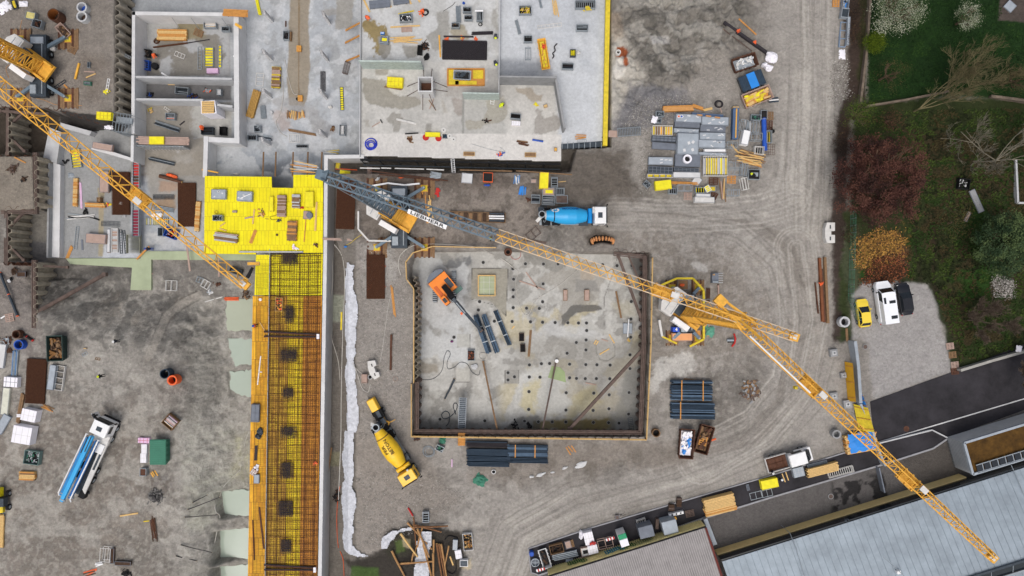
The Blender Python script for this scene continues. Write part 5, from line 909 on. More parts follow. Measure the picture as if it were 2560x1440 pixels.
def chips(name,poly,n,size,ms,seed,amp=.5):
 rr=random.Random(seed);mb=MB();xs=[p[0]for p in poly];ys=[p[1]for p in poly];cx,cy=sum(xs)/len(xs),sum(ys)/len(ys);k=0
 while k<n:
  a,b=rr.uniform(min(xs),max(xs)),rr.uniform(min(ys),max(ys))
  if not inpoly(a,b,poly):continue
  a+=rr.gauss(0,5);b+=rr.gauss(0,5);p=P(a,b);q_=math.hypot(a-cx,b-cy)/(max(xs)-min(xs));p.z=hz(p.x,p.y)+max(0,amp*(1-q_*1.8))*rr.random()+.03;s_=size*rr.uniform(.5,1.4)
  mb.box(p.x,p.y,p.z,s_,s_*rr.uniform(.3,.7),s_*.3,rr.choice(ms),rr.uniform(0,180));k+=1
 return tag(mb.build(name),kind='stuff')
chips('wood_chips',[(2130,600),(2200,572),(2255,580),(2262,640),(2220,660),(2160,680),(2135,660)],1900,.17,[lm('chip_a',(172,130,66)),lm('chip_b',(138,100,52)),lm('chip_c',(84,64,42))],33,.15)
chips('leaf_heap',[(2185,640),(2262,630),(2268,690),(2215,712),(2150,708),(2160,690)],1700,.15,[lm('leaf_dead_a',(96,58,38)),lm('leaf_dead_b',(140,84,56)),lm('leaf_dead_c',(56,40,32))],34)
M_st=[lm('stone_a',(150,146,140)),lm('stone_b',(118,113,108)),lm('stone_c',(176,172,166))]
chips('gravel_heap',[(2482,690),(2530,700),(2534,745),(2484,738)],700,.16,M_st,35)
chips('gravel_strip',[(1590,250),(1720,240),(1740,262),(1690,300),(1640,300),(1620,480),(1600,480),(1600,330),(1550,335)],2200,.11,M_st,36,.0)
chips('gravel_strip',[(895,620),(1010,620),(1028,720),(1025,940),(1010,1100),(900,1100),(895,900)],3500,.1,M_st,37,0)
chips('gravel_strip',[(1020,1160),(1180,1240),(1100,1300),(960,1370),(900,1370),(900,1180)],2500,.1,M_st,38,0)
chips('gravel_strip',[(2080,150),(2120,150),(2125,240),(2075,260)],700,.13,M_st,39,0)
chips('rubble',[(1860,958),(1895,955),(1890,1000),(1858,992)],160,.4,[M_woodb,M_rustd,M_cond],40,.5)
# vehicles
def wheel(root,x,y,r_=.5,w_=.3,nm='wheel'):
 t=MB();t.tube((x,y-w_/2,r_),(x,y+w_/2,r_),r_,M_black,16);o=t.build(nm,root);q_=MB();q_.tube((x,y-w_/2-.01,r_),(x,y+w_/2+.01,r_),r_*.55,M_steel,10);q_.build('rim',o)
def truckcab(root,x,w_,l_,m,hatch=True,z=.9,h=2.0,extra=None):
 c=MB();c.box(x,0,z,l_,w_,h,m,tx=.93,ty=.95);cb=c.build('cab',root,bevel=.12)
 g=MB();g.box(x+l_*.47,0,z+h*.45,.12,w_*.9,h*.42,M_glass);g.build('windshield',cb)
 for s_ in(-1,1):g=MB();g.box(x+.1,s_*w_*.487,z+h*.5,l_*.5,.06,h*.32,M_glass);g.build('side_window',cb);q_=MB();q_.bar((x+l_*.45,s_*w_*.5,z+h*.75),(x+l_*.55,s_*(w_*.5+.25),z+h*.75),.06,.05,M_black);q_.box(x+l_*.56,s_*(w_*.5+.28),z+h*.5,.12,.22,.55,M_black);q_.build('mirror',cb)
 if hatch:g=MB();g.box(x-.05,0,z+h,.6,.75,.06,M_steeld);g.build('roof_hatch',cb,bevel=.03)
 g=MB();g.box(x+l_*.5,0,z-.35,.2,w_*.98,.4,M_black);g.box(x+l_*.42,0,z+h-.12,.35,w_*.86,.1,M_black);g.build('bumper',cb)
 return cb
def drumpt(u,v,prof,ax0,axd,zup,up,side):
 """point on the drum: u metres along the axis, v metres round from the crown"""
 for(t0,r0),(t1,r1)in zip(prof[:-1],prof[1:]):
  if t0<=u<=t1:r_=r0+(r1-r0)*(u-t0)/(t1-t0+1e-9);break
 else:r_=prof[-1][1]
 r_+=.045;an=v/r_;return ax0+axd*u+up*math.cos(an)*r_+side*math.sin(an)*r_
def mixer(label,a,b,ang,dm,cm_,txt,tm_,sc=1.0,xtra=None,chute=M_steel,tankm=None):
 p=P(a,b,1.6);root=tag(empty('concrete_mixer_truck',(p.x,p.y,zat(a,b)),R(-ang)),label,'mixer truck')
 root.scale=(sc,sc,sc);L=9.3
 c=MB();c.box(-.3,0,.75,8.6,.9,.3,M_steeld);c.box(-1.6,0,.62,5.8,2.3,.12,chute)
 for x in(-3.6,-2.2):c.box(x,0,1.05,1.2,2.35,.1,M_black)
 c.box(1.6,-1.0,.55,1.3,.5,.6,M_steeld);c.box(1.6,1.0,.55,1.0,.5,.6,M_steeld);c.build('chassis',root)
 for x in(3.3,1.5,-2.2,-3.6):
  for y in(-1.02,1.02):wheel(root,x,y,.52,.34)
 truckcab(root,3.75,2.42,1.75,cm_)
 prof=[(0,.38),(.15,.62),(.9,.82),(1.9,1.08),(3.0,1.22),(4.2,1.2),(5.3,.92),(5.75,.78),(5.9,.2)]
 ax0=Vector((-3.85,0,2.55));axd=Vector((1,0,-.1)).normalized();side=Vector((0,1,0));upv=side.cross(axd)*-1
 if upv.z<0:upv=-upv
 dr=MB();dr.lathe(prof,ax0,axd,dm,28,[M_whited,dm,dm,dm,dm,dm,dm,dm]);do=dr.build('drum',root)
 rg=MB();rg.lathe([(1.15,.86),(1.17,.93),(1.27,.95),(1.29,.9)],ax0,axd,M_black if dm!=M_dry else M_rust,28);rg.build('roller_ring',do)
 for(s_,u0,v0,size,flip,m_,wid)in txt:
  tv,tf=text_mesh(s_,size,.012);xs=[v.x for v in tv];k=wid/(max(xs)-min(xs));lm_=MB();pts=[]
  for v in tv:
   u,vv=v.x*k,v.y
   if flip:u,vv=-u,-vv
   pts.append(drumpt(u0+u,v0+vv,prof,ax0,axd,0,upv,side))
  lm_.add(pts,tf,m_);lm_.build('lettering',do)
 if xtra:xtra(do,prof,ax0,axd,upv,side)
 t=MB();t.tube((2.42,-1.0,1.75),(2.42,1.0,1.75),.33,tankm or dm,14);t.build('water_tank',root)
 h=MB();h.ring(-4.25,.1,2.5,3.1,.48,.36,M_steel,16,M_dark);h.disc(-4.25,.1,2.55,.36,M_dark,14);h.bar((-4.3,-.1,1.9),(-4.9,-.7,1.2),.45,.12,M_whited);h.bar((-4.0,.75,.9),(-4.0,.75,2.9),.06,.06,M_steel);h.bar((-4.0,-.75,.9),(-4.0,-.75,2.9),.06,.06,M_steel)
 for s_ in(-.9,.9):h.bar((-3.9,s_,.8),(-3.6,s_*.6,2.1),.1,.1,chute)
 h.box(-4.3,.95,1.3,.8,.6,.06,M_steeld);h.build('hopper',root)
 e=MB();e.tube((2.9,.55,1.1),(2.9,.55,2.9),.14,M_whited,10);e.box(2.85,.75,1.1,.35,.8,1.6,M_whited if cm_==M_white else M_black);e.build('exhaust',root)
 return root
M_dry=mat('mixer_yellow',(240,194,34),.45,var=.16,spec=.5);M_caby=mat('cab_yellow',(248,194,52),.4,var=.05,spec=.5);M_txt=mat('lettering_brown',(74,48,24),.6);M_txtb=mat('lettering_blue',(20,70,150),.6)
def logo(do,prof,ax0,axd,upv,side):
 lm_=MB();pts=[];n=20
 for i in range(n):pts.append(drumpt(1.35+.52*math.cos(i*6.283/n),.72+.36*math.sin(i*6.283/n),prof,ax0,axd,0,upv,side))
 lm_.add(pts,[tuple(range(n))],M_white)
 lm_.build('emblem',do);tv,tf=text_mesh('M',.8,.03);l2=MB();l2.add([drumpt(1.35-v.x*.8,.72-v.y*.7,prof,ax0,axd,0,upv*1.0,side)+upv*.02 for v in tv],tf,M_blue);l2.build('emblem_letter',do)
mixer('blue drum concrete mixer truck with a white cab on the haul road',1431,540,0,M_blue,M_white,[('MOCOM',3.4,.92,.42,False,M_txtb,2.2)],None,.99,logo,tankm=mat('tank_blue',(20,140,214),.4))
mixer('yellow concrete mixer truck backed up to the yellow pump',985,1130,57.5,M_dry,M_caby,[('FER',2.75,-.42,.66,True,M_txt,1.3),('BETON',2.6,.3,.66,True,M_txt,2.2)],None,1.0)
def thing(nm,label,cat,a,b,ang=0,z=None,grp=None):
 z=zat(a,b)if z is None else z;p=P(a,b,z);return tag(empty(nm,p,R(-ang)),label,cat,grp)
r_=thing('concrete_pump','yellow hooded trailer pump behind the yellow mixer truck','concrete pump',945,1024,62)
mb=MB();mb.box(-.95,0,.5,1.9,1.25,1.1,M_caby,tx=.92,ty=.85);mb.build('hood',r_,bevel=.12);mb=MB();mb.box(.6,0,.5,1.3,1.3,.6,M_black);mb.box(.5,.1,1.1,.9,.5,.25,M_steeld);mb.box(1.7,.15,.4,.8,.5,.8,M_craney);mb.tube((1.3,-.4,.8),(2.6,-.5,.5),.1,M_steeld,8);mb.build('hydraulics',r_)
mb=MB()
for y in(-.8,.8):mb.bar((-1.8,y*.7,.4),(2.3,y*.7,.4),.12,.12,M_steeld)
mb.bar((2.3,-1.6,.5),(2.3,1.6,.5),.1,.1,M_craney);mb.build('frame',r_)
for y in(-.75,.75):wheel(r_,.3,y,.38,.22)
mb=MB();mb.ring(2.2,.1,.5,1.0,.75,.6,M_craney,4);mb.build('hopper_grille',r_)
cw=P(248,1072,3.0);hd_=math.radians(65.5);hv=Vector((math.cos(hd_),math.sin(hd_),0));og=cw-hv*4.7;og.z=0
r_=tag(empty('concrete_pump_truck',og,hd_),'long truck with folded blue boom and white cab, its door open','pump truck')
truckcab(r_,4.7,2.4,2.1,M_white,z=.9,h=2.1)
mb=MB();mb.box(0,0,.8,11,1.0,.35,M_steeld);mb.box(3.0,-.2,1.1,1.4,2.2,.7,M_whited);mb.box(1.8,-.6,1.1,1.3,1.2,.9,M_white);mb.build('chassis',r_)
for x in(4.6,3.0,-1.8,-3.2):
 for y in(-1.0,1.0):wheel(r_,x,y,.52,.34)
mb=MB();mb.add([(3.0,-1.35,1.7),(3.0,-.5,1.7),(-4.4,-.75,1.7),(-4.8,-1.3,1.7),(3.0,-1.35,1.5),(3.0,-.5,1.5),(-4.4,-.75,1.5),(-4.8,-1.3,1.5)],[(0,1,2,3),(7,6,5,4),(0,4,5,1),(1,5,6,2),(2,6,7,3),(3,7,4,0)],M_whited);mb.box(.5,-1.0,1.71,3.6,.3,.03,M_steeld);mb.build('catwalk',r_)
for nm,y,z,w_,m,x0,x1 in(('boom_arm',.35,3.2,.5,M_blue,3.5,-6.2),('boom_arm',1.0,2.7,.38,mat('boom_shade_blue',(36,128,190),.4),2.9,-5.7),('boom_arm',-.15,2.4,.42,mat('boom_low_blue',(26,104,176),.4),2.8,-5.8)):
 mb=MB();mb.bar((x0,y,z),(x1,y+.15,z-.1),w_,.45,m);o=mb.build(nm,r_,bevel=.03)
 mb=MB();mb.tube((x0,y-.05,z+.28),(x0-2.2,y-.05,z+.25),.07,M_steeld,6);mb.build('hydraulic_ram',o);mb=MB();mb.tube((x1+.3,y-.3,z),(x1+.3,y+.4,z),.16,M_steel,8);mb.build('hinge_pin',o)
for y,z in((1.5,2.6),(-.45,2.9)):
 mb=MB();mb.path([(3.2,y-.25,z),(3.25,y,z),(0,y+.02,z),(-5.6,y+.12,z),(-5.9,y-.15,z)],.1,M_white,8);mb.build('delivery_pipe',r_)
mb=MB();mb.box(-5.2,-.9,.6,.9,.8,.9,M_black);mb.bar((-5.0,-1.4,.7),(-5.0,1.0,.7),.15,.15,M_steeld);mb.build('hopper',r_)
mb=MB();mb.bar((5.3,1.25,1.7),(5.9,2.1,1.7),.1,1.5,M_white);dr_=mb.build('door',r_,bevel=.03);mb=MB();mb.bar((5.43,1.42,2.2),(5.83,1.98,2.2),.14,.55,M_glass);mb.build('window',dr_)
r_=thing('excavator','orange tracked excavator with a black arm reaching over blue-black pipes','excavator',1112,716,50.5,ZP);
for y,nm in((1.35,'track'),(-1.35,'track')):
 mb=MB();c,s_=math.cos(R(39.5)),math.sin(R(39.5));q_=[(-s_*0+0,0)]
 t=MB();t.box(0,y,0,4.6,.6,.9,M_steeld,tx=.85);
 for k in range(16):t.box(-2.2+k*.29,y,.88,.1,.62,.06,M_steel)
 o=t.build(nm,r_);o.rotation_euler=(0,0,R(-39.5))
mb=MB();mb.box(-.2,0,1.05,3.0,2.9,1.05,M_org);mb.box(.1,.95,2.1,1.5,.7,.05,M_steeld);mb.box(.2,-.95,2.1,1.8,.5,.06,mat('dark_orange',(200,96,40),.5));mb.build('body',r_,bevel=.08)
mb=MB();mb.prism([(-1.6,-1.45),(-1.6,1.45),(-2.1,1.3),(-2.45,.6),(-2.5,0),(-2.45,-.6),(-2.1,-1.3)],1.0,2.1,M_paneld);mb.build('counterweight',r_,bevel=.06)
mb=MB();mb.box(1.7,-1.05,1.1,1.5,.85,1.5,M_org,tx=.9,ty=.9);cb=mb.build('cab',r_,bevel=.06);mb=MB();mb.box(1.7,-1.05,2.6,.7,.5,.04,M_glass);mb.box(2.42,-1.05,1.6,.06,.7,.8,M_glass);mb.build('window',cb)
mb=MB();mb.box(1.7,1.3,1.2,.6,1.2,.5,mat('guard_green',(90,120,112),.6));mb.build('guard',r_)
mb=MB();mb.bar((.1,.1,2.2),(2.2,.1,3.6),.75,.8,M_black);mb.bar((2.2,.1,3.6),(4.6,.1,3.2),.5,.6,M_steeld);mb.tube((.8,-.25,2.3),(2.4,-.2,3.2),.1,M_black,8);mb.tube((.8,.45,2.3),(2.4,.4,3.2),.1,M_black,8);bo=mb.build('boom',r_,bevel=.04)
mb=MB();mb.bar((4.5,.1,3.3),(8.1,.1,1.5),.4,.46,M_steeld);mb.tube((3.0,.1,4.1),(4.9,.1,3.6),.1,M_steel,8);mb.build('stick',r_);mb=MB();mb.box(8.1,.1,.9,.6,.5,.6,M_rustd);mb.bar((8.2,-.2,.9),(8.5,-.2,.4),.1,.1,M_black);mb.bar((8.2,.4,.9),(8.5,.4,.4),.1,.1,M_black);mb.build('grab',r_)
mb=MB();mb.box(4.6,-.35,3.2,.35,.3,.15,M_oran);mb.build('lamp_guard',r_)
def car(nm,label,a,b,ang,L,w_,H,pm,hood,tail,cat='car',belt=.92,roofm=None,van=False,dz=1.0):
 p=P(a,b,dz);root=tag(empty(nm,(p.x,p.y,0),R(-ang)),label,cat);n=12;st_=[]
 for i in range(n+1):
  t=i/n;x=-L/2+L*t;e=min(t,1-t)*n;ww=w_/2*(1-.16*max(0,1-e/1.3)**2*1.6 if e<1.3 else 1);hz_=belt*(1-.22*max(0,(t-.75)/.25)**1.5 if not van or t>.9 else 1)
  if t<.04:hz_*=.92
  st_.append((x,ww,hz_))
 mb=MB();vs_=[]
 for x,ww,h in st_:vs_+=[(x,-ww*.96,.28),(x,-ww,.6),(x,-ww*.97,h-.06),(x,-ww*.86,h),(x,ww*.86,h),(x,ww*.97,h-.06),(x,ww,.6),(x,ww*.96,.28)]
 fs=[(i*8+j,(i+1)*8+j,(i+1)*8+(j+1)%8,i*8+(j+1)%8)for i in range(n)for j in range(8)]+[tuple(range(8))[::-1],tuple(range(n*8,n*8+8))]
 mb.add(vs_,[f[::-1]for f in fs],pm);o=mb.build('body',root,bevel=.03,smooth=True)
 x0,x1=-L/2+tail,L/2-hood;hw=w_*.44;rw_=w_*(.36 if not van else .42);f0=.45 if not van else .1;f1=.85 if not van else .6
 gb_=MB();q0=[(x0,-hw,belt-.02),(x1,-hw,belt-.02),(x1,hw,belt-.02),(x0,hw,belt-.02)];q1=[(x0+f0,-rw_,H-.04),(x1-f1,-rw_,H-.04),(x1-f1,rw_,H-.04),(x0+f0,rw_,H-.04)]
 fb=[(3,2,1,0),(4,5,6,7),(0,1,5,4),(1,2,6,5),(2,3,7,6),(3,0,4,7)];gb_.add(q0+q1,fb,M_glass);gb_.build('windows',root)
 rf_=MB();rp_=[(x0+f0-.05,-rw_-.03),(x1-f1,-rw_-.03),(x1-f1+.06,-rw_*.6),(x1-f1+.08,0),(x1-f1+.06,rw_*.6),(x1-f1,rw_+.03),(x0+f0-.05,rw_+.03)];rf_.prism(rp_,H-.06,H,roofm or pm)
 for s_ in(-1,1):
  for(xa,za,xb,zb_)in((x0,belt,x0+f0,H-.03),(x1,belt,x1-f1,H-.03),((x0+x1)/2-.1,belt,(x0+x1)/2-.1,H-.03)):rf_.bar((xa,s_*hw,za),(xb,s_*rw_,zb_),.09,.07,pm)
  if van:rf_.add([(x0,s_*(hw+.01),belt),(x1-1.5,s_*(hw+.01),belt),(x1-1.9,s_*(rw_+.02),H-.04),(x0+f0,s_*(rw_+.02),H-.04)],[(0,1,2,3)if s_<0 else(3,2,1,0)],pm)
 if van:rf_.add([(x0-.01,-hw,belt),(x0-.01,hw,belt),(x0+f0-.02,rw_,H-.04),(x0+f0-.02,-rw_,H-.04)],[(3,2,1,0)],pm)
 rf_.build('roof',root)
 for s_ in(-1,1):
  for x in(-L*.31,L*.32):wheel(root,x,s_*(w_/2-.1),.32,.22)
  h=MB();h.box(L/2-.28,s_*w_*.36,.62,.3,.3,.12,M_whited);h.build('headlight',root);h=MB();h.box(-L/2+.06,s_*w_*.36,.62,.12,.28,.16,M_red);h.build('tail_light',root)
  h=MB();h.box(x1-.45,s_*(w_/2+.08),belt+.02,.14,.22,.14,pm if not van else M_black);h.build('wing_mirror',root)
 return root
car('yellow_car','small yellow hatchback on the gravel beside the concrete ring',2161,783,-97,3.85,1.66,1.45,mat('car_yellow',(236,206,62),.35,var=.03,spec=.5),1.0,.2)
vn=car('white_van','tall white camper van between the yellow and the black car',2220,757,-98,5.9,2.15,2.2,mat('van_white',(236,238,242),.35,var=.03,spec=.5),.95,.05,'van',1.3,van=True,dz=1.7)
for x,y,a_,b_ in((-2.0,-.35,.45,.85),(.1,-.35,.4,.85),(.35,.62,.85,.3)):mb=MB();mb.box(x,y,2.19,a_,b_,.06,M_glass);mb.build('roof_window',vn,bevel=.02)
car('black_car','black car parked right of the white camper van',2265,748,-99,4.4,1.78,1.42,mat('car_black',(16,18,26),.22,var=.1,spec=.6),1.25,.45)
r_=thing('tipper_pickup','white crew cab tipper pickup with rusty load bed by the kerb','pickup truck',1968,1143,-16,0)
mb=MB();mb.box(1.9,0,.7,2.3,1.95,.5,M_white,tx=.97,ty=.97);mb.box(.75,0,1.2,2.5,1.85,.95,M_white,tx=.93,ty=.92);mb.box(2.55,0,.7,.9,1.8,.5,M_white,tx=.7,ty=.85);cb=mb.build('cab',r_,bevel=.1)
mb=MB();mb.add([(2.02,-.84,1.22),(2.02,.84,1.22),(1.72,.78,2.08),(1.72,-.78,2.08),(2.6,-.8,1.23),(2.6,.8,1.23)],[(4,5,2,3)],M_glass)
mb.build('windshield',cb)
for s_ in(-1,1):mb=MB();mb.add([(0.1,s_*.94,1.35),(1.6,s_*.94,1.35),(1.5,s_*.88,2.0),(.1,s_*.88,2.0)],[(0,1,2,3)if s_<0 else(3,2,1,0)],M_glass);mb.build('side_window',cb)
mb=MB();mb.box(-1.9,0,.8,2.9,2.0,.1,M_rust)
for y in(-1.0,1.0):mb.box(-1.9,y,.8,3.0,.07,.45,M_whited)
mb.box(-3.38,0,.8,.07,2.0,.45,M_whited);mb.box(-.45,0,.8,.08,1.8,1.0,M_steel);bd=mb.build('load_bed',r_)
mb=MB()
for k in range(3):mb.bar((-3.1,-.7+k*.7,.95),(-.8,-.7+k*.7,.95),.04,.04,M_rebar);mb.bar((-3.0+k*1.,-.8,.97),(-3.0+k*1.,.8,.97),.05,.05,M_rebar)
mb.build('rusty_grid',bd)
for x in(1.9,-2.2):
 for y in(-.85,.85):wheel(r_,x,y,.38,.24)
r_=thing('site_dumper','small yellow and dark articulated machine at the left edge','dumper',12,1247,90,0)
mb=MB();mb.box(-1.2,-.2,.6,1.3,1.1,.8,mat('dumper_yellow',(226,210,30),.5),tx=.8,ty=.85);mb.build('hood',r_,bevel=.08);mb=MB();mb.box(.1,.3,.6,1.3,1.2,.9,M_steeld,tx=.9);mb.box(1.2,.1,.5,.9,.7,.5,M_yeld);mb.bar((1.5,-.2,.6),(2.2,-.6,.3),.12,.12,M_steeld);mb.bar((1.5,.3,.6),(2.3,.2,.3),.12,.12,M_steeld);mb.build('body',r_,bevel=.05)
for x in(-.9,1.0):
 for y in(-.85,.85):wheel(r_,x,y,.42,.35)
# small site things
PRR=random.Random(11)
def m2(px,z):return px/S*(HC-z)/HC
def put(nm,label,cat,a,b,ang,parts,z=None,grp=None,top=0.):
 """parts: list of (name, MB, [(name, MB)...]); a single entry becomes one mesh"""
 z=zat(a,b)if z is None else z;p=P(a,b,z+top);p.z=z
 if len(parts)==1 and len(parts[0])<3:return tag(parts[0][1].build(nm,None,p,R(-ang)),label,cat,grp)
 r_=tag(empty(nm,p,R(-ang)),label,cat,grp)
 for q_ in parts:
  o=q_[1].build(q_[0],r_)
  if len(q_)>2:
   for s_ in q_[2]:s_[1].build(s_[0],o)
 return r_
def rows(mb,L,Wd,z,H,m,n,gap=.02,jit=.06,rr=PRR,ms=None):
 w_=Wd/n
 for i in range(n):mb.box(rr.uniform(-jit,jit)*L*.5,-Wd/2+w_*(i+.5),z,L*(1-rr.uniform(0,jit)),w_-gap,H*(1+rr.uniform(-.06,.06)),rr.choice(ms)if ms else m)
def K(kind,a,b,L,Wd,ang,label,**k):
 z=k.get('z');z=zat(a,b)if z is None else z;grp=k.get('g');L=m2(L,z);Wd=m2(Wd,z);m=k.get('m');H=k.get('H');rr=random.Random(int(a*7+b*13))
 nm,cat=k.get('nm'),k.get('cat')
 if kind=='timber':
  H=H or .5;m=m or M_wood;mb=MB();n=max(2,round(Wd/.22));ms=k.get('ms')or[m,m,M_woodo if m==M_wood else m]
  rows(mb,L,Wd,.1,H-.12,m,n,.02,.04,rr,ms);rows(mb,L*.98,Wd*.96,H-.02,.07,m,n,.03,.1,rr,ms)
  b2=MB();[b2.box(x*L,0,0,.12,Wd*1.04,.1,M_woodb)for x in(-.3,.3)]
  return put(nm or 'timber_stack',label,cat or 'timber',a,b,ang,[('boards',mb,[]),('bearers',b2,[])],z,grp,H*.5)
 if kind=='fan':
  mb=MB();n=k.get('n',9);m=m or M_wood
  for i in range(n):t=rr.uniform(-.18,.18);y=(i/(n-1)-.5)*Wd;x=rr.uniform(-.12,.12)*L;d_=Vector((math.cos(t),math.sin(t),0))*L*rr.uniform(.35,.5);c=Vector((x,y,.06+rr.uniform(0,H or .3)));mb.bar(c-d_,c+d_,.14,.05,rr.choice([m,m,M_woodo,M_woodb]if not k.get('ms')else k['ms']))
  return put(nm or 'plank_heap',label,cat or 'planks',a,b,ang,[('boards',mb)],z,grp)
 if kind=='crate':
  H=H or .8;fm=m or M_steel;f=MB();t=.07
  for x in(-1,1):
   for y in(-1,1):f.box(x*(L-t)/2,y*(Wd-t)/2,0,t,t,H,fm)
  for zz in(.12,H-.06):
   for y in(-1,1):f.box(0,y*(Wd-t)/2,zz,L-t*2,t*.8,.05,fm)
   for x in(-1,1):f.box(x*(L-t)/2,0,zz,t*.8,Wd-t*2,.05,fm)
  if k.get('solid',1):
   for y in(-1,1):f.box(0,y*(Wd-t)/2,.17,L-t*2,.02,H*.7,fm)
   for x in(-1,1):f.box(x*(L-t)/2,0,.17,.02,Wd-t*2,H*.7,fm)
  tr_=MB();tr_.box(0,0,.1,L*.93,Wd*.93,.03,k.get('tray',M_dark));c=MB();fill=k.get('fill','rods');fmats=k.get('fm',[M_steeld,M_steel])
  if fill=='rods':
   al=L>Wd
   for i in range(int(max(3,min(L,Wd)/.09))):
    o=(rr.random()-.5)*min(L,Wd)*.8;l_=max(L,Wd)*.42;s_=rr.uniform(-.05,.05);zz=.2+rr.random()*H*.5
    p0,p1=(Vector((-l_,o,zz)),Vector((l_,o+s_,zz)))if al else(Vector((o,-l_,zz)),Vector((o+s_,l_,zz)));c.tube(p0,p1,.045,rr.choice(fmats),5)
  elif fill=='rungs':
   n=max(3,int(max(L,Wd)/.3));al=L>Wd
   for i in range(n):
    o=(i+.5)/n-.5
    if al:c.box(o*L*.92,0,H*.7,.06,Wd*.86,.06,fmats[0])
    else:c.box(0,o*Wd*.92,H*.7,L*.86,.06,.06,fmats[0])
  elif fill=='junk':
   for i in range(int(14+L*Wd*10)):c.box((rr.random()-.5)*L*.75,(rr.random()-.5)*Wd*.75,.14+rr.random()*H*.45,rr.uniform(.1,.4),rr.uniform(.05,.16),.08,rr.choice(fmats),rr.uniform(0,180))
  elif fill=='flat':c.box(0,0,.14,L*.88,Wd*.86,H*.7,fmats[0]);c.box(L*.05,0,.14+H*.7,L*.6,Wd*.4,.05,fmats[-1])
  return put(nm or 'steel_crate',label,cat or 'crate',a,b,ang,[('frame',f,[]),('tray',tr_,[]),('contents',c,[])],z,grp or 'galvanised crates around the site',H*.5)
 if kind=='skip':
  H=H or 1.3;o=MB();t=.1;sm=m or M_rust
  for s_ in(-1,1):o.add([(-L/2+.25,s_*(Wd/2-.15),.1),(L/2-.25,s_*(Wd/2-.15),.1),(L/2,s_*Wd/2,H),(-L/2,s_*Wd/2,H),(-L/2+.25,s_*(Wd/2-.25),.1),(L/2-.25,s_*(Wd/2-.25),.1),(L/2-.05,s_*(Wd/2-.1),H),(-L/2+.05,s_*(Wd/2-.1),H)],[(0,1,2,3),(7,6,5,4),(3,2,6,7),(0,3,7,4),(1,5,6,2)],sm)
  for s_ in(-1,1):o.add([(s_*(L/2-.25),-Wd/2+.15,.1),(s_*(L/2-.25),Wd/2-.15,.1),(s_*L/2,Wd/2,H),(s_*L/2,-Wd/2,H),(s_*(L/2-.35),-Wd/2+.15,.1),(s_*(L/2-.35),Wd/2-.15,.1),(s_*(L/2-.1),Wd/2-.1,H-.002),(s_*(L/2-.1),-Wd/2+.1,H-.002)],[(0,1,2,3),(7,6,5,4),(3,2,6,7),(0,3,7,4),(1,5,6,2)],sm)
  o.box(0,0,.05,L-.5,Wd-.3,.08,sm)
  for i in range(5):x=(i/4-.5)*(L-.8);o.bar((x,-Wd/2+.08,.2),(x,-Wd/2-.06,H-.1),.08,.08,sm);o.bar((x,Wd/2-.08,.2),(x,Wd/2+.06,H-.1),.08,.08,sm)
  c=MB();fm_=k.get('fm',[M_woodb]);n=k.get('n',40);sz=k.get('sz',(.3,.9));c.box(0,0,.13,L-.75,Wd-.5,H*.45,fm_[-1])
  for i in range(n):c.box((rr.random()-.5)*(L-1.1),(rr.random()-.5)*(Wd-.8),H*.5+rr.random()*H*.3,rr.uniform(*sz),rr.uniform(sz[0]*.4,sz[0]*1.2),.1,rr.choice(fm_),rr.gauss(0,k.get('sp',40)))
  ps=[('body',o,[]),('load',c,[])]
  if k.get('lid'):l_=MB();l_.box(0,0,H,L*.96,Wd*.96,.06,k['lid']);[l_.box((i/12-.5)*L*.9,0,H+.06,.05,Wd*.94,.04,k['lid'])for i in range(13)];ps=[('body',o,[]),('lid',l_,[])]
  if k.get('cover'):cv_=MB();cv_.box(L*.02,0,H+.11,L*.34,Wd*1.0,.03,k['cover']);ps.append(('cover_sheet',cv_,[]))
  return put(nm or 'skip',label,cat or 'skip',a,b,ang,ps,z,grp,H*.6)
 if kind=='pallet':
  mb=MB();m=m or M_woodb;n=5
  for i in range(n):mb.box(0,(i/(n-1)-.5)*(Wd-.12),.12,L,.13,.025,m)
  for x in(-.42,0,.42):mb.box(x*L,0,0,.12,Wd,.12,m)
  return put(nm or 'pallet',label,cat or 'pallet',a,b,ang,[('slats',mb)],z,grp or 'wooden pallets')
 if kind=='ladder':
  mb=MB();m=m or M_steel;H=H or .12;al=L>Wd;n=k.get('n')or max(3,int(max(L,Wd)/.45));t=.06
  for y in(-1,1):
   if al:mb.box(0,y*(Wd-t)/2,0,L,t,H,m)
   else:mb.box(y*(L-t)/2,0,0,t,Wd,H,m)
  inf=k.get('fill')
  for i in range(n+1):
   o=i/n-.5
   if al:mb.box(o*(L-t),0,.02,t*.9,Wd-t*2,H*.8,m)
   else:mb.box(0,o*(Wd-t),.02,L-t*2,t*.9,H*.8,m)
  ps=[('frame',mb)]
  if inf:
   c=MB()
   for i in range(n):
    o=(i+.5)/n-.5
    if al:c.box(o*L,0,.0,L/n*.72,Wd*.8,H*.6,rr.choice(inf))
    else:c.box(0,o*Wd,.0,L*.8,Wd/n*.72,H*.6,rr.choice(inf))
   ps=[('frame',mb,[]),('infill_panels',c,[])]
  return put(nm or 'steel_ladder',label,cat or 'ladder',a,b,ang,ps,z,grp)
 if kind=='frame':
  mb=MB();m=m or M_steel;H=H or .9;t=.06
  for zz in(.05,H):
   for y in(-1,1):mb.box(0,y*(Wd-t)/2,zz,L,t,t,m)
   for x in(-1,0,1):mb.box(x*(L-t)/2,0,zz,t,Wd-2*t,t,m)
  for x in(-1,1):
   for y in(-1,1):mb.box(x*(L-t)/2,y*(Wd-t)/2,.11,t,t,H-.12,m)
  return put(nm or 'stacking_frame',label,cat or 'rack',a,b,ang,[('tubes',mb)],z,grp or 'open tubular racks',H*.5)
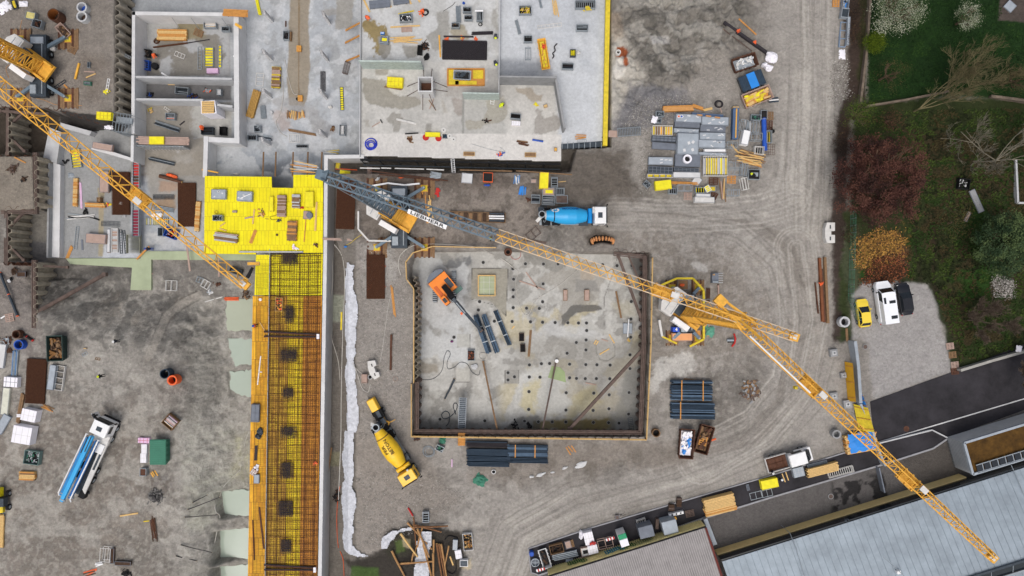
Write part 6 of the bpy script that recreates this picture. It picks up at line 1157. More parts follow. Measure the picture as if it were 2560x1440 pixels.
 if kind=='panel':
  n=k.get('n',4);m=m or M_panel;mb=MB();h=.14;e=MB()
  for i in range(n):mb.box(rr.uniform(-.03,.03),rr.uniform(-.03,.03),.1+i*(h+.03),L,Wd,h,m,rr.uniform(-.4,.4))
  zt=.1+n*(h+.03)-.03
  em=k.get('em',M_paneld)
  if k.get('rib'):
   q_=max(2,int(L/.5))
   for i in range(q_+1):e.box((i/q_-.5)*(L-.06),0,zt,.06,Wd,.05,em)
   for y in(-.45,0,.45):e.box(0,y*Wd,zt,L,.05,.055,em)
  else:
   for y in(-1,1):e.box(0,y*(Wd-.05)/2,zt,L,.05,.02,em)
   for x in(-1,1):e.box(x*(L-.05)/2,0,zt,.05,Wd-.1,.02,em)
   if k.get('blotch',1):
    for i in range(4):e.box((rr.random()-.5)*L*.8,(rr.random()-.5)*Wd*.7,zt,L*.12,Wd*.14,.006,M_conw,rr.uniform(-40,40))
  b2=MB();[b2.box(x*L,0,0,.12,Wd*1.04,.1,M_woodb)for x in(-.3,.3)]
  return put(nm or 'panel_stack',label,cat or 'formwork panels',a,b,ang,[('panels',mb,[]),('edge_frame',e,[]),('bearers',b2,[])],z,grp,zt*.6)
 if kind=='block':
  H=H or .8;m=m or M_foam;mb=MB();mb.box(0,0,0,L,Wd,H,m,tx=.96,ty=.96);n=k.get('n',3);e=MB()
  for i in range(n):e.box(((i+.5)/n-.5)*L*.94,0,H,.04,Wd*.93,.012,k.get('sm',M_whited))
  e.box(0,0,H+.004,L*.93,.04,.012,k.get('sm',M_whited))
  return put(nm or 'wrapped_bale',label,cat or 'bale',a,b,ang,[('body',mb,[]),('straps',e,[])],z,grp,H*.8)
 if kind=='pipes':
  H=H or .9;r_=k.get('r',.08);m=m or M_pipe;n=max(3,int(Wd/(r_*2.1)));ny=k.get('rows',3);mb=MB();gp_=k.get('gaps',0)
  for j in range(ny):
   for i in range(n):
    if gp_ and(i%gp_)==gp_-1:continue
    y=(i/(n-1)-.5)*(Wd-2*r_);x=rr.uniform(-.04,.04)*L;zz=r_+.1+j*r_*2;mb.tube((-L/2+x,y,zz),(L/2+x*.5,y,zz),r_,m if rr.random()>.35 else k.get('m2',mat('pipe_painted_sheen',(92,114,136),.5,.2,var=.2)if m is M_pipe else m),6)  # some blue-black pipes get a lighter colour, highlights painted in
  s_=MB();zt=.1+ny*r_*2
  for x in k.get('st',(-.28,.26)):s_.box(x*L,0,zt,.14,Wd*1.05,.06,k.get('sm',M_woodo));s_.box(x*L,0,0,.12,Wd*1.05,.1,M_woodb)
  return put(nm or 'pipe_bundle',label,cat or 'pipes',a,b,ang,[('pipes',mb,[]),('battens',s_,[])],z,grp,zt*.6)
 if kind=='mat':
  m=m or M_rebar;lay=k.get('lay',4);mb=MB();sp=k.get('sp',.15)
  for j in range(lay):
   ox,oy=rr.uniform(-.05,.05),rr.uniform(-.05,.05);zz=.06+j*.06;n=int(L/sp)
   for i in range(n+1):x=(i/n-.5)*L+ox;mb.bar((x,-Wd/2+oy,zz),(x,Wd/2+oy,zz),.035,.02,m)
   n=int(Wd/sp)
   for i in range(n+1):y=(i/n-.5)*Wd+oy;mb.bar((-L/2+ox,y,zz+.025),(L/2+ox,y,zz+.025),.035,.02,m)
  return put(nm or 'rebar_mat',label,cat or 'rebar mats',a,b,ang,[('bars',mb)],z,grp or 'stacked reinforcing mats')
 if kind=='ring':
  r_=L/2;H=H or .9;mb=MB();mb.ring(0,0,0,H,r_,r_*k.get('ri',.72),m or M_con,24,k.get('im',m or M_con));mb.disc(0,0,.06,r_*k.get('ri',.72),k.get('fm',M_cored),20)
  if k.get('spoke'):mb.bar((-r_*.9,0,H*.9),(r_*.9,0,H*.9),.05,.05,M_steel);mb.bar((0,-r_*.9,H*.9),(0,r_*.9,H*.9),.05,.05,M_steel)
  return put(nm or 'concrete_ring',label,cat or 'ring',a,b,ang,[('ring',mb)],z,grp,H)
 if kind=='coil':
  mb=MB();n=k.get('n',3)
  for j in range(n):
   r_=L/2*(1-.16*j*rr.random());ox,oy=rr.uniform(-.1,.1)*L,rr.uniform(-.1,.1)*L
   mb.path([(ox+r_*math.cos(t*.35),oy+r_*math.sin(t*.35)*k.get('sq',.95),.08+.05*j)for t in range(19)],k.get('r',.045),m or M_black,5)
  return put(nm or 'hose_coil',label,cat or 'coil',a,b,ang,[('coil',mb)],z,grp)
 if kind=='heap':
  mb=MB();n=k.get('n',26);ms=k.get('ms',[m or M_woodb]);s0,s1=k.get('sz',(.1,.35))
  for i in range(n):x,y=rr.gauss(0,L*.22),rr.gauss(0,Wd*.22);mb.box(x,y,max(0,(H or .3)*(1-math.hypot(x/L,y/Wd)*2))*rr.random(),rr.uniform(s0,s1)*1.6,rr.uniform(s0,s1)*.6,rr.uniform(.05,.14),rr.choice(ms),rr.uniform(0,180))
  return put(nm or 'debris_heap',label,cat or 'debris',a,b,ang,[('pieces',mb)],z,grp)
 if kind=='bag':
  mb=MB();n=k.get('n',3)
  for i in range(n):mb.blob(rr.uniform(-.3,.3)*L,rr.uniform(-.3,.3)*Wd,(H or .4)*.8,L*rr.uniform(.25,.42),Wd*rr.uniform(.25,.42),(H or .4),rr.choice(k.get('ms',[m or M_whited])),rr.randint(0,999),.22)
  return put(nm or 'sack_pile',label,cat or 'sacks',a,b,ang,[('sacks',mb)],z,grp)
 if kind=='tarp':
  n=9;vs_=[];fs=[]
  for i in range(n+1):
   for j in range(n+1):u,v=i/n-.5,j/n-.5;e=(1-abs(u)*2)*(1-abs(v)*2);vs_.append((u*L*(1+rr.uniform(-.08,.08)),v*Wd*(1+rr.uniform(-.12,.12)),.04+(H or .25)*min(1,e*3)*rr.uniform(.5,1)))
  for i in range(n):
   for j in range(n):
    q_=i*(n+1)+j
    if(i in(0,n-1)or j in(0,n-1))and rr.random()<k.get('rag',.35):continue
    fs.append((q_,q_+n+1,q_+n+2,q_+1))
  mb=MB();mb.add(vs_,fs,m or M_green);mb.add([(x,y,z_-.03)for x,y,z_ in vs_],[f[::-1]for f in fs],m or M_green)
  return put(nm or 'tarpaulin',label,cat or 'tarpaulin',a,b,ang,[('sheet',mb)],z,grp)
 if kind=='drum':
  H=H or .9;mb=MB();mb.lathe([(0,0),(.001,L/2),(H*.33,L/2),(H*.34,L/2+.02),(H*.36,L/2),(H*.66,L/2),(H*.67,L/2+.02),(H*.69,L/2),(H,L/2),(H+.001,L/2-.04),(H-.03,L/2-.05),(H-.03,0)],(0,0,0),(0,0,1),m or M_ablue,18)
  return put(nm or 'drum',label,cat or 'drum',a,b,ang,[('shell',mb)],z,grp,H)
def Ln(kind,x0,y0,x1,y1,wd,label,**k):
 zz=k.get('z');z0=k.get('z0',zz if zz is not None else None);z0=zat(x0,y0)if z0 is None else z0;z1=k.get('z1',zz if zz is not None else None);z1=zat(x1,y1)if z1 is None else z1
 if 'z1' not in k and 'z0' not in k and abs(z1-z0)>.8 and not k.get('keep'):z1=z0=max(z0,z1)
 w_=m2(wd,z0);m=k.get('m');h=k.get('h',.1);a,b=P(x0,y0,z0+h*.6),P(x1,y1,z1+h*.6);mb=MB();mid=(a+b)/2;ln=(b-a).length
 if kind=='plank':
  d_=(b-a).normalized();sd=d_.cross(Vector((0,0,1))).normalized();n=k.get('n')or max(1,round(w_/.22));m=m or M_wood
  for i in range(n):o=sd*((i+.5)/n-.5)*w_;j=d_*PRR.uniform(-.04,.04)*ln*(n>1);mb.bar(a+o+j-mid,b+o+j-mid,w_/n-.015*(n>1),h*(1+.2*(i%2)),m if PRR.random()>.3 or n==1 else(k.get('m2')or m))
  o=mb.build(k.get('nm','plank' if n==1 else 'plank_bundle'),None,mid);return tag(o,label,k.get('cat','plank' if n==1 else 'planks'),k.get('g'))
 if kind=='beam':
  m=m or M_rust;d_=(b-a).normalized();
  for s_,hh in((.5,.04),(-.5,.04)):mb.bar(a-mid+Vector((0,0,w_*s_+w_*.5)),b-mid+Vector((0,0,w_*s_+w_*.5)),w_,.05,m)
  mb.bar(a-mid+Vector((0,0,w_*.5)),b-mid+Vector((0,0,w_*.5)),w_*.25,w_*.95,m)
  return tag(mb.build(k.get('nm','steel_beam'),None,mid),label,k.get('cat','beam'),k.get('g'))
 if kind=='pipe':
  m=m or M_steel;r_=w_/2;mb.tube(a-mid+Vector((0,0,r_)),b-mid+Vector((0,0,r_)),r_,m,12,k.get('r1',None)and m2(k['r1'],z0)/2);d_=(b-a).normalized()
  for t in(0,.5,1):c=a+(b-a)*t-mid+Vector((0,0,r_));mb.tube(c-d_*.06,c+d_*.06,r_*1.08,k.get('m2',m),12)
  return tag(mb.build(k.get('nm','pipe'),None,mid),label,k.get('cat','pipe'),k.get('g'))
 if kind=='log':
  m=m or M_woodb;r_=w_/2;rr=random.Random(int(x0+y0));pts=[a+(b-a)*t-mid+Vector((rr.uniform(-.03,.03),rr.uniform(-.03,.03),r_+k.get('dz',0)))for t in(0,.25,.5,.75,1)];mb.path(pts,[r_*(1.1-.35*t/4)for t in range(5)],m,8)
  mb.tube(pts[0]-(b-a).normalized()*.02,pts[0],r_*1.05,M_wood,8);mb.tube(pts[-1],pts[-1]+(b-a).normalized()*.02,r_*.72,M_wood,8)
  return tag(mb.build('log',None,mid),label,'log',k.get('g'))
def hose(label,pts,r_=.05,m=None,cat='hose',nm='hose',z=None,smooth=4):
 q_=[P(a,b,(zat(a,b)if z is None else z)+r_+.03)for a,b in pts];out=[]
 for i in range(len(q_)-1):
  p0,p1,p2,p3=q_[max(i-1,0)],q_[i],q_[i+1],q_[min(i+2,len(q_)-1)]
  for s_ in range(smooth):t=s_/smooth;out.append(.5*((2*p1)+(-p0+p2)*t+(2*p0-5*p1+4*p2-p3)*t*t+(-p0+3*p1-3*p2+p3)*t*t*t))
 out.append(q_[-1]);o=out[0].copy();mb=MB();mb.path([v-o for v in out],r_,m or M_cable,5);return tag(mb.build(nm,None,o),label,cat)
YF=[M_yel,M_yeld,M_whited];JW=[M_wood,M_woodo,M_woodb]
M_brown=mat('dark_brown_load',(74,56,44),.9,var=.4,sc=3)
# upper left yard
K('ring',204,18,26,26,0,'upper of the two pale concrete rings in the upper left yard',fm=M_ablue,g='pair of concrete rings');K('ring',204,41,27,27,0,'lower of the two pale concrete rings in the upper left yard',g='pair of concrete rings')
K('ring',133,36,30,30,0,'rusty steel pipe section standing on end with an orange rim',m=M_rust,ri=.88,H=1.5,im=mat('rust_orange',(150,92,44),.9),nm='steel_pipe_section',cat='pipe section')
K('crate',80,41,24,18,12,'crate of pale yellow boards left of the rusty pipe section',fill='flat',fm=[mat('pale_yellow_board',(214,202,130),.7)]);K('crate',96,61,24,20,15,'open grey crate with dark inside below the pale yellow boards',fill='junk',fm=[M_rust,M_dark])
K('skip',160,78,40,20,48,'narrow pale timber trough lying diagonally below the rusty pipe',m=M_woodp,H=.7,fm=[M_brown,M_woodb],n=14,nm='wooden_trough',cat='trough')
K('tarp',11,18,28,34,60,'bright white sheeting in the top left corner',m=M_foam,nm='white_sheeting',cat='sheeting');K('tarp',59,10,22,14,0,'small white sheet on the gravel beside the yellow bar',m=M_foam,rag=.1,nm='white_sheeting',cat='sheeting')
K('skip',37,12,27,12,70,'dark tray holding a bright yellow bar at the top left',m=M_steeld,H=.4,fm=[M_yeld],n=3,sz=(.5,.7),sp=4,nm='steel_tray',cat='tray')
Ln('plank',198,158,188,198,4.5,'single yellow-orange beam left of the sheet pile wall',m=M_craney,h=.2);K('crate',223,163,6,15,3,'tiny grey steel box right of the orange beam',H=.3)
Ln('plank',211,179,237,180,2.5,'thin weathered board lying level in the gravel yard',m=M_woodp);Ln('plank',215,194,239,184,2.5,'thin pale board lying askew below the level one')
K('ladder',151,211,32,7,-34,'grey ladder frame left of the diagonal orange plank',m=M_steeld);Ln('plank',160,212,185,236,4,'orange plank lying diagonally in the gravel',m=M_woodo)
K('ladder',118,234,50,6,-8,'long thin steel frame lying above the yellow jib',m=M_steel);K('crate',220,209,18,9,5,'small greenish crate near the bottom of the gravel yard',H=.4,m=M_green)
K('ladder',270,214,34,6,100,'white ladder near the sheet piles',m=M_white);K('heap',267,230,16,16,0,'small yellow pieces at the foot of the white ladder',ms=[M_yel,M_yeld],n=10);K('pallet',182,126,22,16,28,'weathered pallet right of the crane base')
K('bag',137,116,22,24,20,'crumpled white sack beside the crane base',n=3);hose('pale yellow cable wandering along the bottom of the upper left yard',[(75,242),(110,250),(140,262),(170,262),(205,264)],.03,M_woodo,'cable','cable')
hose('thin yellow cable left of the crane base',[(22,195),(15,170),(30,150),(55,50)],.025,M_woodo,'cable','cable')
K('ladder',308,136,42,7,26,'grey ladder laid across the sheet piles',n=9)
K('panel',262,290,37,19,4,'bright yellow panel stack beside the grey stair scaffold',m=M_yel,rib=1,em=M_yeld,z=0,n=3)
def scaffold(label,a,b,L,Wd,ang,z0,z1,m=M_steel,n=5):
 p=P(a,b,z1);L=m2(L,z1);Wd=m2(Wd,z1);mb=MB();rr=random.Random(3);h=z1-z0
 for i in range(n+1):
  x=(i/n-.5)*L
  for y in(-Wd/2,0,Wd/2):mb.tube((x,y,0),(x,y,h),.03,m,5)
  for zz in(h*.4,h*.8,h):mb.tube((x,-Wd/2,zz),(x,Wd/2,zz),.03,m,4)
 for y in(-Wd/2,0,Wd/2):
  for zz in(h*.4,h*.8,h):mb.tube((-L/2,y,zz),(L/2,y,zz),.03,m,4)
 for i in range(n):mb.tube(((i/n-.5)*L,-Wd/2,0),(((i+1)/n-.5)*L,-Wd/2,h),.025,m,4)
 dk_=MB()
 for i in range(n):dk_.box(((i+.5)/n-.5)*L,Wd*.2,h*.8+.03,L/n*.9,Wd*.3,.05,m)
 root=tag(empty('scaffold',(p.x,p.y,z0),R(-ang)),label,'scaffold');mb.build('tubes',root);dk_.build('platform',root);return root
scaffold('grey tube scaffold stair at the corner of the basement rooms',302,306,40,46,8,-4,.2)
K('tarp',272,318,22,12,10,'white sheeting by the scaffold over the dark trench',m=M_foam,z=-.6,nm='white_sheeting',cat='sheeting')
# rooms
K('timber',432,88,75,27,1,'wide stack of fresh pale boards in the largest basement room',m=M_wood);K('pallet',497,83,24,17,22,'dark pallet right of the fresh board stack');K('crate',527,64,31,15,0,'crate of white sticks at the top of the largest room',fill='rods',fm=[M_white,M_wood]);K('crate',566,74,20,12,0,'small crate in the upper right corner of the largest room',fill='rungs')
K('coil',392,104,14,14,0,'small brown coil below the fresh board stack',m=M_rebar,n=4);Ln('beam',384,119,470,108,3,'thin rusty bars lying across the largest room',m=M_rebar);Ln('beam',468,108,524,99,1.6,'thin dark rod pointing up to the right in the largest room',m=M_rebard)
K('crate',369,134,15,18,8,'dark box by the left wall above the blue crate',fill='junk',fm=[M_dark,M_rustd],m=M_dark);K('crate',368,164,14,23,3,'bright blue crate by the left wall of the largest room',m=M_ablue,fill='rungs',fm=[M_ablue]);K('drum',385,164,16,16,0,'round black tub beside the blue crate',m=M_black,H=.6)
K('ladder',450,138,26,12,22,'white ladder frame lying in the largest room',m=M_whited);K('ladder',500,146,10,58,0,'upright grey ladder left of the yellow panels',m=M_steel);K('ladder',524,144,23,48,0,'broad yellow and grey panel stack in the largest room',fill=YF[:2],H=.3,nm='frame_panel',cat='panel',n=7);K('ladder',551,142,8,56,0,'narrow yellow ladder panel right of the broad one',fill=YF[:2],H=.2,nm='frame_panel',cat='panel');K('block',531,177,29,13,0,'mauve foam block below the yellow panels',m=M_pink,H=.4,sm=M_pink,nm='foam_block',cat='foam')
Ln('plank',404,182,441,205,4,'white board leaning over the wall between the first two rooms',m=M_white,z0=-.9,z1=-3.5);K('crate',457,228,33,17,4,'crate of grey tubes in the middle basement room');K('heap',484,241,28,14,10,'dark rubbish on the floor of the middle room',ms=[M_dark,M_rust,M_ablue],n=40);K('crate',550,232,11,15,0,'small grey tub at the right of the middle room',fill='flat',fm=[M_con]);Ln('plank',420,211,437,211,3,'short pale board in the middle room');K('heap',378,236,26,12,0,'blackish rods in the left corner of the middle room',ms=[M_dark,M_ablue],n=14);K('heap',520,227,24,10,0,'mixed scraps with a dark tyre in the middle room',ms=[M_dark,M_oran,M_steel],n=22)
K('ladder',349,210,8,26,20,'dark scaffold gate by the left wall of the middle room',m=M_black,z=-3.9)
K('crate',428,292,23,16,3,'crate with white and orange things in the third room',fm=[M_white,M_oran,M_steel]);K('pipes',418,316,64,12,18,'pair of grey lattice beams lying askew in the third room',m=M_steeld,m2=M_steel,rows=2,r=.06,st=());K('heap',377,277,16,14,0,'yellow scraps in the third room',ms=[M_yeld,M_wood],n=8);K('ladder',419,274,18,7,35,'short white ladder leaning in the third room',m=M_whited)
K('crate',520,328,30,18,0,'dark crate with an orange bag in the third room',fm=[M_steeld,M_dark],m=M_steeld);K('bag',507,322,14,12,0,'orange net bag on the dark crate',m=M_oran,z=-3.2,n=2);K('crate',559,328,16,20,2,'black crate in the right corner of the third room',m=M_black,fm=[M_dark]);Ln('beam',450,313,462,303,2,'short dark rod right of the lattice beams',m=M_rebard)
K('timber',410,352,128,20,1,'long pinkish plank platform on the wall south of the third room',m=M_woodp,z=-1.2,ms=[M_woodp],H=.3);K('panel',392,351,37,19,0,'yellow panel on the long pinkish platform',m=M_yel,z=-.8,n=1,em=M_yeld,blotch=0)
mb=MB();wallseg(mb,[(330,364),(458,366)],-3.6,-1.6,.12,M_steel)
for i in range(16):p=P(332+i*8.3,366,-1.6);mb.bar((p.x,p.y-.1,-3.6),(p.x,p.y-.1,-1.5),.06,.1,M_whited)
tag(mb.build('shuttering'),'grey ribbed formwork face hanging under the pinkish platform','formwork')
K('timber',590,33,62,18,3,'orange plank platform at the top right corner of the rooms',m=M_woodo,z=-.8,H=.2);Ln('plank',588,60,605,70,7,'amber board on the white wall top',m=M_craney,z=-.8);K('heap',598,135,14,34,0,'white and pink boards leaning on the right wall of the rooms',ms=[M_white,M_pink],n=9,sz=(.4,.8));K('heap',600,170,14,20,0,'amber brackets on the white wall top',ms=[M_craney],n=5);K('block',600,203,18,12,20,'small white box beside the right wall of the rooms',H=.3)
# grey slab
gC=None
Ln('plank',641,-5,650,36,7,'bright yellow beam at the top of the grey slab',m=M_yel,m2=M_steeld,h=.3);K('crate',717,90,15,22,2,'dark crate beside the brown drain stripe',fill='junk',fm=[M_dark,M_rebard]);K('timber',727,91,5,22,2,'thin brown board stack on the side of the dark crate',m=M_woodb,H=.4)
K('panel',748,122,11,14,0,'orange box on the drain stripe, upper',m=M_woodo,n=2,em=M_craney,blotch=0);K('panel',751,246,11,14,0,'orange box on the drain stripe, lower',m=M_woodo,n=2,em=M_craney,blotch=0);K('drum',743,247,7,7,0,'tiny black tub beside the lower orange box',m=M_black,H=.3)
K('timber',691,194,22,52,3,'brown and yellow plank stack left of the drain stripe',m=M_woodb,ms=[M_woodb,M_yeld,M_woodp]);K('ladder',650,199,19,32,4,'white steel frame left of the brown plank stack',m=M_whited,n=3)
K('timber',634,261,70,19,-74,'long stack of ochre boards standing askew near the rooms',m=mat('ochre_board',(176,138,76),.85,var=.25,sc=4));K('mat',808,204,11,49,0,'narrow dark mesh strip right of the drain stripe',m=M_rebard,lay=2,sp=.2);K('ladder',855,247,9,58,-2,'narrow yellow and black ladder panel near the podium edge',m=M_steeld,fill=YF[:1],n=10,nm='frame_panel',cat='panel')
K('bag',824,268,14,13,0,'round white bucket bag in the grey slab',n=1,H=.35);K('frame',866,170,12,30,15,'dark steel trestle near the podium edge',m=M_rustd,H=.5)
for i,(a,b,c,d_)in enumerate([(864,76,900,57),(863,107,899,89),(865,153,899,139)]):Ln('plank',a,b,c,d_,4.5,['topmost','middle','lowest'][i]+' of three ochre props leaning against the podium edge',m=M_woodo,z0=ZA,z1=-.7,g='props leaning on the podium edge')
K('fan',740,288,22,42,90,'bright heap of firewood sticks in an orange tray',n=16,H=.4,m=M_wood);Ln('plank',723,325,791,337,6,'single brown beam left of the firewood heap',m=M_woodb,h=.2);K('ladder',737,346,27,20,0,'pale steel grid below the brown beam',m=M_whited,n=5);K('crate',857,326,15,26,2,'crate with white tubes near the podium edge',fm=[M_white,M_dark])
K('heap',831,323,14,12,0,'brown debris pile left of the white tube crate',ms=[M_rust,M_woodb],n=18);K('pipes',658,280,32,13,85,'greenish tube bundle right of the ochre boards',m=M_steel,rows=2,r=.05,st=());K('crate',645,323,16,16,0,'dark crate below the greenish tube bundle',fill='junk');K('drum',677,281,9,9,0,'small pale tub right of the greenish tubes',m=M_con,H=.4)
K('crate',632,345,24,14,0,'grey crate near the white wall corner',fill='rungs');K('fan',665,345,34,12,8,'thin steel rods beside the grey crate',m=M_steel,ms=[M_steel,M_steeld],n=8,H=.1);K('crate',756,366,30,8,0,'pale green grid rack under the firewood',m=M_steel,H=.2,fill='rungs')
K('fan',828,380,40,6,3,'yellow and grey boards by the top of the long concrete wall',ms=[M_yeld,M_con],n=4);K('ladder',715,60,3,14,0,'tiny metal bracket on the drain stripe',m=M_rust,n=2)
hose('pale hose running down the grey slab to the firewood heap',[(700,160),(706,190),(708,240),(700,285),(690,305),(700,330),(718,342)],.04);hose('second pale hose from the brown plank stack to the orange box',[(712,148),(722,200),(733,232),(743,236)],.035)
for i,x in enumerate((659,690,733,770,805)):Ln('plank',x,380,x-2,441,3.4,'brown upright post '+['left above the yellow deck notch','left of the notch','at the notch corner','in the middle of the plank platform','by the long wall'][i]+', above the deck',m=M_woodb,z0=-2.5,z1=-.5,g='posts along the deck edge')
K('fan',765,420,70,22,4,'loose plank platform above the right of the yellow deck',n=7,z=-.7,H=.1,ms=[M_woodo,M_wood,M_con])
# podium
for i,(x0,x1)in enumerate(((908,924),(962,978),(1020,1028),(1044,1050))):Ln('plank',x0,-4,x1,[30,18,10,5][i],4.5,'pale timber bar at the top edge of the podium, '+['leftmost','second from the left','third from the left','rightmost'][i],g='pale bars at the top edge')
K('panel',950,10,52,20,-6,'grey mesh panel between the pale bars at the top',m=M_paneld,n=1,rib=1);K('panel',1003,4,40,14,-8,'second grey mesh panel at the top edge',m=M_paneld,n=1,rib=1)
K('crate',1015,46,31,20,-3,'silver crate with white foil left of the orange ring',fm=[M_white,M_steeld],fill='junk');K('coil',1064,32,15,15,0,'black tyre-like hose ring with orange netting',n=3,r=.06);K('heap',1056,30,14,22,0,'orange netting heap at the black hose ring',ms=[M_oran],n=24);Ln('plank',996,35,1035,27,3,'yellow batten above the silver crate',m=M_yeld);Ln('plank',976,68,1050,64,3.5,'long cream batten on the podium');K('pallet',1017,74,27,13,-3,'pale pallet under the cream batten',m=M_woodp)
K('fan',1014,100,74,12,-5,'sheaf of long fresh planks on the podium',n=7,H=.2,m=M_wood,ms=[M_wood]);K('block',956,83,10,6,0,'tiny bright blue box above the grey bin',m=M_tarp,H=.3,sm=M_white,nm='blue_box',cat='box');K('crate',961,101,20,18,4,'grey bin with a yellow tool on the wet patch',fill='flat',fm=[M_paneld,M_yel],m=M_panel)
K('crate',1050,126,12,22,5,'black bin beside the black sack pile',m=M_black,fm=[M_dark]);K('heap',1063,117,20,22,0,'dark brown pile of bagged scrap',ms=[M_black,M_dark,M_rust],n=60,H=.6);K('bag',1068,143,14,18,30,'black sacks below the scrap pile',ms=[M_black],n=3)
K('mat',1162,127,110,46,1,'large stack of dark steel mesh mats on the podium',m=M_rebard,lay=6,sp=.13,g='stacked dark mats');Ln('plank',1109,91,1184,92,4,'long dark beam above the steel mats',m=M_rebard);K('pipes',1206,83,52,8,-2,'black bar bundle right of the dark beam',m=M_rebard,rows=2,r=.05,st=());K('heap',1116,98,12,8,0,'orange straps left on top of the mesh mats',ms=[M_oran],n=8);K('heap',1155,98,8,14,0,'orange straps in the middle above the mesh mats',ms=[M_craney,M_oran],n=8);K('heap',1190,98,10,10,0,'orange straps right above the mesh mats',ms=[M_oran],n=7)
K('pipes',1146,36,40,12,88,'upright grey tube bundle at the top of the podium',m=M_steel,rows=2,r=.05,st=());K('crate',1168,26,21,13,0,'upper of two black crates right of the tube bundle',fm=[M_dark],fill='junk');K('crate',1171,46,20,12,0,'lower of two black crates right of the tube bundle',fm=[M_dark],fill='junk');K('crate',1199,41,15,26,0,'crate of black tubes with a white board on top',fm=[M_dark,M_steel]);Ln('plank',1187,27,1208,27,4,'white board lying on the crate of black tubes',m=M_white,z=.4);K('crate',1139,65,20,13,0,'small crate of scrap below the tube bundle',fill='junk',fm=[M_woodb,M_dark]);K('coil',1201,62,9,9,0,'small black ring below the tube crate',n=2);K('bag',1161,9,9,9,0,'tiny blue sack at the top edge',m=M_ablue,n=1,H=.25)
Ln('plank',1098,88,1101,143,3.5,'yellow batten left of the mesh mats',m=M_craney);hose('dark cable crossing the top of the podium',[(1108,28),(1130,14),(1138,5)],.03,M_black,'cable','cable')
mb=MB();mb.box(0,0,0,5.1,2.25,.12,M_woodo);
for x,y,sx,sy in((0,1.15,5.2,.12),(0,-1.15,5.2,.12),(2.57,0,.12,2.2),(-2.57,0,.12,2.2)):mb.box(x,y,.0,sx,sy,.35,M_woodo)
m2_=MB();m2_.box(-1.7,0,.13,1.4,2.1,.05,M_yeld);m2_.box(1.7,.4,.13,1.4,1.2,.05,M_yeld);m2_.box(0,-.8,.13,3,.6,.05,M_yeld)
put('recess_form','amber framed recess form with yellow boards inside on the podium','formwork',1165,194,0,[('frame',mb,[]),('boards',m2_,[])]);K('skip',1156,189,44,23,3,'grey steel tub standing in the amber recess form',m=M_panel,H=.8,fm=[M_steeld,M_dark],n=14,nm='steel_tub',cat='tub')
K('panel',988,206,39,24,4,'bright yellow board stack on the wet podium patch',m=M_yel,em=M_yeld,n=4,blotch=0,rib=1);Ln('plank',962,216,1005,224,4.5,'brown planks under the yellow board stack',m=M_woodb,n=2)
sh=tag(empty('lift_shaft',P(1062,228,ZB)),'square white concrete shaft rising from the podium with open top','shaft');mb=MB();q_=-Vector(sh.location);wallseg(mb,[(1046,193),(1080,193),(1080,228),(1046,228),(1046,193)],ZB,2.6,.16,M_conw);mb.build('wall',sh,q_);mb=MB();mb.prism(W([(1047,194),(1079,194),(1079,227),(1047,227)],.3),.1,.2,M_rust);mb.build('shaft_floor',sh,q_)
mb=MB()
for a0,a1 in(((1045,205),(1018,216)),((1045,225),(1018,240)),((1082,203),(1118,218)),((1085,224),(1119,229)),((1060,192),(1058,175)),((1078,192),(1080,172)),((1057,230),(1057,275)),((1072,232),(1088,274))):p0,p1=P(*a0,1.6),P(*a1,ZB+.1);mb.tube(p0,p1,.05,M_rustd,5)
mb.build('raking_props',sh,q_)
Ln('plank',991,298,1040,310,5,'long cream board on the podium beside the wet patch',m=M_whited,h=.2);Ln('plank',930,317,950,305,1.6,'thin pole left of the cream board',m=M_woodp);Ln('beam',951,299,956,308,2,'tiny black bar above the cream board',m=M_black);Ln('plank',1072,250,1090,276,2,'crossed battens below the shaft, falling right',m=M_woodb);Ln('plank',1084,248,1074,272,2,'crossed battens below the shaft, falling left',m=M_woodp)
Ln('beam',1013,335,1046,333,2.4,'short black bar on the white slab margin',m=M_black);K('heap',1026,350,14,14,0,'brown debris on the white slab margin',ms=[M_rust,M_woodb],n=22);K('coil',929,362,30,26,0,'bright blue hose coil on the white slab margin',m=mat('cobalt_hose',(38,60,190),.5),n=5,r=.06)
K('panel',1082,337,37,10,1,'bright yellow box between two red reels',m=M_yel,n=3,em=M_yel,blotch=0);K('drum',1064,343,15,15,0,'left red reel beside the yellow box',m=M_red,H=.25,nm='cable_reel',cat='reel');K('drum',1096,345,15,15,0,'right red reel beside the yellow box',m=M_red,H=.25,nm='cable_reel',cat='reel')
for i,(a,b)in enumerate(((1109,325),(1124,340),(1134,348))):K('ring',a,b,13,13,0,'white disc '+['above the blue sheet','right of the blue sheet','lowest near the reels'][i],m=M_whited,ri=.25,H=.15,fm=M_dark,nm='white_disc',cat='disc',g='white discs on the slab margin')
K('tarp',1113,341,13,11,0,'small dark blue sheet among the white discs',m=M_pipe,rag=.1);hose('thin grey cable looping on the white slab margin',[(1180,360),(1220,372),(1262,380),(1250,368)],.02,M_steel,'cable','cable')
K('panel',1173,385,28,10,1,'brown framed opening cover on the white margin, left',m=M_woodb,em=M_wood,n=1,blotch=0);K('panel',1326,387,28,11,1,'brown framed opening cover on the white margin, right',m=M_woodb,em=M_wood,n=1,blotch=0);K('heap',1252,386,16,10,0,'orange and blue scraps on the white margin',ms=[M_oran,M_ablue],n=12);K('fan',1306,358,30,9,3,'brown weathered boards on the white margin',m=M_woodb,n=5,H=.1,ms=[M_woodb,M_rust]);K('panel',1389,374,8,9,0,'tiny yellow box at the corner of the white margin',m=M_craney,n=1,blotch=0)
K('ladder',1231,252,10,18,5,'small white ladder against the short formed wall',m=M_white);K('heap',1216,303,24,8,0,'dark round scraps on the inner podium patch',ms=[M_dark,M_rust],n=10)
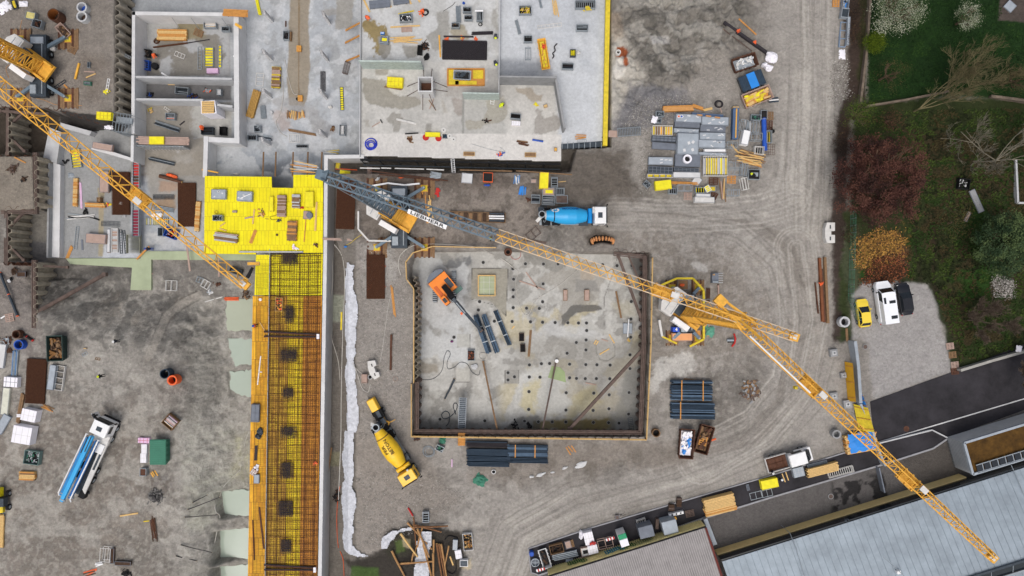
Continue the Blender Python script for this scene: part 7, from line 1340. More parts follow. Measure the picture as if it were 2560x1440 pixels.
K('crate',1313,27,31,21,0,'crate of yellow boards at the top of the bluish slab',fill='junk',fm=[M_yeld,M_wood]);K('fan',1388,20,44,10,86,'upright bundle of fresh planks at the top edge',n=4,m=M_wood,ms=[M_wood],H=.1);K('ladder',1374,65,61,9,-7,'long thin white lattice beam on the bluish slab',m=M_whited,n=6);K('crate',1463,13,50,20,0,'large black crate with yellow cord at the top right',fill='rungs',fm=[M_steel]);K('heap',1468,24,22,16,0,'tangle of yellow cord on the black crate',ms=[M_yeld],n=14,z=.2)
K('crate',1455,71,29,15,0,'crate of grey tubes right of the lattice beam');K('crate',1320,99,21,16,0,'open crate of black bars left of the yellow trough',fill='rungs',fm=[M_dark]);K('skip',1359,136,78,21,81,'long bright yellow trough with red scraps',m=M_craney,H=.5,fm=[M_yeld,M_yel,M_woodo,M_yeld],n=30,sz=(.15,.5),nm='yellow_trough',cat='trough');K('heap',1358,120,10,24,0,'red scraps inside the yellow trough',ms=[M_oran,M_red],n=12,z=-.1)
hose('thick wavy dark cable right of the yellow trough',[(1393,109),(1386,117),(1388,126),(1382,134),(1385,140),(1381,146)],.09,M_rebard,'cable','cable');K('crate',1432,134,14,17,0,'small dark green crate with yellow sticks',fm=[M_yel],m=M_steeld);K('bag',1445,132,12,14,0,'white sack beside the green crate',n=2,H=.25);K('crate',1419,167,29,15,2,'crate of mauve-grey tubes below the green crate',fm=[M_rebard,M_steeld])
K('pipes',1295,68,36,8,75,'upright grey rods at the left of the bluish slab',m=M_steel,rows=1,r=.05,st=());K('pipes',1351,8,26,6,78,'grey rods left of the upright planks',m=M_steel,rows=1,r=.05,st=());K('frame',1320,135,14,30,0,'thin grey stand left of the yellow trough',H=.4);K('crate',1289,292,26,14,6,'crate of dark tubes on the beige floor',fm=[M_dark,M_steel]);K('block',1290,308,22,10,3,'white box front of the dark tube crate',H=.4)
K('heap',1340,261,14,10,20,'yellow tool on the beige floor',ms=[M_yel,M_yeld],n=5);K('panel',1364,265,10,8,-20,'small yellow box on a wet patch',m=M_wood,n=1,blotch=0);Ln('pipe',1332,350,1357,354,4.5,'short blue roll on the slab margin',m=M_ablue)
K('fan',1450,343,30,8,-4,'orange stick and mesh scrap near the slab bottom',ms=[M_woodo,M_steel],n=3);K('ladder',1455,354,22,12,0,'small grey grid near the slab bottom',m=M_steel,n=4);K('heap',1508,345,10,16,0,'black kit leaning by the yellow edge',ms=[M_black],n=10)
mb=MB();mb.box(0,0,.3,1.3,.9,.08,M_woodp);put('access_plate','pinkish brown plate bridging from the yellow edge to the stair','plate',1532,336,2,[('plate',mb)],z=-.3)
K('ladder',1572,330,58,21,-4,'grey steel stair lying from the slab edge onto the gravel',n=14,H=.3,z=.2,m=M_steel,nm='steel_stair',cat='stair')
# yellow deck things
K('panel',548,486,36,24,1,'grey marked board stack on the yellow deck, left',m=M_panel,n=3);K('panel',613,491,38,24,3,'grey board stack with a white stick on the yellow deck',m=M_panel,n=3);Ln('plank',600,496,628,484,1.6,'thin white stick lying on the grey board stack',m=M_white,z=.1)
K('crate',546,545,24,14,0,'small dark crate on the yellow deck',fill='junk',fm=[M_dark,M_steel]);K('coil',540,530,8,8,0,'tiny yellow ring above the dark crate',m=M_yeld,n=1,r=.05)
K('timber',566,594,58,22,8,'bundle of pale grey boards at the lower left of the yellow deck',m=M_woodp,ms=[M_woodp,M_woodb,M_con]);Ln('plank',639,576,626,609,8,'short brown plank near the middle of the yellow deck',m=M_woodo)
K('timber',705,515,22,54,1,'tall brown board bundle on the yellow deck',m=M_woodb,ms=[M_woodb,M_woodp]);K('timber',741,503,20,34,2,'smaller grey-brown board bundle right of the tall one',m=M_woodb,ms=[M_woodb,M_con]);K('panel',774,499,21,38,0,'yellow board stack on the right of the deck',m=M_yel,n=3,blotch=0,em=M_yeld);K('panel',679,510,10,36,0,'narrow yellow board stack left of the tall bundle',m=M_yel,n=2,blotch=0,em=M_yeld)
K('timber',731,577,24,50,2,'brown boards with white battens below the tall bundle',m=M_woodo,ms=[M_woodo,M_woodb]);K('drum',773,538,15,15,0,'round grey tub in a mauve tray on the deck',m=M_paneld,H=.5);K('panel',768,538,18,20,4,'mauve tray beside the round tub',m=M_woodp,n=1,blotch=0)
Ln('plank',792,505,788,577,4.5,'long pale batten along the right of the deck');Ln('plank',765,548,760,605,2,'thin orange batten below the round tub',m=M_woodo);K('heap',655,536,26,24,0,'scatter of wood offcuts on the deck',ms=JW,n=16);hose('thin dark cord loop on the deck',[(708,528),(690,538),(676,542),(680,549),(700,547)],.025,M_rebar,'cord','cord');K('heap',700,552,18,6,-10,'small wrench-like tool on the deck',ms=[M_steeld],n=5)
Ln('plank',636,524,632,560,3.4,'pale upright stick of the T at the deck middle');Ln('plank',612,546,633,542,3.4,'pale cross stick of the T at the deck middle',m=M_woodp);K('panel',587,529,11,5,0,'tiny mauve tag board left of the T',m=M_woodp,n=1,blotch=0);Ln('plank',550,566,563,557,2.6,'short pale stick falling left above the board bundle');Ln('plank',549,571,566,577,2.6,'short pale stick falling right above the board bundle')
K('heap',735,620,24,9,0,'white foam bits at the lower edge of the wide deck',ms=[M_foam,M_pink],n=7);K('heap',790,612,20,12,30,'rusty offcuts at the lower right of the wide deck',ms=[M_rust,M_woodb],n=9);K('drum',692,587,5,5,0,'tiny dark knob on the deck',m=M_rust,H=.2);K('heap',755,521,6,6,0,'small red bit right of the bundles',ms=[M_red],n=4)
K('crate',698,761,18,34,2,'small open timber box of nails on the netting',m=M_wood,fill='junk',fm=[M_oran,M_craney,M_rebard],H=.4,tray=M_woodo);K('panel',639,1032,20,44,2,'grey blue panel stack on the left edge of the long deck',m=M_paneld,n=3,blotch=0,rib=1);K('bag',651,1085,18,28,0,'black sacks on the left edge of the long deck',ms=[M_steeld,M_black],n=3,H=.25)
K('block',634,1181,16,16,35,'brown cardboard box on the left edge of the long deck',m=M_woodp,H=.3,sm=M_white,nm='cardboard_box',cat='box');K('bag',643,1171,12,12,0,'white foil beside the cardboard box',m=M_foam,n=2,H=.2);K('panel',642,1197,13,22,2,'small pale grey panel below the cardboard box',m=M_panel,n=2,blotch=0);Ln('plank',641,1115,639,1152,7,'dark plank on the left edge above the cardboard box',m=M_rebard)
hose('loops of yellow cord on the netting',[(680,1050),(688,1048),(686,1058),(680,1060),(684,1068),(692,1062),(686,1058)],.03,M_yeld,'cord','cord');Ln('plank',652,890,644,962,2.6,'thin white batten on the left edge of the long deck',m=M_white);Ln('plank',647,930,655,930,2,'tiny white cross batten on the long deck',m=M_white);Ln('plank',648,1268,660,1372,4,'long dark curved bar at the lower left of the long deck',m=M_rust);Ln('plank',632,1300,636,1400,3,'brown rod at the bottom left of the long deck',m=M_rebar);K('block',643,1165,8,8,20,'small white packet on the long deck',H=.15);Ln('plank',649,805,666,833,2,'tiny pale stick near the upper double bar');K('heap',788,1158,8,10,0,'orange scrap near the long wall',ms=[M_oran],n=6);K('drum',650,749,7,7,0,'tiny white pot at the top of the amber deck',m=M_white,H=.2)
K('panel',678,630,160,4,0,'thin white edge strip at the top of the netting',m=M_whited,n=1,blotch=0)
# left block
K('ladder',193,397,24,47,-8,'yellow and grey slotted panel stack in the left block',fill=YF[:2],H=.4,nm='frame_panel',cat='panel',n=7);hose('black bent pipe right of the abutment block',[(150,398),(158,402),(163,409),(168,400),(172,402)],.11,M_black,'pipe','pipe');K('timber',190,481,11,70,2,'upright stack of yellow-brown boards in the left block',m=M_wood,ms=[M_wood,M_woodo],H=.4)
Ln('plank',201,455,204,520,5,'pink and brown boards right of the yellow-brown stack',m=M_pink,m2=M_rust,n=2);K('timber',239,513,49,11,2,'short stack of yellow planks left of the dark mat',m=M_wood);K('heap',272,511,20,6,0,'orange hose bits right of the yellow planks',ms=[M_oran,M_yeld],n=7);K('mat',305,484,42,105,0,'dark brown stack of mesh mats left of the red ladder',m=M_rebar,lay=6,sp=.13);K('bag',302,511,14,12,0,'pale crumpled bag on the dark mats',n=1,H=.2)
K('panel',262,455,22,52,0,'pinkish board stack under the jib in the left block',m=M_woodp,n=3,blotch=0);K('pipes',277,452,50,12,90,'steel bars right of the pinkish board stack',m=M_steeld,rows=1,r=.04,st=());K('crate',250,500,9,12,0,'tiny brown box left of the dark mats',m=M_woodb,fill='flat',fm=[M_woodb]);K('heap',214,529,16,14,30,'black box on the left block floor',ms=[M_black,M_dark],n=12)
hose('curved black and white formwork piece lying in the left block',[(170,542),(195,545),(225,543),(248,550)],.1,M_black,'formwork','curved_form');K('fan',205,542,70,8,3,'grey steel bars beside the curved black piece',ms=[M_steel,M_whited],n=5,H=.1);K('mat',277,560,46,12,2,'thin grey mesh strip below the dark mats',m=M_steeld,lay=1,sp=.18)
K('ladder',192,595,8,58,6,'leaning grey ladder at the bottom of the left block',m=M_steel,n=11);K('panel',242,597,49,24,4,'mauve pink board stack at the bottom of the left block',m=M_woodp,n=4,blotch=0);K('panel',272,602,8,58,1,'long pale panel right of the mauve stack',m=M_conw,n=1,blotch=0);K('ladder',289,601,16,60,0,'white and red slotted frame at the bottom of the left block',m=M_whited,fill=[M_woodp,M_con],n=9,H=.3,nm='frame_panel',cat='panel');K('ladder',303,604,7,60,-2,'narrow grey frame right of the white and red one',m=M_steeld,n=9);K('ladder',313,605,6,58,-6,'second narrow grey frame, slightly tilted',m=M_steeld,n=9);Ln('plank',205,599,206,625,4,'small blue-grey board near the leaning ladder',m=M_paneld)
K('ladder',344,430,17,80,0,'upper red ladder panel on the middle walkway',m=M_steel,fill=[M_red,M_rust],n=11,H=.5,z=-3,nm='frame_panel',cat='panel');K('ladder',343,558,17,66,0,'lower red ladder panel on the middle walkway',m=M_steel,fill=[mat('wine_red',(140,36,60),.6)],n=9,H=.5,z=-3,nm='frame_panel',cat='panel');K('ladder',344,502,20,46,0,'wide grey grid between the red ladder panels',m=M_steel,n=8,H=.4,z=-3,nm='frame_panel',cat='panel');K('ladder',337,610,34,46,0,'grey bar grid at the foot of the middle walkway',m=mat('mossy_steel',(134,134,118),.7,var=.2),n=14,H=.5,z=-3.4,nm='grid_panel',cat='grid')
Ln('log',402,441,458,456,9,'dark brown bundle lying under the red net',m=M_rust,dz=.1);K('bag',433,441,26,12,12,'red net bag on the dark brown bundle',m=M_oran,n=3,H=.3);K('mat',469,512,43,108,0,'tall dark brown mesh mats left of the yellow deck',m=M_rebar,lay=6,sp=.13);K('timber',495,541,12,74,4,'long ochre boards right of the tall dark mats',m=M_wood,H=.4)
K('mat',410,493,52,11,0,'bluish thin mesh bundle near the yellow jib',m=M_steeld,lay=2,sp=.2);K('pipes',408,522,54,12,10,'white and black tubes right of the red ladder',m=M_steel,m2=M_white,rows=1,r=.07,st=());K('ladder',394,554,56,20,0,'yellowish slotted panel right of the red ladder',m=M_steel,fill=[mat('olive_ply',(186,176,112),.7),M_con],n=12,H=.3,nm='frame_panel',cat='panel');K('heap',394,541,40,5,0,'white steel rods above the yellowish panel',ms=[M_white],n=8,sz=(.4,.9))
K('crate',429,583,30,24,22,'blue and red crates under the jib',m=M_ablue,fill='junk',fm=[M_ablue,M_red,M_steel]);K('crate',404,580,14,22,0,'grey crate left of the blue crates',fill='rungs');K('pipes',405,403,64,9,13,'pair of grey girders south of the pinkish platform',m=M_steeld,m2=M_steel,rows=2,r=.06,st=());K('panel',258,367,50,16,10,'pinkish board stack on the slanting white wall',m=M_woodp,n=3,blotch=0,z=-2.6);K('tarp',178,438,14,12,0,'pale blue foil in the left block',m=M_panel,rag=.2)
K('tarp',312,540,10,9,20,'small pale rag right of the dark mats',m=M_con);Ln('plank',167,648,180,616,8,'orange plank pair at the bottom edge of the left block',m=M_woodo,n=2);Ln('plank',342,648,373,616,4,'brown board leaning into the green trench',m=M_woodo,z0=-3.8,z1=-3);Ln('plank',466,606,475,678,4.5,'pinkish plank bridging the green trench',m=M_woodp,z0=-3,z1=-3);Ln('plank',546,645,548,692,3.6,'pinkish plank near the tip of the yellow jib',m=M_woodp,z=-3);Ln('plank',352,680,382,684,3,'small brown board across the green trench branch',m=M_woodp);Ln('plank',505,424,546,432,3.5,'amber stick above the yellow deck',m=M_craney,z=-1.4);K('bag',592,433,22,7,0,'white bag floating on the dark slab above the deck',n=2,H=.2)
K('crate',591,678,30,14,20,'blue-grey crate near the jib tip',m=M_steeld);K('panel',634,659,32,9,0,'yellow trough board left of the netting top',m=M_craney,z=-1,n=1,blotch=0);Ln('log',620,694,634,668,9,'black bent tube left of the netting top',m=M_black)
K('heap',34,422,22,26,40,'dark brown scrap lump on the gravel island',ms=[M_brown,M_rustd],n=40,H=.5);K('heap',62,449,12,14,0,'small dark tub on the gravel island',ms=[M_black,M_brown],n=20,H=.3);Ln('plank',36,393,64,407,3,'ochre stick at the top of the gravel island',m=M_woodo);K('heap',34,678,18,18,0,'round rusty lid at the far left',ms=[M_brown],n=30);K('panel',55,686,22,13,0,'dark rusty plate at the far left',m=M_brown,n=2,blotch=0);K('bag',27,700,12,12,0,'black and white rag at the far left',ms=[M_black,M_white],n=2,H=.2)
# lower left yard
Ln('pipe',2,682,46,790,6,'long dark slanting post with an orange strap at the left edge',m=M_steeld,m2=M_oran);Ln('pipe',55,832,84,851,6,'dark post with red ends near the round pipes',m=M_black,m2=M_red);K('pallet',25,794,22,20,-10,'pinkish pallet at the left edge',m=M_woodp);Ln('plank',2,796,12,790,3,'tiny white stick left of the pinkish pallet',m=M_white)
K('ring',40,836,21,21,0,'rusty steel ring above the blue tub',m=M_rust,ri=.84);K('ring',46,862,24,24,0,'blue tub with dark inside at the left',m=M_ablue,ri=.8,nm='round_tub',cat='tub');K('heap',18,852,34,22,0,'grey and rust coloured small round cans at the left edge',ms=[M_steel,M_rust,M_con],n=36,H=.5);K('heap',22,876,20,16,0,'rusty machine parts below the cans',ms=[M_rust,M_brown],n=24)
K('panel',4,890,20,60,8,'pale grey slab at the left edge',m=M_conw,n=2,blotch=0);K('pipes',38,908,62,14,94,'light blue and grey tubes at the left',m=mat('sky_pipe',(100,140,186),.5),m2=M_steel,rows=2,r=.07,st=());K('block',28,955,35,25,4,'white round-topped bale beside the blue tubes',m=M_foam,H=.7,sm=M_steeld)
K('mat',93,952,47,110,3,'large dark brown mesh mat stack in the lower left yard',m=M_rebar,lay=6,sp=.13);K('ladder',149,944,28,62,8,'white steel frame right of the brown mats',m=M_whited,n=4,H=.4);K('panel',131,943,16,62,8,'grey-blue steel panel beside the white frame',m=M_panel,n=3,blotch=0);K('skip',142,870,64,40,88,'dark green skip filled with brown timber',m=mat('dark_green_skip',(44,62,58),.6),fm=[M_woodb,mat('brown_board',(124,88,50),.85,var=.3),M_brown],n=50)
K('panel',15,1003,18,68,6,'long cream panel at the left edge',m=mat('cream_panel',(206,206,190),.7),n=2,blotch=0);K('panel',8,1060,20,50,30,'pale bluish panel under the cream one',m=M_panel,n=2,blotch=0);K('fan',120,1019,36,8,32,'yellow-brown plank pair below the brown mats',m=M_woodb,n=4,H=.1,ms=[M_woodb,M_woodo]);Ln('plank',58,985,45,1058,9,'old brown beam left of the white bales',m=M_woodb,h=.25);K('block',47,1039,10,8,0,'tiny turquoise white box on the old beam',H=.3)
K('block',74,1038,38,30,12,'upper white wrapped bale',m=M_foam,H=1.1);K('block',57,1087,48,44,10,'lower larger white wrapped bale',m=M_foam,H=1.2);K('crate',83,1143,38,34,8,'green-grey mesh crate full of fittings',fill='junk',fm=[M_steel,M_green,M_con],m=mat('green_grey',(110,134,130),.6));K('timber',70,1189,40,22,2,'short orange-brown timber stack below the mesh crate',m=M_woodo,ms=[M_woodo,M_woodb,M_wood]);K('timber',4,1327,14,82,2,'pale yellow planks at the left edge near the bottom',m=M_wood,ms=[M_wood],H=.3)
K('skip',400,1128,62,40,90,'green covered skip in the lower left yard',m=M_green,H=1.4,lid=M_green);K('block',360,1101,29,13,2,'pink striped foam pack beside the green skip',m=M_pink,H=.5,sm=M_red,nm='foam_pack',cat='foam');K('block',361,1122,14,24,0,'upper white foam pack beside the green skip',H=.5,nm='foam_pack',cat='foam');K('block',359,1145,15,24,0,'lower white foam pack beside the green skip',H=.5,nm='foam_pack',cat='foam')
K('crate',361,1179,16,19,2,'small open crate with rust inside below the foam packs',fill='flat',fm=[M_rust]);K('crate',428,1054,32,30,40,'tilted timber box with white and pink strips',m=M_woodb,fm=[M_pink,M_foam,M_wood],tray=M_rebard);K('ring',411,935,24,24,0,'dark steel barrel beside the orange tub',m=M_pipe,ri=.86,H=1.4,fm=M_dark,nm='steel_barrel',cat='barrel');K('ring',430,951,25,25,0,'bright orange-red concrete bucket',m=M_oran,ri=.72,H=1.4,fm=M_dark,nm='concrete_bucket',cat='bucket')
K('fan',387,1184,16,10,60,'orange sticks beside the black mud heap',m=M_craney,ms=[M_craney],n=3);Ln('plank',300,1290,345,1283,3.5,'thin ochre batten at the lower left',m=M_wood);Ln('plank',359,1304,373,1302,2.6,'short yellow batten left of the rusty debris',m=M_yeld);K('fan',385,1322,62,12,80,'rusty debris strip lying near the bottom left',ms=[M_rust,M_rebar,M_brown],n=8,H=.1);K('heap',392,1240,46,40,0,'black clod heap in the yard',ms=[lm('clod_a',(70,68,68)),lm('clod_b',(110,108,106))],n=120,sz=(.15,.5),H=.7)
K('frame',267,1385,26,34,4,'thin white tubular frame at the bottom left',m=M_whited,H=.8);K('panel',282,1389,9,38,2,'dark vertical plate right of the tubular frame',m=M_brown,n=2,blotch=0);K('panel',308,1408,40,10,2,'dark level plate below the tubular frame',m=M_brown,n=2,blotch=0);K('heap',318,1432,26,20,0,'black heap at the bottom edge',ms=[M_dark],n=40,H=.5);K('fan',252,1408,22,6,-16,'three short white sticks near the tubular frame',ms=[M_white],n=3);K('fan',225,1432,36,10,-20,'rusty wires at the bottom edge',ms=[M_rust,M_oran],n=4,H=.1)
K('pipes',579,747,36,9,0,'red pipe trio beside the top pond',m=M_oran,rows=1,r=.08,st=());K('frame',429,714,28,26,3,'white square frame on the dark mud',m=M_whited,H=.3);K('frame',515,711,20,20,30,'small white tilted frame near the square one',m=M_whited,H=.3);K('heap',545,709,18,8,10,'rusty bits near the jib tip',ms=[M_rust],n=14);K('heap',524,728,12,22,0,'pale figure-like pump parts below the small frame',ms=[M_conw,M_steel],n=12);Ln('plank',512,755,556,742,2,'white thin tube pointing to the red pipes',m=M_whited)
K('heap',617,735,20,30,0,'brown timber offcuts left of the netting deck',ms=[M_woodb,M_brown],n=20,H=.3);K('frame',500,700,16,14,20,'thin wire frame above the small white one',m=M_steel,H=.2)
hose('pale hose running down between mud and ponds',[(600,1175),(560,1215),(550,1240),(538,1262),(540,1280),(550,1292),(542,1330),(534,1380),(535,1440)],.05);hose('thin pale hose along the edge of the slope',[(600,1180),(612,1110),(622,1080)],.03)
for i,(a,b,c,d_)in enumerate([(470,1274,550,1243),(482,1256,519,1237),(462,1293,545,1286),(452,1362,530,1381),(440,1390,492,1402)]):Ln('log',a,b,c,d_,2.2,'thin dark stick stuck on the mud slope, '+['longest, pointing at the second last pond','shortest, uppermost','level with the pond edge','pointing at the lowest pond','lowest'][i],m=M_rebard)
K('ladder',213,885,8,14,60,'small white bracket near the dark worker',m=M_steel,n=2,H=.1);K('panel',213,871,9,4,0,'tiny cream block in the lower left yard',m=M_wood,n=1,blotch=0);K('ladder',245,897,12,6,10,'small brown bracket in the lower left yard',m=M_woodb,n=2,H=.1)
# strip between wall and pit
K('mat',865,512,45,120,2,'brown mesh mats beside the long wall, under the grey jib',m=M_rebar,lay=5,sp=.14);K('mat',940,692,44,108,0,'dark brown mesh mats with orange straps left of the pit',m=M_rebar,lay=6,sp=.13);
for i,(a,b)in enumerate(((922,672),(958,664),(925,718),(957,716))):K('heap',a,b,9,16,0,'orange strap at the '+['upper left','upper right','lower left','lower right'][i]+' of the dark mats',ms=[M_oran],n=9)
Ln('plank',979,716,987,790,6,'orange plank right of the dark mats',m=M_woodo);Ln('beam',979,836,977,925,5,'upright rusty beam on the gravel strip',m=M_rust);Ln('plank',990,535,986,535,2,'tiny board by the crane mats',m=M_wood)
K('fan',1072,525,72,12,90,'upright ochre planks right of the grey crane base',m=M_woodo,n=5,H=.15,ms=[M_woodo,M_wood]);K('ladder',1194,543,140,25,2,'long brown timber frame with pale slats below the grey jib',m=M_woodb,fill=[M_brown,M_woodb],n=12,H=.35,nm='timber_cradle',cat='timber cradle');K('pipes',1241,543,38,22,1,'white and black tube bundles on the timber frame',m=M_white,m2=M_steeld,rows=1,r=.12,st=(),z=.4)
K('heap',1092,482,12,22,20,'red steel trestle on the gravel',ms=[M_red],n=7,sz=(.2,.7));K('panel',1168,446,27,24,5,'whitish sheet stack north of the crane',m=M_conw,n=2,blotch=0);K('crate',1220,444,24,23,2,'orange rimmed dark crate',m=M_oran,fill='flat',fm=[M_dark]);K('bag',1218,461,14,8,0,'blue rag below the orange crate',m=M_ablue,n=2,H=.2);K('ladder',1133,415,9,36,-5,'white ladder against the podium edge',m=M_white,z=-.4,n=7)
K('panel',845,414,12,16,10,'yellow crumpled box at the corner of the long wall',m=M_yeld,n=2,blotch=0);K('panel',863,432,28,12,8,'bright yellow pallet cover near the crane top',m=M_yel,n=1,blotch=0);Ln('plank',838,422,893,425,2.6,'orange board above the yellow pallet cover',m=M_oran);K('panel',924,428,12,22,0,'upright pinkish board in the trench',m=M_woodp,n=2,blotch=0)
for i,(a,b,c,d_,m_)in enumerate([(900,420,950,421,M_whited),(953,420,978,421,M_whited),(987,421,1060,423,M_whited),(1066,423,1110,425,M_whited),(925,427,1120,452,M_rust),(948,436,1100,452,M_rust),(1150,425,1280,428,M_woodb),(1290,427,1435,437,M_woodb)]):Ln('plank',a,b,c,d_,2.6,['white','short white','long white','fourth white','upper rusty','lower rusty','weathered left','weathered right'][i]+' board along the trench in front of the podium',m=m_,z=.1,g='boards along the podium trench')
K('heap',944,449,12,10,0,'pale rag in the dark hollow by the trench',ms=[M_con],n=10);K('heap',1004,444,9,9,0,'small orange cross-shaped scrap by the trench',ms=[M_oran],n=5);K('heap',1075,472,20,14,0,'brown lump right of the barrier',ms=[M_brown],n=24,H=.4);K('fan',1057,475,30,12,75,'pale boards beside the upper barrier',m=M_wood,n=4,H=.1);K('fan',1088,439,30,14,0,'grey rods in front of the podium trench',ms=[M_steel],n=6,H=.1)
hose('pale hose curving round the upper left of the pit',[(1002,688),(996,665),(1000,640),(1020,620),(1050,611),(1120,611),(1190,618),(1230,636),(1262,652),(1282,668)],.06);hose('long pale hose down the gravel strip',[(978,735),(970,770),(962,830),(955,880),(950,905)],.03);hose('pair of pale hoses beside the long wall, outer',[(836,612),(855,640),(862,700),(858,800),(855,900),(853,1000),(852,1100),(846,1250)],.05,z=-.6);hose('pair of pale hoses beside the long wall, inner',[(830,640),(832,700),(825,780),(828,840),(845,900),(850,950)],.045,z=-3.2)
hose('grey hoses looping to the concrete wedge',[(865,850),(880,900),(895,940),(905,970),(920,980),(926,960)],.045);hose('second grey hose loop near the wedge',[(870,880),(885,915),(905,935),(915,948)],.04);hose('orange cable along the slope foot, upper',[(850,1215),(845,1245),(842,1290),(843,1340),(846,1370)],.05,M_oran,'cable','cable');hose('orange cable along the slope foot, lower',[(850,1378),(858,1400),(860,1440)],.05,M_oran,'cable','cable')
Ln('plank',829,1118,820,1184,4,'grey-brown board in the trench beside the long wall',m=M_woodb,z=-3.4);Ln('plank',854,780,853,825,4,'yellow post at the slope edge',m=M_yeld,z=-.6);Ln('plank',808,597,880,600,6,'pinkish plank across the long wall',m=M_woodp,z=-.1);K('bag',863,618,10,7,0,'small blue sack beside the long wall',m=M_tarp,n=1,H=.2);K('heap',843,1240,18,34,0,'black roots and rubble at the slope foot',ms=[M_brown,M_dark],n=50,H=.5);hose('yellow cords fanning from the barrier corner',[(848,620),(875,608),(890,596),(905,586)],.03,M_yeld,'cord','cord')
mb=MB();mb.prism([(-1.3,-.5),(-.4,-.75),(.5,-.75),(1.4,-.35),(1.2,.45),(.6,.5),(.5,.1),(-.3,.1),(-.4,.5),(-1.1,.5)],0,.9,M_whited);m3=MB();m3.box(.75,-.1,.9,.4,.12,.05,M_black);m3.box(-.6,-.1,.9,.4,.12,.05,M_black);put('counterweight_block','curved white counterweight block on the gravel left of the pit','counterweight',938,921,72,[('body',mb,[]),('lifting_slots',m3,[])])
mb=MB();mb.prism([(-1.4,-.5),(-.6,-.75),(.6,-.75),(1.4,-.5),(1.4,.6),(.3,.6),(.3,.1),(-.25,.1),(-.25,.6),(-1.4,.6)],0,.9,M_whited);m3=MB();m3.box(.8,-.05,.9,.5,.16,.05,M_steeld);m3.box(-.8,-.05,.9,.5,.16,.05,M_steeld);put('counterweight_block','white counterweight block beside the haul road','counterweight',2069,583,90,[('body',mb,[]),('lifting_slots',m3,[])])
K('crate',912,946,14,22,0,'small brown manhole box beside the wedge',m=M_woodp,fill='flat',fm=[M_woodp]);K('ring',925,943,12,12,0,'small pale pipe end with black mouth',m=M_con,fm=M_black,H=.4);K('coil',990,947,12,12,0,'faint red ring on the gravel strip',m=M_woodp,n=1,r=.03)
# pit things
mb=MB();
for x,y,sx,sy in((0,1.45,2.55,.14),(0,-1.45,2.55,.14),(1.2,0,.14,2.76),(-1.2,0,.14,2.76)):mb.box(x,y,0,sx,sy,.5,M_wood)
m3=MB();[m3.box(x,0,.42,.03,2.7,.04,M_whited)for x in(-.4,.4)];[m3.box(0,y,.45,2.3,.03,.04,M_whited)for y in(-.5,.5)];m4=MB();m4.box(0,0,.03,2.25,2.7,.05,M_waterg)
put('timber_form','pale timber box form with green water on the pit floor','formwork',1217,714,0,[('frame',mb,[]),('wire_grid',m3,[]),('water',m4,[])])
for i,(a,b,c,d_,w_)in enumerate([(1190,790,1222,882,14),(1209,788,1243,880,13),(1239,778,1274,862,11)]):L_=math.hypot(c-a,d_-b);K('pipes',(a+c)/2,(b+d_)/2,L_,w_,math.degrees(math.atan2(d_-b,c-a)),['left','middle','right'][i]+' blue-black pipe bundle lying askew in the pit',rows=3,r=.07,g='pipe bundles in the pit',st=(-.2,.2),sm=M_steel)
K('crate',1178,888,18,27,0,'small crate of rusty bits in the pit',fill='junk',fm=[M_rust,mat('copper_bits',(150,84,60),.8)],tray=M_rebard,H=.5);K('crate',1304,843,13,20,0,'upper of two black boxes in the pit',m=M_rustd,fm=[M_dark],H=.4);K('crate',1307,870,13,20,-2,'lower of two black boxes in the pit',m=M_rustd,fm=[M_dark],H=.4);Ln('plank',1327,824,1322,890,6,'grey weathered plank right of the black boxes',m=M_woodb)
K('coil',1208,892,20,16,0,'pale hose ring at the foot of the pipe bundles',m=M_cable,n=2,r=.035);hose('long snaking grey hose on the pit floor',[(1046,948),(1080,948),(1104,928),(1110,895),(1118,877),(1126,885),(1118,905),(1120,922),(1136,918),(1150,906),(1168,910),(1180,930),(1196,938),(1200,925)],.035,M_steeld);hose('dark hose loops in the lower left of the pit',[(1140,1036),(1133,1018),(1136,1008),(1143,1012),(1138,1030),(1120,1045),(1108,1046),(1104,1036),(1114,1028),(1124,1036),(1122,1056),(1115,1065)],.06,M_steeld)
K('bag',1191,918,24,22,0,'pale flat sack of set cement in the pit',m=M_con,n=1,H=.2);Ln('log',1136,947,1112,998,5,'short grey tube leaning in the lower left of the pit',m=M_steeld);K('ladder',1156,1032,19,76,2,'pale blue steel stair down into the pit',m=M_panel,fill=[M_steeld],n=16,z=-1.5,H=.2,nm='steel_stair',cat='stair');K('timber',1154,1098,18,32,0,'small timber landing at the head of the pit stair',m=M_woodo,z=.1,H=.15)
K('panel',1569,821,23,26,0,'pale blue square board in the pit',m=M_panel,n=1,blotch=0);Ln('plank',1572,798,1569,842,2.4,'white stick lying over the pale blue board',m=M_white,z=-3.1);K('heap',1571,850,12,10,0,'small yellow clamp below the pale blue board',ms=[M_yeld,M_wood],n=6);Ln('plank',1540,728,1553,795,4.5,'weathered plank in the upper right of the pit',m=M_woodb)
for i,(a,b,c,d_)in enumerate([(1315,680,1345,722),(1298,702,1362,724),(1523,836,1536,858),(1499,886,1523,872),(1485,860,1491,850),(1490,862,1496,852),(1504,848,1520,853),(1464,957,1490,962),(1286,815,1280,822)]):Ln('plank',a,b,c,d_,3,['slanting pale plank in the upper pit','long thin board crossing below the slanting plank','yellow batten right in the pit','yellow batten inside the chalk ring','first of two tiny sticks in the pit','second of two tiny sticks in the pit','short brown batten beside the tiny sticks','pink batten low in the pit','tiny stick by the pit middle'][i],m=M_wood if i in(2,3,4,5,8)else M_woodp)
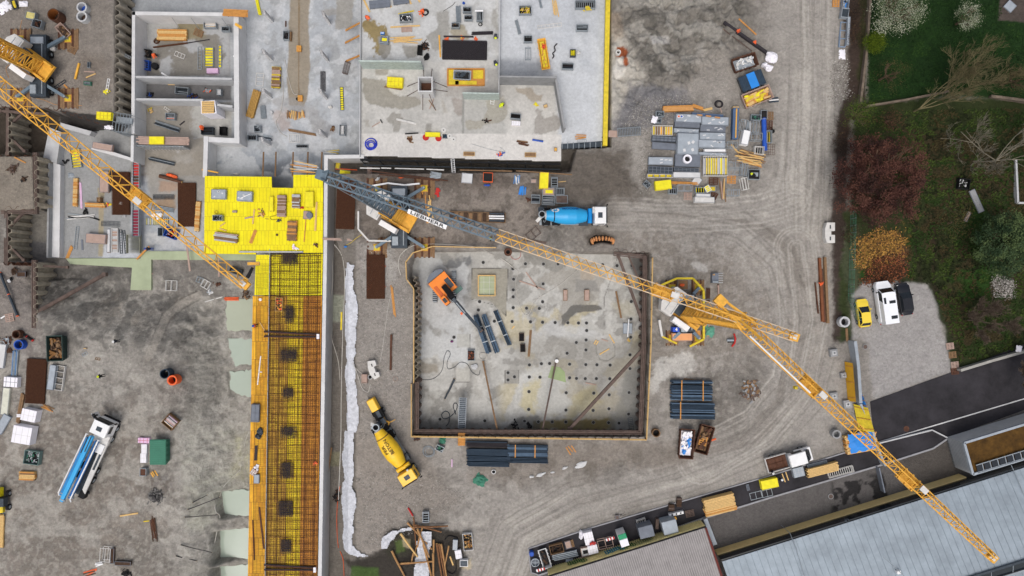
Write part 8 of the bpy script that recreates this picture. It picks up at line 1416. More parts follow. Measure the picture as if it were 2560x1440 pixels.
K('panel',1413,738,10,27,0,'left narrow brown box recess in the pit',m=M_woodp,em=M_woodb,n=2,blotch=0);K('panel',1467,738,12,27,0,'right narrow brown box recess in the pit',m=M_woodp,em=M_woodb,n=2,blotch=0);K('drum',1392,903,9,9,0,'white round tank at the head of the thin strut',m=M_white,H=.5);K('bag',1129,856,9,9,0,'small purple cap on the pit floor',m=mat('purple_rag',(120,60,110),.8),n=1,H=.15)
mb=MB();mb.prism([tuple(P(a,b,-3.46)[:2])for a,b in[(1379,915),(1400,918),(1412,930),(1415,956),(1370,944)]],-3.49,-3.46,mat('green_puddle',(140,158,110),.12,var=.1));tag(mb.build('water'),kind='structure')
K('coil',1289,634,26,26,0,'thin red hoop beside the jib at the top of the pit',m=M_red,n=1,r=.025);hose('thin white cable across the upper pit',[(1447,672),(1420,695),(1390,718),(1340,750),(1326,780),(1316,788),(1303,775),(1292,735),(1290,700),(1296,680),(1280,668)],.03);K('ladder',1577,1060,12,32,-8,'thin grey ladder in the lower right of the pit',m=M_steeld,n=7,z=-2);K('heap',1288,1064,14,22,0,'black tyres against the lower pit wall, left',ms=[M_dark],n=16,H=.5);K('heap',1322,1064,14,22,0,'black tyres against the lower pit wall, right',ms=[M_dark],n=16,H=.5)
K('ring',1270,630,20,22,0,'rusty pipe mouth at the top of the pit',m=M_rust,ri=.5,H=.5,fm=M_black,z=-.3)
for i in range(13):
 t=math.pi*(1.08-1.16*i/12);a,b=1506+26*math.cos(t)*1.05,606-5-8*math.sin(t)+3;mb=MB();mb.blob(0,0,.28,.17,.34,.3,mat('orange_sandbag',(202,142,92),.9,var=.25,sc=4),i,.12,6,10);tag(mb.build('sandbag',None,P(a,b,-.3),R((i-6)*-5)),['leftmost','second','third','fourth','fifth','sixth','middle','eighth','ninth','tenth','eleventh','twelfth','rightmost'][i]+' orange-brown sandbag from the left in the curved row at the hole','sandbag','curved row of sandbags')
K('frame',1333,585,34,22,-40,'dark bent steel frame on the mud right of the grey jib',m=M_rustd,H=.3);K('timber',1335,603,62,6,8,'dark weathered planks below the bent frame',m=M_rustd,ms=[M_rustd],H=.15)
# small store right of the podium
K('panel',1360,452,22,40,3,'tall bright yellow board stack left of the small crates',m=M_yel,n=5,em=M_woodo,blotch=0);K('crate',1386,456,16,25,0,'tall light crate right of the yellow stack',fill='rungs',fm=[M_steel]);K('crate',1400,479,22,17,1,'crate of grey bars below the tall light crate',fill='rungs',fm=[M_steel]);K('crate',1371,480,30,20,1,'crate with a yellow board on top',fill='flat',fm=[M_woodp,M_yel]);K('crate',1339,498,22,21,2,'leftmost crate of the small store',fill='rods');K('crate',1371,501,32,24,3,'crate of long grey rods under the yellow topped one',fm=[M_steel,M_con]);K('crate',1404,499,30,20,0,'brown floored open crate at the right of the small store',fill='flat',fm=[M_rustd])
K('fan',1292,450,24,12,90,'blue and white props standing left of the yellow stack',ms=[mat('prop_blue',(84,128,178),.6),M_whited],n=7,H=.2);K('fan',1306,479,24,14,100,'bright blue props below',ms=[M_tarp,mat('prop_blue',(84,128,178),.6)],n=7,H=.2);K('panel',1334,453,14,10,0,'small beige board beside the yellow stack',m=M_woodp,n=1,blotch=0);Ln('plank',1396,455,1415,453,1.5,'thin pale stick right of the tall crate');K('heap',1322,501,12,12,0,'brown weeds left of the small store',ms=[M_rust],n=14);K('frame',1358,521,16,12,0,'small dark rack behind the blue mixer',m=M_steeld,H=1)
# main stock area
mS=M_panel
for i,(a,b,L_,W_,an,m_,lb_,kw)in enumerate([(1768,291,78,13,4,mat('navy_panel',(76,98,130),.6,var=.15),'navy blue long panel with three ochre pads at the top',dict(n=3,blotch=0)),(1720,297,64,20,3,mS,'light panel stack with round stickers',dict(n=5)),(1786,304,66,21,2,mS,'light panel stack right of the stickered one',dict(n=5)),(1717,313,62,13,2,M_paneld,'narrow ribbed dark stack below the stickers',dict(n=4,rib=1)),(1781,323,62,15,3,M_paneld,'narrow mauve-grey stack in the second row',dict(n=4)),(1715,328,62,11,3,mS,'thin light stack above the big square panel',dict(n=3)),(1780,342,64,19,1,mS,'light stack with lilac tint in the third row',dict(n=4)),(1718,361,52,52,2,mS,'big square blotched panel stack in the middle',dict(n=6)),(1778,361,66,19,2,mS,'light blotched stack right of the big square',dict(n=5)),(1659,348,60,14,3,M_paneld,'dark blue-green ribbed stack at the left',dict(n=3,rib=1,em=M_steeld)),(1661,366,62,16,4,M_paneld,'mauve-grey slab pair at the left',dict(n=3,blotch=0)),(1651,403,61,19,1,mS,'smooth light slab at the left of the fourth row',dict(n=3)),(1718,402,62,30,2,M_paneld,'dark smooth slab carrying the white ring',dict(n=4,blotch=0)),(1650,426,60,17,3,M_steeld,'dark ribbed stack left of the fifth row',dict(n=4,rib=1)),(1715,425,62,9,3,M_steeld,'dark gap stack under the ringed slab',dict(n=3,rib=1)),(1716,438,68,14,1,M_conw,'pale white-grey slab pair in the bottom middle',dict(n=3,blotch=0)),(1786,377,54,8,0,M_white,'slim bright white panel above the yellow grid',dict(n=3,blotch=0)),(1780,386,68,8,3,mS,'slim grey rails above the yellow grid',dict(n=3)),(1657,463,40,22,-6,M_yel,'bright yellow board stack at the bottom left of the stock',dict(n=5,em=M_yeld,blotch=0)),(1757,489,36,9,2,M_conw,'small pale slab at the bottom of the stock',dict(n=3,blotch=0)),(1760,500,50,14,1,M_whited,'white slab at the very bottom of the stock',dict(n=4,blotch=0)),(1862,345,18,36,12,M_white,'tilted bright white panel stack in the right of the stock',dict(n=6,blotch=0)),(1742,452,20,20,35,M_conw,'white board turned on its corner',dict(n=1,blotch=0))]):
 K('panel',a,b,L_,W_,an,lb_,m=m_,g='panel stacks in the main stock area',**kw)
for i in range(3):K('panel',1749+i*22,288+i*3,14,5,8,'small ochre pad on the navy panel, '+['left','middle','right'][i],m=M_woodo,n=1,blotch=0,z=.65,nm='pad',cat='pad',g='ochre pads')
for i,(dx,m_)in enumerate(((0,M_white),(7,M_white))):
 mb=MB();mb.ring(0,0,0,.01,.22,.15,M_white,16);mb.disc(0,0,.006,.15,(M_oran,M_ablue)[i],16);tag(mb.build('round_sticker',None,P(1697+dx,291,1.02)),('orange','blue')[i]+' round sticker with a white rim on the light panel stack','sticker')
K('ring',1719,397,22,22,45,'rough white ring standing on the dark slab',m=M_foam,ri=.62,H=.5,z=.75,fm=M_dark,nm='foam_ring',cat='ring')
K('ladder',1655,328,50,25,1,'white frame with orange slats at the left of the stock',m=M_whited,fill=[M_craney,M_woodb,M_yeld],n=8,H=.5,nm='frame_panel',cat='panel');K('ladder',1785,417,60,50,0,'big white grid with yellow slats',m=M_whited,fill=[M_yel,M_yeld,M_con],n=10,H=.8,nm='frame_panel',cat='panel')
K('ladder',1648,441,62,9,1,'white rail frame with yellow strip at the lower left',m=M_whited,fill=[M_yeld],n=4,H=.5,nm='frame_panel',cat='panel')
K('timber',1695,272,78,14,-2,'long orange-tan timber stack above the stock',m=M_woodo,ms=[M_woodo,mat('tan_board',(206,152,92),.8,var=.15,sc=3)],H=.7);Ln('plank',1732,264,1758,273,8,'angled tan planks right of the long timber stack',m=M_woodo,n=2,h=.3);Ln('plank',1758,276,1780,271,6,'small tan planks right of the angled ones',m=M_wood,n=2,h=.2);K('coil',1796,260,19,18,0,'dark coil of wire above the stock',m=M_rebard,n=5,r=.04);Ln('plank',1800,268,1804,282,2,'thin pink stick below the dark coil',m=M_woodp)
K('crate',1649,286,20,14,1,'small crate at the top left of the stock',fill='junk');K('crate',1643,303,18,12,3,'second small crate half hidden by a white sheet',fill='junk');K('tarp',1636,299,14,18,15,'white sheet on the second small crate',m=M_foam,rag=.1,H=.1,z=.8)
mb=MB();mb.box(0,0,.0,4.3,.8,.9,mat('navy_panel',(76,98,130),.6));m3=MB();m3.box(0,.05,.9,4.0,.16,.06,M_craney);m3.box(-2.2,0,.2,.25,.8,.6,M_wood);put('beam_pack','upright blue-grey beam pack with a yellow stripe','beam pack',1834,312,92,[('beams',mb,[]),('yellow_stripe',m3,[])])
Ln('pipe',1907,298,1910,376,12,'long vivid blue pipe at the right of the stock',m=M_ablue);K('crate',1908,288,16,22,0,'dark crate at the head of the blue pipe',fill='flat',fm=[M_dark]);K('pallet',1925,290,16,20,0,'orange-brown pallet right of the blue pipe head',m=M_woodb);K('pallet',1923,313,16,22,0,'reddish pallet below the first one',m=M_rust);K('crate',1888,295,24,14,2,'dark mesh crate left of the pipe head',fill='junk',fm=[M_steeld,M_green]);K('frame',1857,315,18,28,10,'tilted grey rack left in the rack group');K('frame',1887,318,16,28,4,'upright grey rack beside the blue pipe');K('fan',1870,315,24,12,95,'grey tubes between the two racks',ms=[M_steel,M_con],n=6,H=.2);K('frame',1889,343,28,18,2,'level grey rack below the upright one');K('crate',1896,377,24,20,4,'white gridded crate below the racks',fill='rungs',fm=[M_whited],m=M_whited);K('crate',1921,343,14,30,0,'green-grey rod crate right of the blue pipe',fm=[M_steel,M_yeld]);K('heap',1930,328,14,14,0,'black cable tangle at the right edge of the stock',ms=[M_black],n=16);K('mat',1926,375,22,26,0,'rusty wire mesh piece at the right of the stock',m=M_rust,lay=1,sp=.3);K('frame',1828,363,26,14,2,'low rack at the left of the planks')
K('fan',1872,397,74,30,16,'sprawling heap of fresh planks at the right of the stock',n=18,H=.6,m=M_wood,ms=[M_wood,M_wood,M_woodb,M_woodo]);Ln('plank',1828,361,1848,385,4,'single fresh plank leaning out of the heap');K('frame',1836,413,34,15,1,'upper rack left of the plank heap');K('frame',1834,431,34,14,1,'lower rack left of the plank heap');K('frame',1859,425,14,30,8,'tall rack right of the two level racks');K('crate',1883,437,29,25,2,'large dark crate where a worker bends in',m=M_steel,fill='flat',fm=[M_dark,M_steel]);K('frame',1860,460,15,30,-10,'slanting white rack at the bottom right of the stock',m=M_whited);K('frame',1831,482,31,16,2,'level rack at the bottom right of the stock');K('pallet',1828,449,22,20,2,'orange-brown slatted pallet stack at the bottom right',m=M_woodo);K('pallet',1783,453,24,18,2,'dark pallet with a yellow pad',m=M_rust);K('fan',1806,477,56,11,90,'upright weathered planks at the bottom of the stock',m=M_woodb,n=5,H=.2,ms=[M_woodb,M_wood,M_woodp])
K('timber',1712,458,66,7,2,'thin ochre and yellow bars below the white slabs',m=M_woodo,ms=[M_woodo,M_yeld],H=.2);K('crate',1681,478,22,15,3,'small dark grid crate at the bottom of the stock',fill='rungs',fm=[M_steel]);K('frame',1710,470,36,16,1,'pale open tub rack at the bottom of the stock');K('pallet',1719,491,20,18,2,'pinkish pallet at the bottom of the stock',m=M_woodp);K('crate',1749,476,26,15,0,'crate of yellow and grey slats',fill='rungs',fm=[M_yel]);K('ladder',1769,472,13,16,-30,'small tilted white and yellow frame',m=M_white,fill=[M_yel],n=3,H=.15,z=.7,nm='frame_panel',cat='panel');K('crate',1780,473,14,12,0,'yellowish crate beside the tilted frame',fill='flat',fm=[M_yeld]);K('pallet',1784,489,18,16,25,'rusty tilted pallet at the bottom',m=M_rust);K('crate',1617,461,17,13,42,'small tilted crate left of the yellow boards',fill='junk')
K('skip',1860,158,62,34,-18,'skip filled with white insulation scraps',m=M_rust,fm=[M_whited,M_white,M_con,M_panel],n=90,sz=(.2,.55),sp=60,H=1.2);K('bag',1919,148,34,28,20,'white bulk sacks beside the insulation skip',m=M_foam,n=6,H=.5);K('bag',1915,168,26,20,0,'lower white bulk sack at the road edge',m=M_foam,n=3,H=.5);K('skip',1877,204,62,38,-22,'dark lidded skip with a bright blue band',m=M_steeld,lid=M_pipe,cover=M_tarp,H=1.2)
K('skip',1891,243,74,36,-22,'skip full of yellow boards and timber',m=M_woodp,fm=[M_yel,M_wood,M_yeld,M_woodo],n=60,sz=(.4,1.4),sp=12,H=1.2);K('pipes',1934,250,24,12,-6,'short dark and white tubes right of the yellow board skip',m=M_pipe,m2=M_white,rows=1,r=.09,st=())
Ln('beam',1808,57,1892,117,7,'long dark steel beam with orange straps',m=M_rebard);Ln('beam',1888,114,1922,138,7,'lower piece of the dark steel beam near the sacks',m=M_rebard);K('heap',1844,81,8,10,0,'upper orange strap on the dark beam',ms=[M_oran],n=6,z=.4);K('heap',1887,107,7,8,0,'lower orange strap on the dark beam',ms=[M_oran],n=6,z=.4);Ln('plank',1847,47,1891,87,3,'long ochre batten right of the dark beam',m=M_woodo);Ln('log',1808,74,1880,128,3,'thin crooked rusty rod below the dark beam',m=M_rustd)
K('ring',1546,130,13,13,0,'small white pipe collar by the orange stain',m=M_whited,fm=M_dark,ri=.6,H=.6);Ln('pipe',1541,136,1526,152,3,'thin white pipe leading to the pipe collar',m=M_whited)
# right of the pit
for i,(a,b,L_,W_)in enumerate([(1729,964,100,26),(1729,989,100,22),(1732,1013,106,18),(1732,1035,106,24)]):K('pipes',a,b,L_,W_,1,['topmost','second','third','lowest'][i]+' blue-black pipe stack right of the square pit',rows=5,r=.07,g='blue-black pipe stacks right of the pit',st=(-.26,.27)if i<2 else(-.3,),gaps=6)
Ln('plank',1709,947,1753,954,5,'ochre batten pair above the pipe stacks',m=M_woodb,n=2)
for i,(a,b,L_,W_)in enumerate([(1218,1110,100,14),(1221,1130,104,16),(1221,1146,104,12),(1221,1160,102,12)]):K('pipes',a,b,L_,W_,1,['topmost dark','second','third','lowest'][i]+' pipe row left below the square pit',rows=4,r=.07,g='pipe rows below the pit',st=(),m=M_rebard if i==0 else M_pipe,m2=M_pipe)
K('pipes',1320,1127,96,30,1,'pipe stack with two ochre battens below the square pit',rows=5,r=.07,st=(-.33,.18));K('pipes',1320,1151,98,13,1,'low pipe row under the battened stack',rows=3,r=.07,st=())
K('skip',1715,1108,74,36,94,'rusty skip heaped with white sacks and foam',m=M_rust,fm=[M_foam,M_white,M_foam,M_tarp,M_foam],n=60,sz=(.3,.7),sp=60,H=1.4);K('skip',1759,1097,72,34,106,'rusty skip with an ochre pallet inside',m=M_rust,fm=[M_brown,M_rust,M_woodb],n=26,H=1.4);K('pallet',1757,1102,20,22,14,'ochre pallet lying in the rusty skip',m=M_woodo,z=1);Ln('plank',1776,1102,1790,1097,4,'short orange-red board right of the rusty skip',m=M_oran);K('ring',1641,1083,20,20,0,'brown upright pipe below the right pit corner',m=M_woodb,ri=.86,H=.9,fm=M_dark)
K('fan',1427,1124,24,14,60,'small ochre three-armed scrap below the pit',ms=[M_woodo],n=3,H=.05);K('tarp',1200,1200,36,34,30,'crumpled green net near the pipe rows',m=M_green,H=.4,rag=.5);K('coil',1072,1127,28,22,0,'pale grey hose coil below the pit',m=M_steel,n=3,r=.04);K('crate',1100,1120,20,14,25,'tilted crate of green net below the pit',fill='junk',fm=[M_green,M_steel]);K('tarp',1106,1102,18,18,0,'dark green net piece by the stair landing',m=M_green,rag=.6);K('heap',1042,1095,18,10,0,'rusty fittings under the guard rail',ms=[M_rust,M_rebard],n=20);K('ring',1234,1180,11,11,0,'small white ringed black pipe mouth',m=M_white,ri=.8,H=.3,fm=M_black);Ln('pipe',1130,1149,1130,1166,3.4,'short pink-white marker tube',m=M_pink)
K('bag',1330,1191,12,10,0,'leftmost crumpled foil along the road',m=M_conw,n=2,H=.15);K('bag',1355,1186,22,8,-25,'second crumpled foil along the road',m=M_conw,n=3,H=.12);K('bag',1384,1180,14,6,-10,'third crumpled foil along the road',m=M_conw,n=2,H=.12);K('bag',1413,1170,18,8,-30,'fourth crumpled foil along the road',m=M_conw,n=3,H=.12);K('bag',1452,1162,32,12,-15,'largest crumpled foil along the road',m=M_conw,n=5,H=.15)
K('panel',1704,842,50,19,0,'salmon orange board stack inside the yellow fence',m=mat('salmon_board',(226,160,108),.7,var=.08),n=5,blotch=0);K('panel',1742,832,16,14,0,'small orange box beside the salmon boards',m=M_woodo,n=4,blotch=0);K('panel',1706,712,26,24,0,'brown wooden crate box inside the top of the yellow fence',m=M_woodb,n=4,blotch=0);K('bag',1704,713,14,8,0,'red and white rope on the wooden crate box',ms=[M_oran,M_white],n=2,z=.8,H=.15)
sg=tag(empty('blue_box',P(1691,824,1.4)),'blue cabinet box with a white figure 4 inside the yellow fence','box');sg.location.z=0;mb=MB();mb.box(0,0,0,.95,.65,1.4,mat('sign_blue',(36,78,190),.5));mb.build('body',sg,bevel=.03);tv,tf=text_mesh('4',.6,.02);mb=MB();mb.add([(v.x,v.y,1.41)for v in tv],tf,M_white);mb.build('lettering',sg)
K('tarp',1774,829,24,28,10,'crumpled teal net right of the yellow fence',m=mat('teal_net',(92,150,128),.8),H=.3,rag=.4);Ln('plank',1761,838,1780,839,4,'salmon board lying over the teal net',m=M_woodo);Ln('pipe',1795,712,1797,790,4.5,'tall rusty tube right of the yellow fence',m=M_woodp,m2=M_rust);K('pipes',1770,738,34,10,92,'short rusty tubes right of the yellow fence',m=M_rust,rows=1,r=.06,st=())
b_=MB();b_.box(0,0,0,1.0,1.4,.6,M_paneld,tx=.9);b_.box(0,-.55,.6,.7,.25,.2,M_steel);t_=MB()
for i in range(5):t_.box(.85,(i/4-.5)*1.3,.05,.75,.09,.18,M_con,tx=.8)
put('excavator_bucket','grey toothed excavator bucket with an orange mark on the mud','bucket',1785,695,0,[('shell',b_,[]),('teeth',t_,[])]);K('panel',1785,686,5,4,0,'small orange emblem plate on the bucket',m=M_craney,n=1,blotch=0,z=.7)
mb=MB();mb.path([(0,.9,.2),(.15,.2,.35),(.05,-.4,.3),(-.3,-.9,.2)],.13,M_red,8);m3=MB();m3.tube((-1,.0,.25),(-.1,0,.3),.2,M_steel,10);m3.tube((-.9,-.25,.25),(-.1,-.2,.3),.12,M_black,10);put('auger_tool','red curved tool with grey cylinders under the yellow jib','tool',1834,850,0,[('red_arm',mb,[]),('cylinders',m3,[])])
# right edge of the road
K('crate',2112,12,15,26,6,'pale blue rack at the very top beside the road',m=M_panel,fill='junk',fm=[M_tarp,M_panel]);K('crate',2110,34,18,24,8,'second pale blue rack with dark inside beside the road',m=M_panel,fill='flat',fm=[M_steeld]);K('ladder',2105,88,16,62,4,'long pale blue ladder frame beside the road',m=mat('pale_blue_steel',(140,160,184),.6),n=3,H=.4);K('panel',2119,78,7,70,3,'slim pale blue panel beside the ladder frame',m=M_panel,n=3,blotch=0);K('pallet',2089,8,17,20,2,'orange pallet at the very top beside the road',m=M_woodo);K('tarp',2105,136,16,26,0,'white foil sheet at the foot of the ladder frame',m=M_foam,rag=.2,H=.1)
for i,(x,w_,y0,y1,m_)in enumerate([(2047,6,645,804,mat('rust_brown_beam',(122,74,48),.8,var=.3)),(2052,5,672,806,M_rust),(2060,6,643,808,M_woodb),(2037,3,706,784,M_rust)]):Ln('beam',x,y0,x+8,y1,w_,['left long brown beam','dark red-brown beam with an orange strap','right long brown beam','short thin beam left of the long ones'][i]+' beside the haul road',m=m_,g='steel beams beside the haul road')
K('heap',2054,708,8,6,0,'orange strap on the long beams',ms=[M_oran],n=5,z=.5);K('ring',2112,805,27,27,0,'large pale concrete ring beside the gravel car park',m=M_con,fm=M_dark,ri=.66);Ln('plank',2116,820,2118,852,6,'brown plank below the large concrete ring',m=M_woodb);K('ring',2092,1086,22,22,0,'grey concrete ring left of the blue tarpaulin',m=M_cond,fm=M_cond,ri=.7)
mb=MB();mb.ring(0,0,0,.05,.38,.3,M_cond,18);mb.disc(0,0,.03,.3,M_rustd,18);tag(mb.build('manhole_cover',None,P(2163,867,.06)),'round manhole cover in the gravel car park','manhole');q_=MB();q_.ring(0,0,0,.05,.38,.3,M_cond,18);q_.disc(0,0,.03,.3,M_rustd,18);tag(q_.build('manhole_cover',None,P(2077,1241,.06)),'round manhole cover in the dark yard by the hall','manhole');q_=MB();q_.ring(0,0,0,.02,.4,.32,M_rust,18);q_.disc(0,0,.015,.32,M_rust,18);tag(q_.build('manhole_cover',None,P(2266,1072,.06)),'reddish manhole cover in the asphalt','manhole')
for i,(a,b,m_)in enumerate([(2374,865,M_woodp),(2380,887,M_woodb),(2386,912,M_woodp),(2386,928,M_rust)]):K('pallet',a,b,19,16,-6,['topmost','second','third','lowest, darker'][i]+' pallet along the right edge of the gravel car park',m=m_)
K('timber',2150,1106,78,46,-10,'ochre timber stack with dark straps under a blue tarpaulin',m=M_wood,H=.9);K('tarp',2155,1104,66,46,-10,'bright blue tarpaulin over the timber by the hoarding',m=M_tarp,H=.15,z=.95,rag=.05);K('tarp',2547,872,14,16,10,'white sheet on the boundary wall',m=M_foam,z=.9,rag=0)
K('panel',2441,503,15,60,-24,'grey-green stone slab path in the garden',m=M_cond,n=1,blotch=0);K('panel',2418,542,8,25,25,'short stone slab in the garden',m=M_woodp,n=1,blotch=0);K('crate',2407,460,28,26,8,'black square fire pit in the garden',m=M_black,fill='junk',fm=[M_dark,M_con]);K('panel',2524,16,24,24,42,'pale square slab on the gravel bed in the corner of the garden',m=M_panel,n=1,blotch=0)
# storage strip
K('drum',1329,1386,11,11,0,'blue barrel at the left end of the storage strip',m=M_ablue);K('ring',1338,1407,21,21,0,'round grey grille lid at the left end of the strip',m=M_steel,ri=.88,H=.4,fm=M_paneld,spoke=1);K('skip',1362,1395,50,22,72,'long pale trough with dark soil on the strip',m=M_conw,H=.7,fm=[M_brown,M_dark],n=14,nm='pale_trough',cat='trough');K('crate',1391,1370,34,22,-14,'brown crate of soil right of the trough',m=M_woodb,fill='junk',fm=[M_brown]);K('panel',1420,1361,14,18,-16,'grey board beside a brown pallet on the strip',m=M_woodp,n=2,blotch=0);K('pallet',1430,1358,8,18,-16,'narrow brown pallet beside the grey board')
K('pipes',1413,1388,62,16,-12,'grey steel sections lying on the strip',m=M_steel,m2=M_paneld,rows=2,r=.1,st=());K('tarp',1423,1401,22,10,-10,'grey foil in front of the cream wall',m=M_panel,rag=.3);K('block',1472,1345,24,32,-14,'upper white wrapped pack on the strip',H=.9);K('block',1482,1373,25,22,-14,'lower white wrapped pack on the strip',H=1.0);K('bag',1452,1334,12,20,0,'white foil bundle left of the upper pack',m=M_foam,n=3,H=.4);K('heap',1483,1357,16,8,-20,'red straps on the white packs',ms=[M_red],n=7,z=1.0)
K('crate',1462,1378,20,22,-10,'beige box with a black flower mark on the strip',m=M_woodp,fill='flat',fm=[M_whited,M_dark]);K('panel',1460,1396,22,8,-12,'pinkish board at the cream wall',m=M_woodp,n=2,blotch=0);K('frame',1513,1357,38,22,-12,'rusty trestle frame right of the white packs',m=M_woodp,H=.8)
def stripes(label,x0,y0,x1,y1,z=.9):
 a,b=P(x0,y0,z),P(x1,y1,z);mb=MB();n=6
 for i in range(n):p,q_=a+(b-a)*i/n,a+(b-a)*(i+1)/n;mb.bar(p,q_,.35,.12,M_red if i%2 else M_white)
 m3=MB();[m3.bar(p,Vector((p.x,p.y,0)),.08,.08,M_steel)for p in(a,b)]
 r_=tag(empty('striped_barrier',(a.x,a.y,0)),label,'barrier');mb.build('board',r_,(-a.x,-a.y,0));m3.build('posts',r_,(-a.x,-a.y,0))
stripes('red and white barrier board beside the trestle frame',1515,1350,1536,1344);stripes('red and white barrier board at the left corner of the shed',1341,1427,1362,1421)
r_=tag(empty('portable_toilet',P(1552,1335,0),R(18)),'portable cabin with a green and white roof on the strip','portable toilet');mb=MB();mb.box(0,0,0,1.15,1.75,2.2,M_white,tx=.96,ty=.97);mb.build('body',r_,bevel=.04);mb=MB();mb.box(0,.48,2.18,1.12,.7,.1,mat('roof_green',(20,140,96),.5));mb.box(0,-.42,2.17,1.12,1.0,.12,M_foam);mb.build('roof',r_,bevel=.03)
for lb_,a,b,L_,W_,H_,m_ in(('dark grey site container on the strip',1609,1317,2.0,1.6,2.0,M_paneld),('pale grey worn container right of the dark one',1667,1306,2.0,1.8,2.0,M_panel)):
 r_=tag(empty('site_container',P(a,b,0),R(14)),lb_,'container');mb=MB();mb.box(0,0,0,L_,W_,H_,m_);mb.build('body',r_,bevel=.03);mb=MB();[mb.box((i/8-.5)*L_*.96,0,H_,.06,W_*.95,.04,m_)for i in range(9)];mb.build('roof_ribs',r_);mb=MB();mb.box(0,W_/2,.1,L_*.8,.05,1.7,m_);mb.build('door',r_)
K('crate',1603,1304,23,15,-17,'white grid crate leaning behind the dark container',fill='rungs',fm=[M_whited],m=M_whited,H=.6);K('timber',1642,1309,8,26,4,'dark brown post stack between the containers',m=M_rustd,ms=[M_rustd],H=.5);K('timber',1676,1298,30,8,-16,'yellow board behind the pale container',m=M_craney,ms=[M_craney],H=.3);K('timber',1697,1255,12,22,4,'dark brown post heap on the kerb, right',m=M_rustd,ms=[M_rustd,M_brown],H=.6);K('timber',1678,1268,14,16,4,'dark brown post heap on the kerb, left',m=M_rustd,ms=[M_rustd,M_brown],H=.6)
mb=MB();mb.box(0,0,0,2.1,.5,.5,M_white,tx=.96,ty=.7);m3=MB();[m3.tube((x,0,.5),(x,0,.52),.12,M_black,10)for x in(-.6,0,.6)];put('plastic_barrier','white plastic barrier with three black holes','barrier',1689,1282,-12,[('body',mb,[]),('holes',m3,[])]);K('pallet',1724,1283,22,17,-12,'dark brown pallet left of the big timber stack',m=M_rustd)
K('timber',1796,1254,78,30,-14,'large fresh yellow timber stack on the strip',m=M_wood,ms=[M_wood],H=1.1);K('timber',1800,1272,82,22,-14,'lower step of the fresh yellow timber stack',m=M_wood,ms=[M_wood,M_woodo],H=.5)
K('ladder',1889,1238,30,18,-14,'grey frame pair on the strip, left',m=M_steel,n=2,H=.15);K('ladder',1917,1232,26,18,-14,'grey frame pair on the strip, right',m=M_steel,n=2,H=.15);K('panel',1922,1208,42,22,-12,'bright yellow board stack on the strip',m=M_yel,n=5,em=M_yeld,blotch=0);K('panel',1869,1218,7,16,-14,'small grey grate left of the yellow boards',m=M_steeld,n=1,blotch=0,rib=1);Ln('plank',1955,1184,1963,1205,2.4,'left of two thin battens on the strip');Ln('plank',1964,1180,1971,1201,2.4,'right of two thin battens on the strip');K('block',1996,1180,28,24,-14,'grey covered crate on the strip',m=M_panel,H=.7,sm=M_con,nm='covered_crate',cat='crate');K('timber',2055,1173,78,22,-14,'long pale yellow timber stack on the strip',m=M_wood,ms=[M_wood],H=.8);K('panel',2042,1160,50,10,-14,'grey plate behind the long timber stack',m=M_steeld,n=2,blotch=0);K('crate',2101,1179,64,16,-15,'long white steel rack on the strip',m=M_whited,fill='rungs',fm=[M_whited],H=.5,solid=0)
lwall('low grey wall at the right end of the ribbed shed',[(1763,1297),(1788,1362)],.9,.5,M_panel);lwall('grey board fence across the dark yard',[(2198,1170),(2212,1232)],1.0,.1,M_paneld,'board_fence','fence')
lwall('pale rail from the hoarding to the block',[(2190,1110),(2330,1075),(2368,1094)],.4,.12,M_con,'kerb_rail','rail')
K('heap',1546,1290,34,10,-12,'pale gravel spill on the kerb',ms=M_st,n=60,sz=(.08,.2));K('panel',1543,1293,9,11,0,'small brown box on the kerb',m=M_rustd,n=2,blotch=0)
# log heap
LG=[(1019,1306,1080,1372,5),(1033,1310,1104,1328,5),(1034,1315,1121,1313,5),(1003,1331,1045,1389,5.5),(1045,1318,1075,1388,5),(1057,1314,1035,1390,4),(1034,1292,1041,1362,3.5),(1059,1359,1080,1440,5.5),(1085,1347,1084,1395,5),(1084,1380,1085,1442,5.5),(1092,1358,1105,1442,6),(1098,1358,1113,1442,5.5),(1104,1358,1117,1440,5),(1123,1362,1113,1408,4),(1004,1404,1082,1399,4.5),(1000,1409,1080,1404,4.5),(980,1376,1014,1442,5.5),(1050,1336,1044,1366,4),(1034,1380,1030,1402,4)]
LD=['long log from the top left corner of the heap falling right','upper log pointing right at the top','topmost level log of the heap','bright yellow peeled log at the left','brown log crossing the white cloth steeply','thin log leaning left over the cloth','thin rusty pole sticking up above the heap','long brown log running off the bottom edge','short upright log right of the cloth','upright pale log at the bottom middle','left of three parallel dark logs','middle of three parallel dark logs','right of three parallel dark logs','short separate log right of the heap','upper of two level logs at the left','lower of two level logs at the left','orange-brown log at the far left bottom','short stub in the heap centre','short stub below the peeled log']
for i,(a,b,c,d_,w_)in enumerate(LG):Ln('log',a,b,c,d_,w_,LD[i],m=[mat('log_tan',(168,128,84),.85,var=.3,sc=4),mat('log_brown',(124,88,60),.9,var=.35,sc=4)][i in(1,2,6,10,11,15)]if i!=3 else M_wood,dz=.12*(i%5),z=.1,g='logs of the log heap')
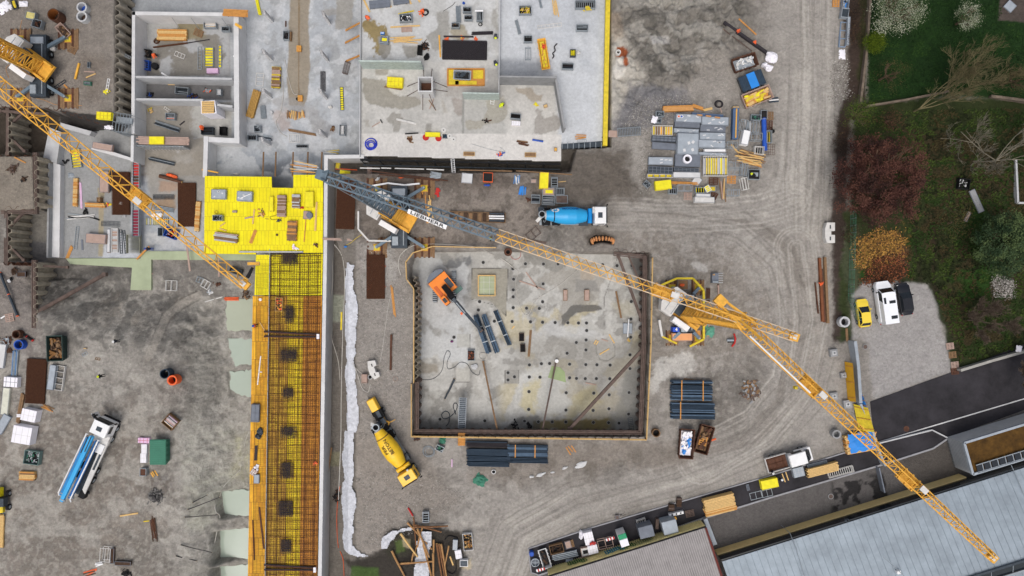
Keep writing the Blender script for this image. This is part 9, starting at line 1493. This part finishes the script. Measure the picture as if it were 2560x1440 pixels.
K('crate',1065,1291,16,26,-2,'green-grey crate above the log heap',fill='rungs',fm=[M_steel],m=M_panel);K('crate',1170,1353,24,42,-6,'pale box of firewood right of the log heap',m=M_conw,fill='junk',fm=[M_wood,M_woodo,M_woodb]);K('block',1138,1362,12,26,3,'pale box left of the firewood box',m=M_panel,H=.5,sm=M_con);K('block',1146,1386,16,22,-10,'bright white box below the pale one',H=.4);K('crate',1160,1406,20,16,0,'white box with a dark opening on the straw',m=M_white,fill='flat',fm=[M_steeld]);Ln('plank',1125,1391,1133,1413,3.5,'short cream stick right of the log heap',m=M_wood);hose('black hose loop around the boxes by the log heap',[(1112,1350),(1120,1340),(1135,1342),(1145,1350),(1140,1400),(1140,1425),(1130,1435),(1118,1428)],.07,M_black);Ln('pipe',1021,1270,1032,1288,4,'short red tube above the log heap',m=M_red)
for i in range(8):K('heap',[895,940,980,1200,1300,520,250,160][i],[1200,1080,860,1240,1200,900,1150,1290][i],14,10,i*30,'few pale stones on the ground '+['by the lower geotextile strip','left of the yellow mixer cab','on the gravel strip beside the rusty beam','by the crumpled green net','along the road below the pipe rows','on the mud left of the ponds','right of the long boom truck','below the long boom truck'][i],ms=M_st,n=6,sz=(.06,.14),nm='stones',cat='stones')
# people
def person(label,a,b,ang,top,legs,helmet,pose='stand',z=None,vest=None):
 z=zat(a,b)if z is None else z;me=bpy.data.meshes.new('person');sk={'stand':[(0,0,.95),(0,0,1.15),(0,0,1.42),(0,0,1.52),(0,0,1.66),(0,.2,1.4),(.08,.27,1.15),(.22,.25,.95),(0,-.2,1.4),(-.02,-.27,1.14),(.1,-.26,.9),(0,.1,.9),(.03,.11,.5),(-.02,.12,.08),(.12,.12,.05),(0,-.1,.9),(.0,-.11,.5),(-.06,-.12,.08),(.08,-.12,.05)],'bend':[(0,0,.9),(.15,0,1.05),(.42,0,1.15),(.52,0,1.15),(.64,0,1.12),(.4,.2,1.1),(.5,.24,.85),(.6,.18,.62),(.4,-.2,1.1),(.5,-.24,.85),(.62,-.18,.65),(0,.1,.85),(.06,.11,.48),(0,.13,.08),(.14,.13,.05),(0,-.1,.85),(.04,-.12,.48),(-.05,-.13,.08),(.1,-.13,.05)]}[pose]
 ed=[(0,1),(1,2),(2,3),(3,4),(2,5),(5,6),(6,7),(2,8),(8,9),(9,10),(0,11),(11,12),(12,13),(13,14),(0,15),(15,16),(16,17),(17,18)];rad=[.15,.15,.16,.06,.11,.075,.055,.04,.075,.055,.04,.1,.075,.055,.05,.1,.075,.055,.05]
 me.from_pydata(sk,ed,[]);o=bpy.data.objects.new('person',me);C.objects.link(o);md=o.modifiers.new('s','SKIN')
 for i,r_ in enumerate(rad):me.skin_vertices[0].data[i].radius=(r_,r_)
 me.skin_vertices[0].data[0].use_root=True;sb_=o.modifiers.new('u','SUBSURF');sb_.levels=1;sb_.render_levels=1
 dg=bpy.context.evaluated_depsgraph_get();m2__=bpy.data.meshes.new_from_object(o.evaluated_get(dg));bpy.data.objects.remove(o);m2__.materials.clear()
 skin=mat('skin',(190,140,110),.6);[m2__.materials.append(m)for m in(top,legs,skin,M_black)]
 for p in m2__.polygons:
  c=p.center;hd=(Vector(sk[4])-c).length<.14;hands=min((Vector(sk[7])-c).length,(Vector(sk[10])-c).length)<.07;p.material_index=2 if hd or hands else(3 if c.z<.1 else(1 if c.z<.93 and not(pose=='bend' and c.x>.25)else 0));p.use_smooth=True
 o=bpy.data.objects.new('person',m2__);C.objects.link(o);o.location=P(a,b,z+.9);o.location.z=z;o.rotation_euler=(0,0,R(-ang));tag(o,label,'person')
 h=MB();c=Vector(sk[4]);h.lathe([(0,.15),(.02,.17),(.03,.13),(.1,.115),(.15,.06),(.165,0)],c+Vector((0,0,.02)),(.15 if pose=='bend' else .05,0,1),helmet,14);h.build('helmet',o)
 if vest:v=MB();ctr=(Vector(sk[1])+Vector(sk[2]))/2;v.box(ctr.x,0,ctr.z-.2,.37,.4,.42,vest,tx=.9,ty=1.1);v.build('vest',o,bevel=.06)
M_hy=mat('hi_vis_yellow',(216,230,40),.6);M_nav=mat('navy_cloth',(26,30,48),.9);M_gcl=mat('grey_cloth',(64,68,76),.9)
person('worker in orange vest bending near the left wall of the largest room',385,134,80,M_oran,M_nav,M_oran,'bend',vest=M_oran);person('person in dark clothes with a white helmet crossing the lower left yard',291,853,175,M_nav,M_nav,M_white);person('person in black with a yellow helmet walking in the lower left yard',253,940,160,M_black,M_black,M_hy);person('worker in dark blue at the edge of the left block by the trench',376,622,180,M_nav,M_ablue,M_ablue,'bend');person('worker with orange top and blue trousers at the upper podium corner',914,40,40,M_oran,M_ablue,M_oran,'bend');person('worker with yellow helmet beside the black bar bundle',1239,85,90,M_gcl,M_nav,M_hy,'bend');person('worker with yellow helmet kneeling by the podium wall line',1237,152,70,M_gcl,M_nav,M_hy,'bend');person('worker in bright yellow-green on the inner podium patch',1258,258,130,M_hy,M_nav,M_hy,'bend');person('worker in orange at the left edge of the long deck',638,814,0,M_oran,M_nav,M_ablue);person('worker in black bending into the large dark crate',1888,441,-150,M_black,M_nav,M_hy,'bend');person('person with white helmet beside the pickup',1928,1180,0,M_nav,M_nav,M_white);person('person with white helmet between pickup and thin battens',1950,1196,60,M_nav,M_gcl,M_white);person('worker in dark clothes on the mat of the grey crane',1226,598,0,M_black,M_nav,M_hy)
